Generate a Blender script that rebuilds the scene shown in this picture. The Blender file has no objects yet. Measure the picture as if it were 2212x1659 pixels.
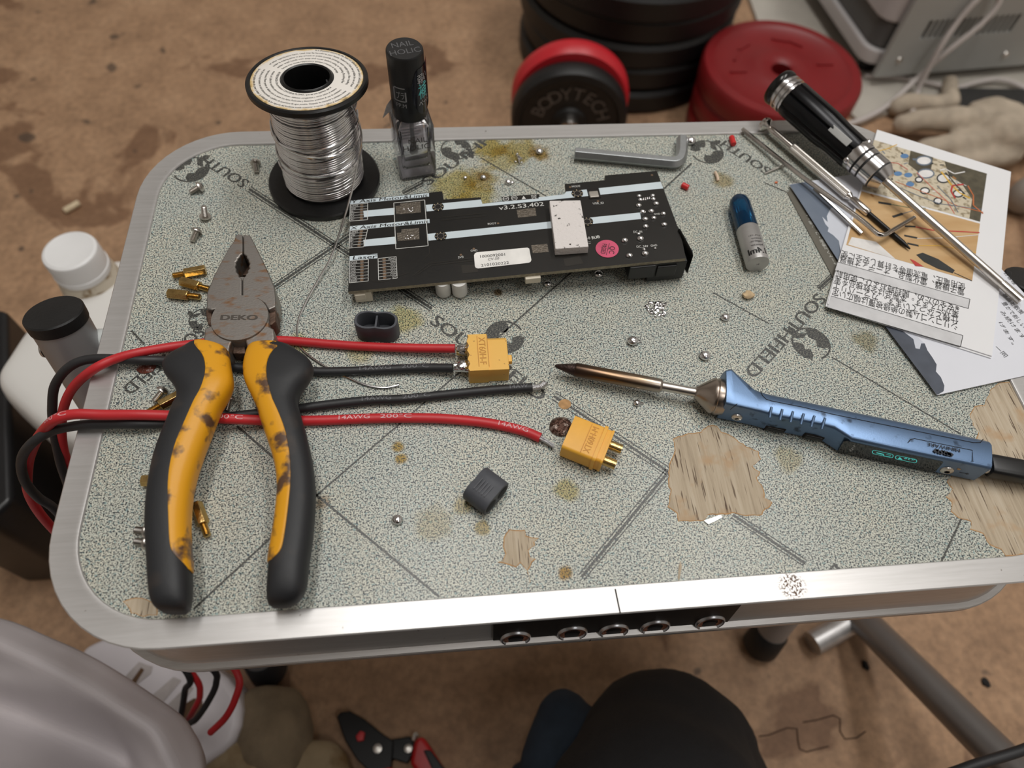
import bpy, bmesh, math, random
from mathutils import Vector, Matrix
random.seed(7)
PI = math.pi
scene = bpy.context.scene
col = scene.collection

# ---------------------------------------------------------------- camera
TH = 0.30                      # height of the table top above the floor (metres)
FPX = 1536.0                   # focal length in pixels of the 2212 x 1659 frame
CAM_R = Matrix(((0.99545868, 0.05012647, -0.08092809),
                (-0.0844128, 0.85779941, -0.50700558),
                (0.04400566, 0.51153447, 0.85813518)))
CAM_C = Vector((0.0, 0.0, TH + 0.2233))
cd = bpy.data.cameras.new('camera')
cam = bpy.data.objects.new('camera', cd)
col.objects.link(cam)
cam.matrix_world = Matrix.Translation(CAM_C) @ CAM_R.to_4x4()
cd.sensor_fit = 'HORIZONTAL'
cd.sensor_width = 36.0
cd.lens = FPX / 2212.0 * 36.0
cd.clip_start = 0.01
cd.clip_end = 50
cd.dof.use_dof = True
cd.dof.focus_distance = 0.262
cd.dof.aperture_fstop = 9.5
scene.camera = cam

# ---------------------------------------------------------------- light
w = bpy.data.worlds.new('room_air')
scene.world = w
w.use_nodes = True
w.node_tree.nodes['Background'].inputs['Color'].default_value = (1.0, 0.97, 0.93, 1)
w.node_tree.nodes['Background'].inputs['Strength'].default_value = 0.06


def area(name, loc, target, sx, sy, power, color):
    l = bpy.data.lights.new(name, 'AREA')
    l.shape = 'RECTANGLE'
    l.size, l.size_y = sx, sy
    l.energy = power
    l.color = color
    o = bpy.data.objects.new(name, l)
    col.objects.link(o)
    o.location = loc
    o.rotation_euler = (Vector(target) - Vector(loc)).to_track_quat('-Z', 'Y').to_euler()
    return o


area('ceiling_lamp', (-0.06, 0.46, 2.34), (-0.06, 0.46, 0), 0.26, 1.2, 15, (1.0, 0.985, 0.955))
area('ceiling_lamp', (0.85, 0.62, 2.34), (0.85, 0.62, 0), 0.26, 1.2, 14, (1.0, 0.985, 0.955))
area('ceiling_lamp', (0.80, -0.85, 2.34), (0.80, -0.85, 0), 0.4, 0.6, 5.5, (1.0, 0.985, 0.955))

vs = scene.view_settings
scene.display_settings.display_device = 'sRGB'
vs.view_transform = 'Standard'
vs.look = 'None'
vs.exposure = 0.12
vs.gamma = 1.0
vs.use_curve_mapping = False


# ---------------------------------------------------------------- helpers
def ray(px, py):
    return CAM_R @ Vector(((px - 1106.0) / FPX, -(py - 829.5) / FPX, -1.0))


def T(px, py, z=0.0):
    """the point of the photograph seen at height z above the table top"""
    d = ray(px, py)
    t = (TH + z - CAM_C.z) / d.z
    return CAM_C + d * t


def F(px, py, z=0.0):
    """the same for a height above the floor"""
    return T(px, py, z - TH)


def dep(P):
    return -(CAM_R.transposed() @ (Vector(P) - CAM_C)).z


def lin(c):
    def s(x):
        x /= 255.0
        return x / 12.92 if x <= 0.04045 else ((x + 0.055) / 1.055) ** 2.4
    return (s(c[0]), s(c[1]), s(c[2]), 1.0)


MATS = {}


def mat(name, c, rough=0.5, metal=0.0, var=0.12, vscale=120.0, bump=0.0, bscale=400.0, stretch=(1, 1, 1), c2=None, thr=None, soft=0.05, detail=3.0, **kw):
    """procedural Principled material: colour varied by noise, optionally two colours cut at a noise threshold, optionally a noise bump"""
    if name in MATS:
        return MATS[name]
    m = bpy.data.materials.new(name)
    MATS[name] = m
    m.use_nodes = True
    nt = m.node_tree
    b = nt.nodes['Principled BSDF']
    tc = nt.nodes.new('ShaderNodeTexCoord')
    mp = nt.nodes.new('ShaderNodeMapping')
    mp.inputs['Scale'].default_value = stretch
    nt.links.new(tc.outputs['Object'], mp.inputs['Vector'])
    n = nt.nodes.new('ShaderNodeTexNoise')
    n.inputs['Scale'].default_value = vscale
    n.inputs['Detail'].default_value = detail
    nt.links.new(mp.outputs['Vector'], n.inputs['Vector'])
    r = nt.nodes.new('ShaderNodeValToRGB')
    c = lin(c)
    if c2 is None:
        r.color_ramp.elements[0].position = 0.3
        r.color_ramp.elements[1].position = 0.7
        r.color_ramp.elements[0].color = tuple(x * (1 - var) for x in c[:3]) + (1,)
        r.color_ramp.elements[1].color = tuple(min(1, x * (1 + var)) for x in c[:3]) + (1,)
    else:
        r.color_ramp.elements[0].position = thr - soft
        r.color_ramp.elements[1].position = thr + soft
        r.color_ramp.elements[0].color = c
        r.color_ramp.elements[1].color = lin(c2)
    nt.links.new(n.outputs['Fac'], r.inputs['Fac'])
    nt.links.new(r.outputs['Color'], b.inputs['Base Color'])
    b.inputs['Roughness'].default_value = rough
    b.inputs['Metallic'].default_value = metal
    if bump:
        n2 = nt.nodes.new('ShaderNodeTexNoise')
        n2.inputs['Scale'].default_value = bscale
        n2.inputs['Detail'].default_value = 4
        nt.links.new(mp.outputs['Vector'], n2.inputs['Vector'])
        bp = nt.nodes.new('ShaderNodeBump')
        bp.inputs['Strength'].default_value = bump
        bp.inputs['Distance'].default_value = 0.001
        nt.links.new(n2.outputs['Fac'], bp.inputs['Height'])
        nt.links.new(bp.outputs['Normal'], b.inputs['Normal'])
    for k, v in kw.items():
        b.inputs[k.replace('_', ' ')].default_value = v
    return m


def spl(pts, n=8):
    """Catmull-Rom through points"""
    P = [Vector(p) for p in pts]
    out = []
    for i in range(len(P) - 1):
        a = P[i - 1] if i else P[0] * 2 - P[1]
        b, c = P[i], P[i + 1]
        d = P[i + 2] if i + 2 < len(P) else P[-1] * 2 - P[-2]
        for k in range(n):
            t = k / n
            out.append(0.5 * ((2 * b) + (c - a) * t + (2 * a - 5 * b + 4 * c - d) * t * t + (3 * b - a - 3 * c + d) * t ** 3))
    out.append(P[-1])
    return out


def frame(x, z):
    """rotation matrix whose X axis is x and whose Z axis is as near z as can be"""
    x = Vector(x).normalized()
    y = Vector(z).cross(x).normalized()
    z = x.cross(y)
    return Matrix((x, y, z)).transposed()


_txt = None


def text_mesh(s, bold=0.0, fine=0.0):
    """vertices and triangles of a line of the built-in typeface, baseline at y = 0, starting at x = 0; bold: drawn twice, a little apart; fine: longest edge kept"""
    global _txt
    if _txt is None:
        cu = bpy.data.curves.new('lettering', 'FONT')
        _txt = bpy.data.objects.new('lettering', cu)
        col.objects.link(_txt)
    cu = _txt.data
    cu.body = s
    cu.size = 1.0
    cu.resolution_u = 3
    bpy.context.view_layer.update()
    me = _txt.evaluated_get(bpy.context.evaluated_depsgraph_get()).to_mesh()
    if fine:
        bm = bmesh.new()
        bm.from_mesh(me)
        for _ in range(4):
            long_ = [e for e in bm.edges if e.calc_length() > fine]
            if not long_:
                break
            bmesh.ops.subdivide_edges(bm, edges=long_, cuts=1)
            bmesh.ops.triangulate(bm, faces=[f for f in bm.faces if len(f.verts) > 3])
        bm.verts.index_update()
        v = [p.co.copy() for p in bm.verts]
        f = [tuple(p.index for p in q.verts) for q in bm.faces]
        bm.free()
    else:
        v = [p.co.copy() for p in me.vertices]
        f = [tuple(p.vertices) for p in me.polygons]
    _txt.to_mesh_clear()
    if bold > 0.004:
        n = len(v)
        v = v + [Vector((p.x + bold * 1.6, p.y, 0.02)) for p in v]
        f = f + [tuple(i + n for i in t) for t in f]
    return v, f


class MB:
    def __init__(self):
        self.v, self.f, self.m, self.s = [], [], [], []

    def add(self, v, f, mi=0, smooth=True):
        o = len(self.v)
        self.v += [Vector(p) for p in v]
        for q in f:
            self.f.append(tuple(o + i for i in q))
            self.m.append(mi)
            self.s.append(smooth)
        return self

    def box(self, c, size, rot=None, mi=0):
        c = Vector(c)
        R = rot or Matrix.Identity(3)
        h = [x / 2 for x in size]
        v = [c + R @ Vector((sx * h[0], sy * h[1], sz * h[2])) for sz in (-1, 1) for sy in (-1, 1) for sx in (-1, 1)]
        self.add(v, [(0, 2, 3, 1), (4, 5, 7, 6), (0, 1, 5, 4), (2, 6, 7, 3), (0, 4, 6, 2), (1, 3, 7, 5)], mi, False)
        return self

    def prism(self, poly, ext, mi=0, smooth=False, top=True, bottom=True):
        """poly: ring of points (counter-clockwise seen from the tip of -ext... either way is repaired by recalculated normals); ext: vector"""
        n = len(poly)
        P = [Vector(p) for p in poly]
        e = Vector(ext)
        v = P + [p + e for p in P]
        f = []
        if bottom:
            f.append(tuple(range(n - 1, -1, -1)))
        if top:
            f.append(tuple(range(n, 2 * n)))
        f += [(i, (i + 1) % n, n + (i + 1) % n, n + i) for i in range(n)]
        self.add(v, f, mi, smooth)
        return self

    def face(self, poly, mi=0):
        self.add(poly, [tuple(range(len(poly)))], mi, False)
        return self

    def rings(self, R, mi=0, cap0=True, cap1=True, smooth=True, closed=False):
        """loft through equal-length closed rings"""
        n = len(R[0])
        v = [p for r in R for p in r]
        f = []
        m = len(R)
        for i in range(m if closed else m - 1):
            a, b = i * n, ((i + 1) % m) * n
            for k in range(n):
                f.append((a + k, a + (k + 1) % n, b + (k + 1) % n, b + k))
        if not closed:
            if cap0:
                f.append(tuple(range(n - 1, -1, -1)))
            if cap1:
                f.append(tuple(range((m - 1) * n, m * n)))
        self.add(v, f, mi, smooth)
        return self

    def lathe(self, prof, M=None, seg=32, mi=0, cap0=True, cap1=True):
        """prof: (radius, height) pairs, turned about Z, moved by M"""
        M = M or Matrix.Identity(4)
        R = []
        for r, z in prof:
            r = max(r, 1e-5)
            R.append([M @ Vector((r * math.cos(2 * PI * k / seg), r * math.sin(2 * PI * k / seg), z)) for k in range(seg)])
        return self.rings(R, mi, cap0, cap1)

    def tube(self, pts, r, seg=10, mi=0, caps=True, flat=1.0, up=None):
        """round bar along points; r a number or one per point; flat squeezes it along its own second axis"""
        P = [Vector(p) for p in pts]
        n = len(P)
        rr = r if isinstance(r, (list, tuple)) else [r] * n
        tang = []
        for i in range(n):
            a = P[max(0, i - 1)]
            b = P[min(n - 1, i + 1)]
            tang.append((b - a).normalized())
        u = Vector(up) if up else Vector((0, 0, 1))
        if abs(u.dot(tang[0])) > 0.95:
            u = Vector((1, 0, 0))
        R = []
        for i in range(n):
            s = tang[i].cross(u).normalized()
            u = s.cross(tang[i]).normalized()
            R.append([P[i] + (s * math.cos(2 * PI * k / seg) + u * flat * math.sin(2 * PI * k / seg)) * rr[i] for k in range(seg)])
        return self.rings(R, mi, caps, caps)

    def ball(self, c, rad, seg=16, ringn=9, mi=0, rot=None, jitter=0.0):
        c = Vector(c)
        if not isinstance(rad, (list, tuple)):
            rad = (rad, rad, rad)
        R = rot or Matrix.Identity(3)
        rings = []
        for i in range(ringn):
            th = PI * (i + 0.001) / (ringn - 1 + 0.002)
            rg = []
            for k in range(seg):
                ph = 2 * PI * k / seg
                j = 1 + random.uniform(-jitter, jitter)
                rg.append(c + R @ Vector((rad[0] * math.sin(th) * math.cos(ph) * j, rad[1] * math.sin(th) * math.sin(ph) * j, -rad[2] * math.cos(th) * j)))
            rings.append(rg)
        return self.rings(rings, mi)

    def text(self, s, o, xd, n, size=None, width=None, height=None, bold=0.0, mi=0, italic=0.0, lift=0.0, center=False, mapf=None):
        """flat lettering: origin o (baseline left), reading direction xd, surface normal n; width and height (of the capitals) in metres"""
        v, f = text_mesh(s, bold, 0.14 if mapf else 0.0)
        if not v:
            return self
        x0 = min(p.x for p in v)
        x1 = max(p.x for p in v)
        sx = width / max(1e-6, x1 - x0) if width else (size if size else height / 0.70)
        sy = height / 0.70 if height else (size if size else sx)
        R = frame(xd, n)
        o = Vector(o)
        out = []
        for p in v:
            x = (p.x - x0) * sx
            if center:
                x -= (x1 - x0) * sx / 2
            q = Vector((x + italic * p.y * sy, p.y * sy, lift + (0.00001 if p.z else 0.0)))
            out.append(mapf(q) if mapf else o + R @ q)
        self.add(out, f, mi, False)
        return self

    def build(self, name, mats, parent=None, bevel=0, seg=2, sub=0, sharp=38, origin=None, solid=0, recalc=True):
        """link as ONE mesh object; with a parent the vertices are taken to be in world space"""
        if not isinstance(mats, (list, tuple)):
            mats = [mats]
        if parent is not None:
            org = parent_org(parent)
        elif origin is not None:
            org = Vector(origin)
        else:
            zz = min(p.z for p in self.v)
            xs = [p.x for p in self.v]
            ys = [p.y for p in self.v]
            org = Vector(((min(xs) + max(xs)) / 2, (min(ys) + max(ys)) / 2, zz))
        me = bpy.data.meshes.new(name)
        me.from_pydata([tuple(p - org) for p in self.v], [], self.f)
        for i, p in enumerate(me.polygons):
            p.material_index = self.m[i]
            p.use_smooth = self.s[i]
        if recalc:
            bm = bmesh.new()
            bm.from_mesh(me)
            bmesh.ops.recalc_face_normals(bm, faces=[f for f in bm.faces if len(f.edges) and not all(e.is_boundary for e in f.edges)])
            bm.to_mesh(me)
            bm.free()
        for m in mats:
            me.materials.append(m)
        me.set_sharp_from_angle(angle=math.radians(sharp))
        o = bpy.data.objects.new(name, me)
        col.objects.link(o)
        if parent is not None:
            o.parent = parent
        else:
            o.location = org
        if bevel:
            b = o.modifiers.new('bevel', 'BEVEL')
            b.width = bevel
            b.segments = seg
            b.limit_method = 'ANGLE'
            b.angle_limit = math.radians(40)
            b.harden_normals = False
            me.polygons.foreach_set('use_smooth', [True] * len(me.polygons))
            wn = o.modifiers.new('normals', 'WEIGHTED_NORMAL')
        if sub:
            s = o.modifiers.new('smooth', 'SUBSURF')
            s.levels = sub
            s.render_levels = sub
        if solid:
            s = o.modifiers.new('thickness', 'SOLIDIFY')
            s.thickness = solid
        return o


def parent_org(p):
    o = Vector((0, 0, 0))
    while p is not None:
        o += p.location
        p = p.parent
    return o


def tag(o, label, cat=None, group=None, kind=None):
    if label:
        o['label'] = label
    if cat:
        o['category'] = cat
    if group:
        o['group'] = group
    if kind:
        o['kind'] = kind
    return o


def thing(name, label, cat, loc, group=None):
    o = bpy.data.objects.new(name, None)
    col.objects.link(o)
    o.empty_display_size = 0.01
    o.location = Vector(loc)
    return tag(o, label, cat, group)


def dup(root, M, label):
    """a copy of a thing with copies of its parts, moved by the matrix M"""
    r = root.copy()
    col.objects.link(r)
    r.matrix_world = M
    r['label'] = label
    for ch in root.children:
        c = ch.copy()
        col.objects.link(c)
        c.parent = r
    return r


def struct(name, mb, m):
    o = mb.build(name, m, sharp=30)
    o['kind'] = 'structure'
    return o


UP = Vector((0, 0, 1))
# ---------------------------------------------------------------- materials shared by many things
ALU = mat('brushed_aluminium', (196, 194, 192), 0.36, 1.0, 0.08, 60, 0.10, 900, stretch=(0.06, 1, 1))
ALU_DULL = mat('anodised_aluminium', (168, 166, 164), 0.42, 1.0, 0.08, 60, 0.05, 900)
CHROME = mat('chrome', (205, 200, 195), 0.16, 1.0, 0.05)
STEEL = mat('steel', (204, 199, 193), 0.30, 1.0, 0.12)
SOLDER = mat('solder', (224, 223, 224), 0.17, 1.0, 0.05, 300)
BRASS = mat('brass', (206, 176, 116), 0.24, 1.0, 0.16, 500, 0.1, 1500)
RUBBER = mat('black_rubber', (30, 30, 32), 0.55, 0, 0.2, 60, 0.06, 500)
BLACK = mat('black_plastic', (14, 14, 15), 0.38, 0, 0.15)
DARKGREY = mat('dark_grey_silicone', (72, 74, 80), 0.6, 0, 0.1, 250, 0.05, 900)
WHITE_PAINT = mat('white_paint', (236, 236, 236), 0.5, 0, 0.03)

# ---------------------------------------------------------------- the room
m = bpy.data.materials.new('foam_floor_mats')
m.use_nodes = True
nt = m.node_tree
bs = nt.nodes['Principled BSDF']


def nnode(nt, t, **kw):
    n = nt.nodes.new(t)
    for k, v in kw.items():
        n.inputs[k].default_value = v
    return n


def ramp(nt, src, stops):
    r = nt.nodes.new('ShaderNodeValToRGB')
    e = r.color_ramp.elements
    while len(e) < len(stops):
        e.new(0.5)
    for i, (p, c) in enumerate(stops):
        e[i].position = p
        e[i].color = c if len(c) == 4 else lin(c)
    nt.links.new(src, r.inputs['Fac'])
    return r.outputs['Color']


def mixc(nt, fac, a, b, mode='MIX'):
    x = nt.nodes.new('ShaderNodeMix')
    x.data_type = 'RGBA'
    x.blend_type = mode
    for sock, val in ((x.inputs[0], fac), (x.inputs[6], a), (x.inputs[7], b)):
        if hasattr(val, 'is_linked'):
            nt.links.new(val, sock)
        else:
            sock.default_value = val
    return x.outputs[2]


def noise(nt, vec, scale, detail=3.0, rough=0.5, dist=0.0):
    n = nt.nodes.new('ShaderNodeTexNoise')
    n.inputs['Scale'].default_value = scale
    n.inputs['Detail'].default_value = detail
    n.inputs['Roughness'].default_value = rough
    n.inputs['Distortion'].default_value = dist
    nt.links.new(vec, n.inputs['Vector'])
    return n.outputs['Fac']


BW = [(0, 0, 0, 1), (1, 1, 1, 1)]
tc = nt.nodes.new('ShaderNodeTexCoord')
vec = tc.outputs['Object']
base = ramp(nt, noise(nt, vec, 26, 6, 0.65), [(0.3, (148, 116, 88)), (0.52, (168, 133, 102)), (0.75, (182, 147, 115))])
fine = ramp(nt, noise(nt, vec, 160, 4, 0.6), [(0.36, (120, 120, 120)), (0.62, (200, 200, 200))])
base = mixc(nt, 0.35, base, fine, 'OVERLAY')
stain = ramp(nt, noise(nt, vec, 6.5, 5, 0.55, 0.6), [(0.60, BW[0]), (0.625, BW[1])])
stf = nt.nodes.new('ShaderNodeMath')
stf.operation = 'MULTIPLY'
nt.links.new(stain, stf.inputs[0])
stf.inputs[1].default_value = 0.62
base = mixc(nt, stf.outputs[0], base, lin((96, 62, 38)))
spots = ramp(nt, noise(nt, vec, 34, 2, 0.4), [(0.715, BW[0]), (0.74, BW[1])])
sp = nt.nodes.new('ShaderNodeMath')
sp.operation = 'MULTIPLY'
nt.links.new(spots, sp.inputs[0])
sp.inputs[1].default_value = 0.7
base = mixc(nt, sp.outputs[0], base, lin((60, 50, 42)))
nt.links.new(base, bs.inputs['Base Color'])
bs.inputs['Roughness'].default_value = 0.62
bp = nt.nodes.new('ShaderNodeBump')
bp.inputs['Strength'].default_value = 0.25
bp.inputs['Distance'].default_value = 0.002
nt.links.new(noise(nt, vec, 220, 5, 0.7), bp.inputs['Height'])
nt.links.new(bp.outputs['Normal'], bs.inputs['Normal'])
FLOORM = m

X0, X1, Y0, Y1, HZ = -1.7, 1.9, -1.6, 2.3, 2.4
mb = MB().box(((X0 + X1) / 2, (Y0 + Y1) / 2, -0.05), (X1 - X0, Y1 - Y0, 0.1))
struct('floor', mb, FLOORM)
WALL = mat('wall_paper', (212, 211, 208), 0.8, 0, 0.03, 4)
struct('wall_left', MB().box((X0 - 0.05, (Y0 + Y1) / 2, HZ / 2), (0.1, Y1 - Y0, HZ)), WALL)
struct('wall_right', MB().box((X1 + 0.05, (Y0 + Y1) / 2, HZ / 2), (0.1, Y1 - Y0, HZ)), WALL)
struct('wall_back', MB().box(((X0 + X1) / 2, Y1 + 0.05, HZ / 2), (X1 - X0 + 0.2, 0.1, HZ)), WALL)
struct('wall_front', MB().box(((X0 + X1) / 2, Y0 - 0.05, HZ / 2), (X1 - X0 + 0.2, 0.1, HZ)), WALL)
struct('ceiling', MB().box(((X0 + X1) / 2, (Y0 + Y1) / 2, HZ + 0.05), (X1 - X0 + 0.2, Y1 - Y0 + 0.2, 0.1)), WALL)
# seams of the interlocking mats, cut as thin grooves: a raised hairline of darker foam
SEAM = mat('mat_seam', (66, 44, 29), 0.8)
seam = MB()


def seamline(px):
    P = [F(x, y, 0.0004) for x, y in px]
    seam.tube(P, 0.00045, 5)


seamline([(1500, 1662), (1530, 1640), (1575, 1612), (1592, 1600)])
seamline([(1640, 1590), (1660, 1588), (1700, 1572), (1722, 1574), (1724, 1600), (1728, 1618), (1742, 1624), (1790, 1612)])
seamline([(1735, 1560), (1765, 1555), (1800, 1545), (1815, 1552), (1815, 1580), (1825, 1596), (1850, 1594), (1870, 1580)])
seam_o = seam.build('trim_1', SEAM)
seam_o['kind'] = 'structure'

# ---------------------------------------------------------------- the table
TX0, TX1, TY0, TY1, CR = -0.1288, 0.2190, 0.0475, 0.2711, 0.039


def rrect(off, z, n=12):
    """ring of points: the table outline moved outward by off"""
    r = CR + off
    out = []
    for cx, cy, a0 in ((TX1 - CR, TY1 - CR, 0), (TX0 + CR, TY1 - CR, 90), (TX0 + CR, TY0 + CR, 180), (TX1 - CR, TY0 + CR, 270)):
        for k in range(n + 1):
            a = math.radians(a0 + 90 * k / n)
            out.append(Vector((cx + r * math.cos(a), cy + r * math.sin(a), TH + z)))
    return out


m = bpy.data.materials.new('speckled_laminate')
m.use_nodes = True
nt = m.node_tree
bs = nt.nodes['Principled BSDF']
tc = nt.nodes.new('ShaderNodeTexCoord')
vec = tc.outputs['Object']
CREAM = ramp(nt, noise(nt, vec, 55, 2), [(0.35, (210, 209, 194)), (0.65, (202, 205, 195))])
teal = ramp(nt, noise(nt, vec, 1100, 2, 0.5), [(0.57, BW[0]), (0.64, BW[1])])
c = mixc(nt, teal, CREAM, lin((150, 174, 172)))
dark = ramp(nt, noise(nt, vec, 1900, 4, 0.66, 0.12), [(0.49, BW[0]), (0.56, BW[1])])
c = mixc(nt, dark, c, lin((48, 52, 58)))
dark2 = ramp(nt, noise(nt, vec, 760, 2, 0.5, 0.2), [(0.66, BW[0]), (0.70, BW[1])])
c = mixc(nt, dark2, c, lin((70, 82, 90)))


def spot(px, py, r, colr, amt, ragged=0.6):
    """a stain round one spot, ragged edge"""
    global c
    P = T(px, py) - TBL
    d = nt.nodes.new('ShaderNodeVectorMath')
    d.operation = 'DISTANCE'
    nt.links.new(vec, d.inputs[0])
    d.inputs[1].default_value = P
    a = nt.nodes.new('ShaderNodeMath')
    a.operation = 'MULTIPLY_ADD'
    nt.links.new(nzz, a.inputs[0])
    a.inputs[1].default_value = ragged * r * 2
    nt.links.new(d.outputs['Value'], a.inputs[2])
    k = nt.nodes.new('ShaderNodeMapRange')
    k.inputs['From Min'].default_value = r * (1 + ragged)
    k.inputs['From Max'].default_value = r * (0.55 + ragged)
    k.inputs['To Max'].default_value = amt
    nt.links.new(a.outputs[0], k.inputs['Value'])
    c = mixc(nt, k.outputs['Result'], c, lin(colr), 'MULTIPLY')


TBL = Vector((0.045, 0.159, 0.0)) + Vector((0, 0, TH)) * 0
nzz = noise(nt, vec, 150, 3, 0.6)
spot(985, 400, 0.013, (226, 208, 140), 0.9)
spot(1040, 385, 0.009, (214, 190, 118), 0.8)
spot(1025, 425, 0.011, (226, 208, 140), 0.9)
spot(1060, 320, 0.009, (215, 190, 100), 0.9)
spot(1120, 325, 0.010, (215, 190, 100), 0.8)
spot(1165, 330, 0.006, (190, 150, 60), 0.9)
spot(1085, 345, 0.010, (225, 205, 130), 0.7)
spot(1045, 380, 0.004, (170, 130, 60), 0.7)
spot(1560, 390, 0.006, (205, 180, 120), 0.7)
spot(1870, 735, 0.006, (190, 180, 150), 0.8)
spot(860, 965, 0.0028, (215, 175, 80), 1.0)
spot(866, 990, 0.0024, (215, 175, 80), 1.0)
spot(1000, 1092, 0.004, (225, 205, 150), 0.8)
spot(1220, 1238, 0.0028, (215, 165, 70), 1.0)
spot(1225, 1060, 0.005, (222, 205, 140), 0.9)
spot(1040, 1140, 0.003, (205, 180, 110), 0.9)
spot(1700, 990, 0.006, (215, 195, 140), 0.6)
spot(1075, 632, 0.0022, (140, 110, 70), 0.9)
spot(870, 690, 0.008, (228, 215, 150), 0.8)
spot(640, 745, 0.006, (232, 220, 150), 0.8)
spot(780, 760, 0.006, (228, 215, 150), 0.6)
spot(935, 1130, 0.007, (225, 205, 160), 0.6)
spot(700, 1085, 0.003, (180, 150, 120), 0.7)
nt.links.new(c, bs.inputs['Base Color'])
bs.inputs['Roughness'].default_value = 0.33
bs.inputs['Specular IOR Level'].default_value = 0.35
LAMINATE = m

# printed lettering: the same speckle, mostly covered by charcoal ink
m = bpy.data.materials.new('charcoal_print')
m.use_nodes = True
nt = m.node_tree
bs = nt.nodes['Principled BSDF']
tc = nt.nodes.new('ShaderNodeTexCoord')
vec = tc.outputs['Object']
c = ramp(nt, noise(nt, vec, 1900, 4, 0.66, 0.12), [(0.40, (116, 116, 106)), (0.50, (52, 53, 54))])
nt.links.new(c, bs.inputs['Base Color'])
bs.inputs['Roughness'].default_value = 0.35
PRINT = m

# worn wood under the laminate
m = bpy.data.materials.new('bare_plywood')
m.use_nodes = True
nt = m.node_tree
bs = nt.nodes['Principled BSDF']
tc = nt.nodes.new('ShaderNodeTexCoord')
mp = nt.nodes.new('ShaderNodeMapping')
mp.inputs['Scale'].default_value = (1, 0.045, 1)
mp.inputs['Rotation'].default_value = (0, 0, 0.06)
nt.links.new(tc.outputs['Object'], mp.inputs['Vector'])
c = ramp(nt, noise(nt, mp.outputs['Vector'], 520, 5, 0.65), [(0.30, (158, 142, 120)), (0.5, (184, 168, 145)), (0.72, (200, 187, 166))])
crack = ramp(nt, noise(nt, mp.outputs['Vector'], 1500, 2, 0.5, 0.1), [(0.335, BW[1]), (0.37, BW[0])])
c = mixc(nt, crack, c, lin((96, 78, 62)))
blot = ramp(nt, noise(nt, tc.outputs['Object'], 90, 3, 0.6), [(0.56, BW[0]), (0.70, BW[1])])
c = mixc(nt, blot, c, lin((182, 154, 122)))
nt.links.new(c, bs.inputs['Base Color'])
bs.inputs['Roughness'].default_value = 0.75
WOOD = m
WOODEDGE = mat('stained_wood_edge', (178, 138, 92), 0.75, 0, 0.2, 500)

table = thing('camping_table', 'small aluminium-edged folding table with speckled green-grey top under the tools', 'table', (0.045, 0.159, 0))
mb = MB()
mb.rings([rrect(-0.0087, -0.012), rrect(-0.0087, 0.0)], 0, True, True, False)
LIFT = 0.00004


def printline(pts, wpx, mi=1, lift=LIFT):
    for (a, b) in zip(pts[:-1], pts[1:]):
        A, B = T(a[0], a[1], lift), T(b[0], b[1], lift)
        s = (B - A).cross(UP).normalized() * wpx * dep(A) / FPX / 2
        mb.face([A - s, B - s, B + s, A + s], mi)


def printline3(a, b, gap, w=6, w2=2.6):
    A, B = Vector(a), Vector(b)
    s = (B - A).orthogonal().normalized() * gap
    printline([A, B], w)
    printline([A + s, B + s], w2)
    printline([A - s, B - s], w2)


printline([(419, 1315), (684, 1070)], 5)
printline([(684, 1070), (994, 803), (1124, 686), (1232, 590), (1435, 407), (1494, 353)], 4)
printline([(512, 920), (684, 1070), (950, 1290)], 5)
printline3((1444, 1019), (1256, 1247), 8)
printline3((1443, 1018), (1196, 855), 8)
printline3((1583, 1112), (1740, 1217), 7)
printline([(1798, 772), (2076, 938)], 3)
printline([(2076, 1122), (2033, 1214)], 4)
printline3((538, 408), (725, 530), 6)
printline3((725, 530), (933, 667), 6)
printline3((725, 530), (589, 622), 6)
printline3((725, 530), (800, 480), 6)
printline([(1039, 341), (1182, 425)], 3)
printline3((870, 418), (915, 394), 5)
printline([(1540, 632), (1661, 699)], 3)
printline3((1768, 624), (1803, 592), 5)
printline([(284, 714), (312, 744)], 4)
printline([(1652, 395), (1712, 420)], 3)


def tabletext(s, a, b, cap, n=1):
    A, B = T(a[0], a[1], LIFT), T(b[0], b[1], LIFT)
    mb.text(s, A, B - A, UP, width=(B - A).length, height=cap, bold=0.03, mi=1)


def globe(px, py, up, r=0.0076):
    """round mark with a fish-like crescent and a tail, printed beside the lettering; up: the lettering's up direction in the picture"""
    O = T(px, py, LIFT)
    u = (T(px + up[0], py + up[1], LIFT) - O).normalized()
    xx = u.cross(UP).normalized()
    q = lambda a, b, k=0: O + xx * a * r + u * b * r + UP * k * 0.00002
    N = 40
    ring_o = [q(math.cos(2 * PI * k / N), math.sin(2 * PI * k / N), 1) for k in range(N)]
    ring_i = [q(0.90 * math.cos(2 * PI * k / N), 0.90 * math.sin(2 * PI * k / N), 1) for k in range(N)]
    for k in range(N):
        if 5 <= k <= 7:
            continue
        j = (k + 1) % N
        mb.face([ring_o[k], ring_o[j], ring_i[j], ring_i[k]], 1)
    # dark side masses
    L = [q(math.cos(a) * 0.93, math.sin(a) * 0.93) for a in [math.radians(130 + 110 * t / 10) for t in range(11)]]
    mb.face(L + [q(-0.2, -0.35), q(-0.35, 0.05), q(-0.1, 0.3), q(-0.3, 0.62)], 1)
    Rr = [q(math.cos(a) * 0.93, math.sin(a) * 0.93) for a in [math.radians(-40 + 85 * t / 8) for t in range(9)]]
    mb.face(Rr + [q(0.45, 0.55), q(0.3, 0.22), q(0.52, 0.05), q(0.35, -0.2), q(0.5, -0.45)], 1)
    # tail running out of the circle
    mb.face([q(*p, 2) for p in ((-0.35, -0.55), (0.05, -0.45), (0.45, -0.75), (0.35, -1.25), (0.12, -1.42), (-0.02, -1.1), (0.15, -0.9), (-0.05, -0.75))], 1)


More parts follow.
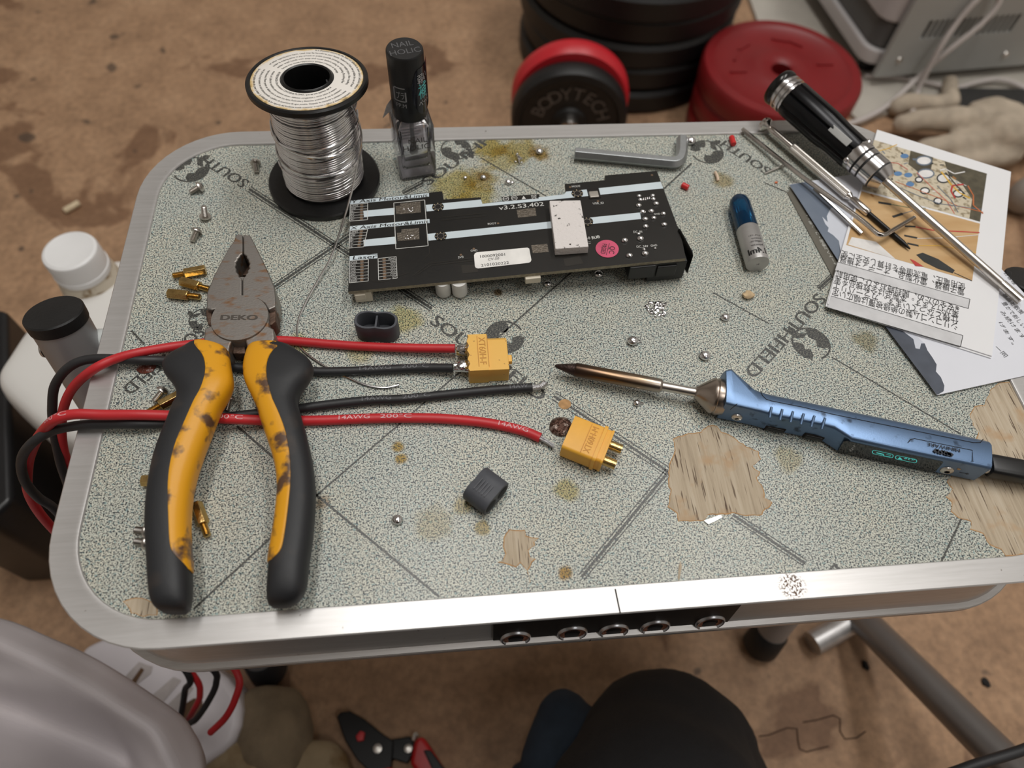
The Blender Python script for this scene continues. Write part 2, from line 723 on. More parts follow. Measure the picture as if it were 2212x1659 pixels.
CAPH = 0.0052
tabletext('SOUTHFIELD', (1763, 632), (1606, 802), CAPH)
globe(1752, 742, (40, 35))
tabletext('SOUTHFIELD', (926, 697), (1166, 868), CAPH)
globe(1090, 728, (40, -35))
tabletext('SOUTH', (541, 392), (447, 335), CAPH)
globe(413, 366, (-40, 25), 0.0078)
tabletext('SOUTHF', (925, 402), (1062, 306), CAPH)
globe(985, 322, (-40, -25), 0.0070)
tabletext('SOUTH', (1668, 366), (1567, 303), CAPH)
globe(1527, 328, (-40, 25), 0.0078)
tabletext('SOUTHFIELD', (425, 705), (262, 838), CAPH)
globe(438, 690, (40, 30), 0.0052)
tabletext('D', (1803, 1216), (1782, 1236), CAPH * 1.1)


def chip(px, mi=2, edge=True):
    P = [T(x, y, LIFT * 2) for x, y in px]
    # ragged outline
    R = []
    for a, b in zip(P, P[1:] + P[:1]):
        R.append(a)
        L = (b - a).length
        k = max(1, int(L / 0.0012))
        s = (b - a).cross(UP).normalized()
        for j in range(1, k):
            R.append(a + (b - a) * j / k + s * random.uniform(-0.00035, 0.00035))
    cen = sum(R, Vector()) / len(R)
    if edge:
        big = [cen + (p - cen) * (1 + 0.0004 / max(0.004, (p - cen).length)) for p in R]
        big = [p - UP * LIFT * 0.7 for p in big]
        mb.face(big, 3)
    mb.face(R, mi)


z7 = lambda L: [(1150 + x / 2.083, 700 + y / 2.083) for x, y in L]
chip(z7([(635, 520), (690, 500), (760, 490), (790, 462), (830, 462), (850, 490), (900, 510), (960, 555), (1015, 575), (1025, 610), (985, 640), (1020, 665), (1005, 690), (1035, 740), (1040, 780), (1075, 800), (1060, 825), (1035, 840), (1030, 855), (960, 860), (900, 845), (850, 850), (790, 855), (775, 880), (660, 885), (655, 850), (612, 820), (625, 760), (615, 700), (625, 620), (645, 570)]))
chip(z7([(2225, 290), (2170, 262), (2110, 265), (2060, 300), (2050, 330), (2035, 370), (1990, 375), (1970, 410), (1985, 460), (2010, 490), (1975, 560), (1920, 640), (1870, 710), (1895, 740), (1862, 775), (1890, 800), (1885, 840), (1920, 870), (1975, 885), (1970, 920), (2030, 940), (2060, 990), (2110, 1010), (2130, 1040), (2235, 1032)]))
z9 = lambda L: [(900 + x / 4.046, 850 + y / 4.046) for x, y in L]
chip(z9([(815, 1195), (945, 1200), (950, 1250), (1000, 1265), (1060, 1268), (1020, 1300), (1025, 1330), (970, 1370), (985, 1430), (1035, 1440), (1000, 1470), (965, 1540), (930, 1500), (905, 1470), (870, 1510), (810, 1490), (780, 1480), (715, 1470), (760, 1455), (785, 1400), (765, 1340), (770, 1260)]))
chip([(1220 + 14 * math.cos(a), 873 + 11 * math.sin(a)) for a in [2 * PI * k / 12 for k in range(12)]], 3, False)
chip([(267, 1300), (285, 1294), (318, 1297), (336, 1310), (338, 1328), (310, 1331), (285, 1324)])
chip([(1470, 1212), (1473, 1222), (1470, 1240), (1466, 1256), (1465, 1238)], 2, False)
chip(z9([(965, 1560), (972, 1550), (995, 1640), (988, 1660)]), 3, False)
tt = mb.build('table_top', [LAMINATE, PRINT, WOOD, WOODEDGE], table, recalc=False)
# frame of the table
prof = [(-0.0088, -0.0125), (-0.0088, 0.0004), (-0.0085, 0.0008), (-0.0078, 0.0009), (-0.0070, 0.0008), (-0.0004, 0.0008), (0, 0.0004), (-0.0026, -0.0074),
        (-0.0080, -0.0078), (-0.0082, -0.0086), (-0.0028, -0.0355), (-0.0023, -0.0362), (-0.0004, -0.0366), (0, -0.0370), (0, -0.0396), (-0.0006, -0.0400), (-0.0140, -0.0400), (-0.0140, -0.0125)]
mb = MB()
R = [rrect(u, z) for u, z in prof]
mb.rings(R, 0, closed=True)
m = bpy.data.materials.new('frame_aluminium')
m.use_nodes = True
nt = m.node_tree
bs = nt.nodes['Principled BSDF']
tc = nt.nodes.new('ShaderNodeTexCoord')
vec = tc.outputs['Object']
mp = nt.nodes.new('ShaderNodeMapping')
mp.inputs['Scale'].default_value = (0.05, 1.0, 1.0)
nt.links.new(vec, mp.inputs['Vector'])
c = ramp(nt, noise(nt, mp.outputs['Vector'], 900, 3, 0.7), [(0.3, (196, 194, 192)), (0.7, (208, 206, 205))])
grime = ramp(nt, noise(nt, vec, 260, 4, 0.7), [(0.70, BW[0]), (0.74, BW[1])])
c = mixc(nt, grime, c, lin((140, 132, 126)))
P0 = T(1712, 1265, 0.001) - Vector((0.045, 0.159, 0))
d = nt.nodes.new('ShaderNodeVectorMath')
d.operation = 'DISTANCE'
nt.links.new(vec, d.inputs[0])
d.inputs[1].default_value = P0
mr = nt.nodes.new('ShaderNodeMapRange')
mr.inputs['From Min'].default_value = 0.0052
mr.inputs['From Max'].default_value = 0.0030
nt.links.new(d.outputs['Value'], mr.inputs['Value'])
sc_ = ramp(nt, noise(nt, vec, 1500, 3, 0.6), [(0.50, BW[0]), (0.54, BW[1])])
scorch = nt.nodes.new('ShaderNodeMath')
scorch.operation = 'MULTIPLY'
nt.links.new(mr.outputs['Result'], scorch.inputs[0])
nt.links.new(sc_, scorch.inputs[1])
c = mixc(nt, scorch.outputs[0], c, lin((70, 52, 40)))
nt.links.new(c, bs.inputs['Base Color'])
bs.inputs['Metallic'].default_value = 0.62
bs.inputs['Roughness'].default_value = 0.36
bp = nt.nodes.new('ShaderNodeBump')
bp.inputs['Strength'].default_value = 0.03
bp.inputs['Distance'].default_value = 0.0006
nt.links.new(noise(nt, mp.outputs['Vector'], 1400, 3, 0.7), bp.inputs['Height'])
nt.links.new(bp.outputs['Normal'], bs.inputs['Normal'])
# joint of the frame halves: a dark hairline across the front
S1, S2 = T(1329, 1272, 0.00095), T(1340, 1325, 0.0009)
s = Vector((0.00022, 0, 0))
mb.face([S1 - s, S1 + s, S2 + s, S2 - s], 1)
S3 = Vector((S2.x, TY0 + 0.00255, TH - 0.0074))
S2f = Vector((S2.x, TY0 - 0.00005, TH + 0.0004))
mb.face([S2f - s, S2f + s, S3 + s, S3 - s], 1)
S4 = Vector((S2.x - 0.004, TY0 - 0.00005, TH - 0.0368))
S5 = Vector((S2.x - 0.004, TY0 - 0.00005, TH - 0.0398))
mb.face([S4 - s, S4 + s, S5 + s, S5 - s], 1)
GAP = mat('dark_gap', (30, 26, 24), 0.9)
mb.build('edge_frame', [m, GAP], table, sharp=25, recalc=True)
# black joint plate with five eyelet holes, in the channel of the front edge
PLATE = mat('black_joint_plate', (34, 29, 26), 0.45, 0, 0.3, 200)
RUST = mat('rusty_copper', (150, 100, 76), 0.5, 0.6, 0.5, 900, 0.5, 1500)
PIT = mat('eyelet_pit', (22, 21, 22), 0.4, 0.3)
RING = mat('eyelet_metal', (176, 178, 182), 0.32, 1.0, 0.1)


def front(px, py, y):
    """point of the photograph on the upright plane y = const"""
    d = ray(px, py)
    t = (y - CAM_C.y) / d.y
    return CAM_C + d * t


BP = Vector((0, TY0 + 0.0082, TH - 0.0086))
BD = (Vector((0, TY0 + 0.0028, TH - 0.0355)) - BP).normalized()
BN = Vector((1, 0, 0)).cross(BD).normalized()
if BN.y > 0:
    BN = -BN


def band(px, py, lift=0.0):
    """point of the photograph on the sloping channel of the front edge"""
    d = ray(px, py)
    o = BP + BN * lift
    return CAM_C + d * ((o - CAM_C).dot(BN) / d.dot(BN))


xa = band(1064, 1390).x
xb = band(1565, 1346).x
xc = band(1592, 1326).x
mb = MB()
at = lambda x, s_: Vector((x, 0, 0)) + BP + BD * s_ + BN * 0.0001
LB_ = 0.0268
mb.prism([at(xa, 0.0004), at(xa, LB_), at(xb, LB_), at(xc, 0.0004)], BN * 0.0011)
plate = mb.build('joint_plate', PLATE, table, bevel=0.0003)
for k, (hx, hy) in enumerate(((1114, 1378), (1236, 1367), (1326, 1362), (1415, 1354), (1534, 1344))):
    O = band(hx, hy, 0.0012)
    M = Matrix.Translation(O) @ frame((1, 0, 0), BN).to_4x4() @ Matrix.Rotation(0.3 * k, 4, 'Z')
    mb = MB()
    r = 0.0046
    mb.lathe([(r * 1.18, 0), (r * 1.16, 0.0004), (r * 1.07, 0.0009), (r * 1.0, 0.0008), (r * 0.96, 0.0002)], M, 32, 0, False, False)
    mb.lathe([(r * 0.96, 0.0002), (r * 0.6, 0.00014)], M, 32, 1, False, False)
    lo = M.to_3x3().transposed() @ Vector((0, -0.3, -1))
    sh = Vector((lo.x, lo.y, 0)).normalized() * r * 0.36
    mb.lathe([(r * 0.56, 0.00018), (r * 0.3, 0.0002), (0, 0.0002)], M @ Matrix.Translation(sh), 28, 2, False, True)
    mb.build('eyelet', [RING, RUST, PIT], plate)

# legs: tubes hung on pins at the middle of either end
CAPM = mat('black_cap_plastic', (20, 20, 21), 0.5, 0, 0.25, 90, 0.1, 700)
PIN = mat('grey_nylon', (196, 200, 198), 0.45, 0, 0.05)
LEGM = mat('satin_leg_tube', (168, 168, 170), 0.45, 0.55, 0.06, 40)
LR = 0.0104


def leg(top, foot, pin_to):
    ax = (Vector(foot) - Vector(top)).normalized()
    L = (Vector(foot) - Vector(top)).length
    M = Matrix.Translation(top) @ Vector((0, 0, -1)).rotation_difference(ax).to_matrix().to_4x4()
    lg = MB().lathe([(LR, -0.003), (LR, -L + 0.018)], M, 40).build('leg', LEGM, table)
    MB().lathe([(LR * 0.9, -0.006), (LR * 1.04, -0.0052), (LR * 1.05, -0.004), (LR * 1.05, -0.0006), (LR * 1.0, 0.0), (LR * 0.3, 0.0004)], M, 40).build('end_cap', CAPM, lg)
    MB().lathe([(LR * 1.02, -L + 0.024), (LR * 1.16, -L + 0.021), (LR * 1.2, -L + 0.003), (LR * 1.05, -L)], M, 40).build('rubber_foot', RUBBER, lg)
    if pin_to:
        a = Vector(top) + ax * 0.019
        side = 1 if pin_to.x > a.x else -1
        mb = MB()
        for r, x0, x1 in ((0.0048, a.x + side * LR * 0.8, pin_to.x),):
            mb.tube([(x0, a.y + 0.004, a.z), (x1, a.y + 0.004, a.z)], r, 20)
        mb.build('pivot_pin', PIN, lg)
        b = a - Vector((side * LR * 1.0, 0, -0.002))
        MB().lathe([(0.0038, 0), (0.0036, 0.0009), (0.0018, 0.0016), (0, 0.0016)], Matrix.Translation(b) @ Matrix.Rotation(-side * PI / 2, 4, 'Y'), 20).build('screw_head', STEEL, lg)
    return lg


CL = T(114, 674, -0.003)
CRr = T(2240, 622, -0.003)
CRr.y = CL.y - 0.004
leg(CL, F(583, 1452, 0.002), Vector((TX0 + 0.004, 0, 0)))
leg(CRr, F(1640, 1398, 0.002), Vector((TX1 - 0.004, 0, 0)))
# the other pair of the crossing legs, behind the first
for sx, side in ((TX0 + 0.016, 1), (TX1 - 0.018, -1)):
    leg(Vector((sx, TY0 + 0.03, TH - 0.052)), Vector((sx + side * 0.01, TY1 - 0.01, 0.002)), None)
MB().tube([(TX0 + 0.016, TY0 + 0.03, TH - 0.05), (TX1 - 0.018, TY0 + 0.03, TH - 0.05)], 0.006, 14).build('cross_bar', LEGM, table)
# ================================================================ things on the table
def ptable(px, z):
    return [T(x, y, z) for x, y in px]


def zA(L):
    return [(280 + x / 3.95, 480 + y / 3.95) for x, y in L]


def zB(x, y):
    return (250 + x / 3.318, 860 + y / 3.318)


# ---------------------------------------------------------------- pliers
PL_STEEL = mat('worn_plier_steel', (142, 137, 132), 0.42, 0.75, 0, 260, 0.06, 1600, c2=(140, 108, 82), thr=0.60, soft=0.07, detail=7, stretch=(0.6, 1.3, 1))
PL_DARK = mat('rusted_plier_steel', (98, 78, 66), 0.6, 0.6, 0.3, 300, 0.3, 900)
PL_PRINT = mat('laser_mark', (84, 78, 72), 0.5, 0.5, 0.1)
GRIP = mat('black_grip_rubber', (33, 34, 37), 0.55, 0, 0, 70, 0.05, 600, c2=(64, 54, 48), thr=0.66, soft=0.10, detail=6)
YEL = mat('worn_yellow_grip', (226, 160, 26), 0.42, 0, 0, 130, 0.05, 500, c2=(92, 66, 48), thr=0.575, soft=0.05, detail=6)
pl = thing('pliers', 'large combination pliers with worn yellow and black grips, lying open over the wires', 'pliers', T(500, 900, 0))
zt = 0.0112


def slab(px, z0, z1, mi=0):
    """prism whose upper outline is seen at the given pixels"""
    P = ptable(px, z1)
    return MB().prism([p + UP * (z0 - z1) for p in P], (0, 0, z1 - z0), mi)


tip = zA([(905, 100), (963, 100), (966, 200), (964, 268), (945, 280), (938, 296), (922, 306), (922, 322), (906, 338), (910, 358), (902, 378), (912, 398), (912, 420), (930, 440), (936, 462), (958, 476), (958, 640), (950, 700), (700, 748), (655, 736), (655, 690), (658, 600), (710, 470), (770, 350), (830, 240), (890, 150)])
slab(tip, 0.0015, zt).build('jaw', PL_STEEL, pl, bevel=0.0006)
tip2 = zA([(968, 103), (1028, 110), (1058, 165), (1120, 290), (1182, 420), (1235, 550), (1245, 640), (1247, 720), (1185, 748), (1150, 690), (1090, 650), (1000, 640), (962, 640), (962, 476), (985, 458), (990, 440), (1006, 428), (1004, 410), (1022, 392), (1014, 372), (1024, 352), (1012, 334), (1014, 318), (998, 304), (996, 286), (976, 272), (970, 262)])
slab(tip2, 0.0015, zt).build('jaw', PL_STEEL, pl, bevel=0.0006)
# the wire cutter between the jaws, and the floor of the pipe grip
mb = slab(zA([(905, 468), (1000, 468), (1000, 640), (905, 640)]), 0.002, zt - 0.0012)
mb.build('wire_cutter', PL_STEEL, pl)
slab(zA([(880, 300), (1040, 300), (1045, 450), (880, 450)]), 0.0015, 0.0030).build('pipe_grip', PL_DARK, pl)
# pivot disc with the maker's mark
O = T(280 + 942 / 3.95, 480 + 818 / 3.95, zt)
r = (T(280 + 1185 / 3.95, 480 + 818 / 3.95, zt) - O).length
mb = MB().lathe([(r, -0.009), (r, 0.0002), (r * 0.985, 0.0005), (0, 0.0005)], Matrix.Translation(O), 48)
a, b = T(280 + 770 / 3.95, 480 + 832 / 3.95, zt + 0.0006), T(280 + 1090 / 3.95, 480 + 832 / 3.95, zt + 0.0006)
mb.text('DEKO', a, b - a, UP, width=(b - a).length, height=0.0022, bold=0.045, mi=1)
mb.build('pivot', [PL_STEEL, PL_PRINT], pl)
slab(zA([(650, 745), (700, 750), (700, 890), (668, 868), (652, 800)]), 0.002, zt - 0.002).build('side_lug', PL_DARK, pl, bevel=0.0004)
slab(zA([(1180, 745), (1247, 735), (1247, 845), (1215, 872), (1180, 880)]), 0.002, zt - 0.002).build('side_lug', PL_DARK, pl, bevel=0.0004)
slab(zA([(700, 800), (690, 885), (640, 905), (632, 990), (640, 1060), (800, 1120), (845, 1110), (852, 1060), (875, 1005), (920, 1005), (930, 900)]), 0.0028, zt - 0.0002).build('shank', PL_STEEL, pl, bevel=0.0006)
slab(zA([(1185, 800), (1190, 888), (1228, 908), (1236, 990), (1200, 1060), (1060, 1120), (1005, 1110), (1000, 1060), (985, 1005), (935, 1005), (930, 900)]), 0.0028, zt - 0.0002).build('shank', PL_STEEL, pl, bevel=0.0006)
slab(zA([(875, 1003), (985, 1003), (985, 1060), (990, 1120), (880, 1120), (880, 1060)]), 0.003, 0.0075).build('stop_block', PL_DARK, pl, bevel=0.0004)


def handle(rows, ztops, z0=0.0066):
    """rows: (outer px, colour boundary px, inner px); the black grip with the yellow inlay over its inner side"""
    N = 18
    rg, yl = [], []
    for (o, bd, i), zt_ in zip(rows, ztops):
        zm = z0 + (zt_ - z0) * 0.55
        A, B, Bd = T(o[0], o[1], zm), T(i[0], i[1], zm), T(bd[0], bd[1], zt_ * 0.94)
        cen = (A + B) / 2
        cen.z = TH + (z0 + zt_) / 2
        h = (B - A) / 2
        hz = (zt_ - z0) / 2
        n = 2.6
        pt = lambda t, k=1.0: cen + h * (k * math.copysign(abs(math.cos(t)) ** (2 / n), math.cos(t))) + UP * (hz * k * math.copysign(abs(math.sin(t)) ** (2 / n), math.sin(t)))
        rg.append([pt(2 * PI * k / 28) for k in range(28)])
        xb = max(-0.98, min(0.985, (Bd - cen).dot(h) / h.length_squared))
        t0 = math.acos(min(1, abs(xb) ** (n / 2)))
        if xb < 0:
            t0 = PI - t0
        t1 = -1.15 if xb < 0.97 else -0.3
        off = 1 + 0.00035 / max(0.003, hz)
        ar = [pt(t0, 0.96)] + [pt(t0 + (t1 - t0) * k / N, off) for k in range(N + 1)] + [pt(t1, 0.96)]
        yl.append(ar)
    return rg, yl


LA = lambda y, o, b, i: tuple((280 + x / 3.95, 480 + y / 3.95) for x in (o, b, i))
LB = lambda y, o, b, i: tuple(zB(x, y) for x in (o, b, i))
left = [((280 + 545 / 3.95, 480 + 1000 / 3.95), (280 + 545 / 3.95, 480 + 1000 / 3.95), (280 + 828 / 3.95, 480 + 1075 / 3.95)),
        ((280 + 470 / 3.95, 480 + 1085 / 3.95), (280 + 530 / 3.95, 480 + 1085 / 3.95), (280 + 835 / 3.95, 480 + 1120 / 3.95)),
        ((280 + 330 / 3.95, 480 + 1135 / 3.95), (280 + 590 / 3.95, 480 + 1145 / 3.95), (280 + 838 / 3.95, 480 + 1170 / 3.95)),
        LA(1215, 265, 625, 840), LA(1300, 292, 636, 858), LA(1370, 365, 630, 872), LA(1440, 405, 612, 850), LA(1520, 410, 580, 806),
        LB(50, 410, 560, 748), LB(130, 385, 525, 716), LB(210, 352, 490, 686), LB(300, 315, 448, 650), LB(400, 278, 410, 612), LB(500, 255, 386, 577), LB(600, 238, 372, 550),
        LB(700, 225, 368, 532), LB(800, 216, 370, 521), LB(900, 213, 374, 516), LB(1000, 216, 378, 519), LB(1090, 222, 384, 526), LB(1150, 226, 402, 531), LB(1185, 228, 450, 534),
        LB(1250, 231, 530, 540)]
left_end = [LB(1350, 237, 540, 541), LB(1440, 248, 540, 538), LB(1490, 270, 530, 528), LB(1525, 310, 510, 512), LB(1542, 350, 470, 480)]
ztl = [0.0145, 0.0158, 0.0166, 0.0172, 0.0178, 0.0182] + [0.0182] * 17
rg, yl = handle(left, ztl)
rg2, _ = handle(left_end, [0.0180, 0.0174, 0.0164, 0.0148, 0.0122])
h1 = MB().rings(rg + rg2).build('handle', GRIP, pl, sub=1, sharp=70)
MB().rings(yl, smooth=True).build('grip_inlay', YEL, h1, sub=1, sharp=60)
right = [((280 + 1335 / 3.95, 480 + 1030 / 3.95), (280 + 1330 / 3.95, 480 + 1030 / 3.95), (280 + 1022 / 3.95, 480 + 1040 / 3.95)),
         ((280 + 1430 / 3.95, 480 + 1100 / 3.95), (280 + 1285 / 3.95, 480 + 1095 / 3.95), (280 + 1008 / 3.95, 480 + 1110 / 3.95)),
         ((280 + 1530 / 3.95, 480 + 1155 / 3.95), (280 + 1215 / 3.95, 480 + 1150 / 3.95), (280 + 996 / 3.95, 480 + 1165 / 3.95)),
         LA(1230, 1578, 1178, 985), LA(1310, 1562, 1165, 985), LA(1380, 1498, 1170, 1004), LA(1450, 1450, 1186, 1036), LA(1530, 1428, 1210, 1075),
         LB(50, 1306, 1118, 1012), LB(130, 1328, 1160, 1038), LB(210, 1352, 1193, 1063), LB(300, 1376, 1225, 1096), LB(400, 1400, 1243, 1130), LB(500, 1416, 1256, 1155), LB(600, 1426, 1258, 1166),
         LB(700, 1430, 1252, 1165), LB(800, 1426, 1240, 1155), LB(900, 1418, 1230, 1141), LB(1000, 1408, 1214, 1126), LB(1090, 1397, 1201, 1110), LB(1140, 1388, 1180, 1102), LB(1170, 1384, 1140, 1098),
         LB(1200, 1380, 1098, 1096)]
right_end = [LB(1280, 1373, 1090, 1088), LB(1360, 1362, 1085, 1083), LB(1425, 1335, 1083, 1082), LB(1470, 1285, 1090, 1088), LB(1500, 1215, 1110, 1108)]
ztr = ztl
rg, yl = handle(right, ztr)
rg2, _ = handle(right_end, [0.0180, 0.0174, 0.0164, 0.0148, 0.0122])
h2 = MB().rings(rg + rg2).build('handle', GRIP, pl, sub=1, sharp=70)
MB().rings(yl, smooth=True).build('grip_inlay', YEL, h2, sub=1, sharp=60)

# ---------------------------------------------------------------- solder spool
SP_BLK = mat('spool_black_plastic', (15, 15, 16), 0.36, 0, 0.2, 200, 0.05, 700)
m = bpy.data.materials.new('spool_paper_label')
m.use_nodes = True
nt = m.node_tree
bs = nt.nodes['Principled BSDF']
tc = nt.nodes.new('ShaderNodeTexCoord')
LABM = m
SX = Vector((-0.0512, 0.2385, TH))
sax = Vector((0.0298, 0.0932, 1)).normalized()
SH = 0.0477
SR = 0.0229
spool = thing('solder_spool', 'black plastic reel of shiny solder wire with a printed white warning label on top', 'spool', SX)
TOPC = Vector((SX.x, SX.y, TH + 0.0)) + sax * SH
Rt = frame((1, -0.05, 0), sax)
# frame(): X as given, Z near sax
Mt = Matrix.Translation(TOPC) @ Rt.to_4x4()
Mb = Matrix.Translation(SX)
MB().lathe([(0.0060, 0), (SR + 0.0004, 0), (SR + 0.0006, 0.0006), (SR + 0.0006, 0.0022), (SR, 0.0028), (0.0060, 0.0028)], Mb, 64, cap0=False, cap1=False).build('bottom_flange', SP_BLK, spool)
mb = MB().lathe([(0.0150, -0.0024), (SR - 0.0006, -0.0024), (SR, -0.0018), (SR, -0.0002), (SR - 0.0006, 0.0004), (SR - 0.0014, 0.0004), (SR - 0.0017, 0.0001), (0.0100, 0.0001), (0.0098, 0.0006), (0.0092, 0.0010), (0.0086, 0.0006), (0.0084, -0.0010), (0.0080, -0.004), (0.0076, -0.040), (0.0001, -0.0405)], Mt, 64, cap0=False, cap1=False)
mb.build('top_flange', SP_BLK, spool)
# moulded fins inside the hub
mb = MB()
for k in range(5):
    z = -0.0035 - 0.0016 * k
    w_ = 0.0030 - 0.0005 * k
    c_ = Mt @ Vector((0.0070, 0.0022, z))
    mb.box(c_, (0.0006, 2 * w_, 0.0006), Rt @ Matrix.Rotation(0.3, 3, 'Z'))
mb.build('hub_fin', mat('grey_moulding', (70, 70, 72), 0.4), spool)
# the label: a ring of paper with printed lines bent round it
mb = MB()
mb.lathe([(0.0101, 0.00025), (SR - 0.0021, 0.00025), (SR - 0.0019, 0.0001)], Mt, 96, 0, False, False)
PI2 = PI / 180


def arctext(s, r, a0, a1, inward, h=0.00098, bold=0.004):
    """line of print along radius r from angle a0 to a1 (degrees, clockwise if the tops of the letters point outward)"""
    v, f = text_mesh(s, bold)
    x0, x1 = min(p.x for p in v), max(p.x for p in v)
    k = h / 0.73
    out = []
    for p in v:
        t = (p.x - x0) / (x1 - x0)
        a = (a0 + (a1 - a0) * t) * PI2
        rr = r - p.y * k if inward else r + p.y * k
        out.append(Mt @ Vector((rr * math.cos(a), rr * math.sin(a), 0.00031 + (0.00001 if p.z else 0.0))))
    mb.add(out, f, 1, False)


d5 = 4
arctext('is a chemical known to the State of California to cause cancer and birth defects', 0.0194, 88, -24 + d5, False)
arctext('or other reproductive harm. Lead may be harmful to your health. Federal and State laws prohibit the use of lead', 0.0174, 150, -21 + d5, False)
arctext('solder in making joints in any private or public potable (drinking) water supply system. After handling', 0.0154, 151, -19 + d5, False)
arctext('solder, wash hands with soap and water before eating or drinking. Breathing flux', 0.0134, 151, -17 + d5, False)
arctext('fumes may cause respiratory system irritation or damage.', 0.0114, 150, 18, False)
arctext('ADVERTENCIA: Este producto CONTIENE PLOMO, que es una química que el', 0.0117, 160, 328, True, bold=0.012)
arctext('estado de California considera que ocasionó cáncer, defectos congénitos y otros daños al sistema', 0.0138, 162, 330, True)
arctext('reproductivo. Plomo puede ser dañino para su salud. Las leyes Federales y Estatales prohiben el uso de soldadura', 0.0158, 162, 331, True)
arctext('con plomo al crear uniones en todo sistema privado o público de suministro de agua potable. Después de manipular la soldadura, lávese', 0.0178, 162, 332, True)
arctext('las manos con jabón antes de comer o beber. La inhalación de los vapores del fundente puede ocasionar irritación o daños al sistema respiratorio.', 0.0198, 163, 332, True)
ob = Mt @ Vector((0, 0, 0))
# paper colour: white, stained yellow-brown at the outer edge
dn = nt.nodes.new('ShaderNodeVectorMath')
dn.operation = 'DISTANCE'
nt.links.new(tc.outputs['Object'], dn.inputs[0])
dn.inputs[1].default_value = TOPC - SX
ad = nt.nodes.new('ShaderNodeMath')
ad.operation = 'MULTIPLY_ADD'
nt.links.new(noise(nt, tc.outputs['Object'], 260, 4, 0.6), ad.inputs[0])
ad.inputs[1].default_value = 0.004
nt.links.new(dn.outputs['Value'], ad.inputs[2])
mr = nt.nodes.new('ShaderNodeMapRange')
mr.inputs['From Min'].default_value = 0.0216
mr.inputs['From Max'].default_value = 0.0236
nt.links.new(ad.outputs[0], mr.inputs['Value'])
cc = ramp(nt, mr.outputs['Result'], [(0.0, (238, 233, 226)), (0.55, (226, 196, 140)), (1.0, (120, 100, 62))])
nt.links.new(cc, bs.inputs['Base Color'])
bs.inputs['Roughness'].default_value = 0.6
INK = mat('printing_ink', (34, 32, 32), 0.7, 0, 0.1)
mb.build('warning_label', [LABM, INK], spool)
# wound solder: one wire, layer by layer, its centre line sheared between the flanges
WR = 0.00042
pts = []
turns = 42
zlo, zhi = 0.0036, SH - 0.0034
off = Vector((TOPC.x - SX.x, TOPC.y - SX.y, 0))
rnd = random.Random(3)
wob = [rnd.uniform(-1, 1) for _ in range(turns + 3)]
for t in range(turns):
    for k in range(28):
        u = t + k / 28
        f_ = u / turns
        z = zlo + (zhi - zlo) * f_
        w_ = wob[t] * (1 - k / 28) + wob[t + 1] * k / 28
        rr = 0.0165 - 0.0005 * f_ + 0.00016 * w_
        a = 2 * PI * u
        dz = 0.00035 * w_ * math.sin(a * 1 + w_)
        if 0.42 < f_ < 0.9:
            dz += 0.0012 * math.sin(a + 1.1) * math.sin((f_ - 0.42) / 0.48 * PI)
        pts.append(SX + off * (z / SH) + Vector((rr * math.cos(a), rr * math.sin(a), z + dz)))
mb = MB().tube(pts, WR * 1.12, 10)
for t0, t1, zz0, zz1, ph in ((0, 1.1, 0.62, 0.36, 2.6), (0, 1.3, 0.80, 0.42, -0.6), (0, 1.0, 0.50, 0.66, 0.2), (0, 0.9, 0.30, 0.38, 3.4), (0, 1.2, 0.55, 0.34, 4.1)):
    q = []
    for k in range(40):
        u = k / 39
        z = SH * (zz0 + (zz1 - zz0) * u)
        a = ph + 2 * PI * u * t1
        q.append(SX + off * (z / SH) + Vector((0.01715 * math.cos(a), 0.01715 * math.sin(a), z)))
    mb.tube(q, WR * 1.1, 6)
mb.build('solder_wire', SOLDER, spool)
MB().lathe([(0.0158, 0.0026), (0.0154, SH - 0.002)], Matrix.Translation(SX) @ Matrix(((1, 0, off.x / SH, 0), (0, 1, off.y / SH, 0), (0, 0, 1, 0), (0, 0, 0, 1))), 40, cap0=False, cap1=False).build('wire_core', SOLDER, spool)
# loose end: off the reel, down to the table, under the wires
st = TOPC + Rt @ Vector((0.0150, -0.0062, -0.0030))
tail = [st, T(772, 255, 0.034), T(781, 300, 0.026), T(772, 355, 0.017), T(758, 420, 0.010), T(738, 490, 0.0048), T(715, 555, 0.0032), T(690, 600, 0.0018), T(662, 650, 0.0010), T(645, 690, 0.0006), T(642, 722, 0.0005), T(650, 752, 0.0005), T(680, 778, 0.0005), T(712, 797, 0.0005), T(748, 814, 0.0006), T(790, 832, 0.0006), T(830, 838, 0.0006), T(862, 832, 0.0008)]
MB().tube(spl(tail, 8), WR, 8).build('loose_wire_end', SOLDER, spool)

# ---------------------------------------------------------------- nail polish bottle
A, B = T(866, 394, 0), T(943, 381, 0)
ex = (B - A).normalized()
ey = UP.cross(ex).normalized()
BW_ = (B - A).length * 1.03
BC = A + ex * BW_ / 2 + ey * BW_ / 2
bottle = thing('nail_polish_bottle', 'small square glass bottle of clear nail polish with a black cap', 'bottle', BC)
GLASS = bpy.data.materials.new('clear_glass')
GLASS.use_nodes = True
nt = GLASS.node_tree
nt.nodes.remove(nt.nodes['Principled BSDF'])
tcg = nt.nodes.new('ShaderNodeTexCoord')
tr = nt.nodes.new('ShaderNodeBsdfTransparent')
nt.links.new(ramp(nt, noise(nt, tcg.outputs['Object'], 60), [(0.3, (248, 248, 250)), (0.7, (252, 252, 254))]), tr.inputs['Color'])
tl_ = nt.nodes.new('ShaderNodeBsdfTranslucent')
tl_.inputs['Color'].default_value = (0.9, 0.9, 0.92, 1)
gl = nt.nodes.new('ShaderNodeBsdfGlossy')
gl.inputs['Roughness'].default_value = 0.06
gl.inputs['Color'].default_value = (0.95, 0.95, 0.96, 1)
df = nt.nodes.new('ShaderNodeBsdfDiffuse')
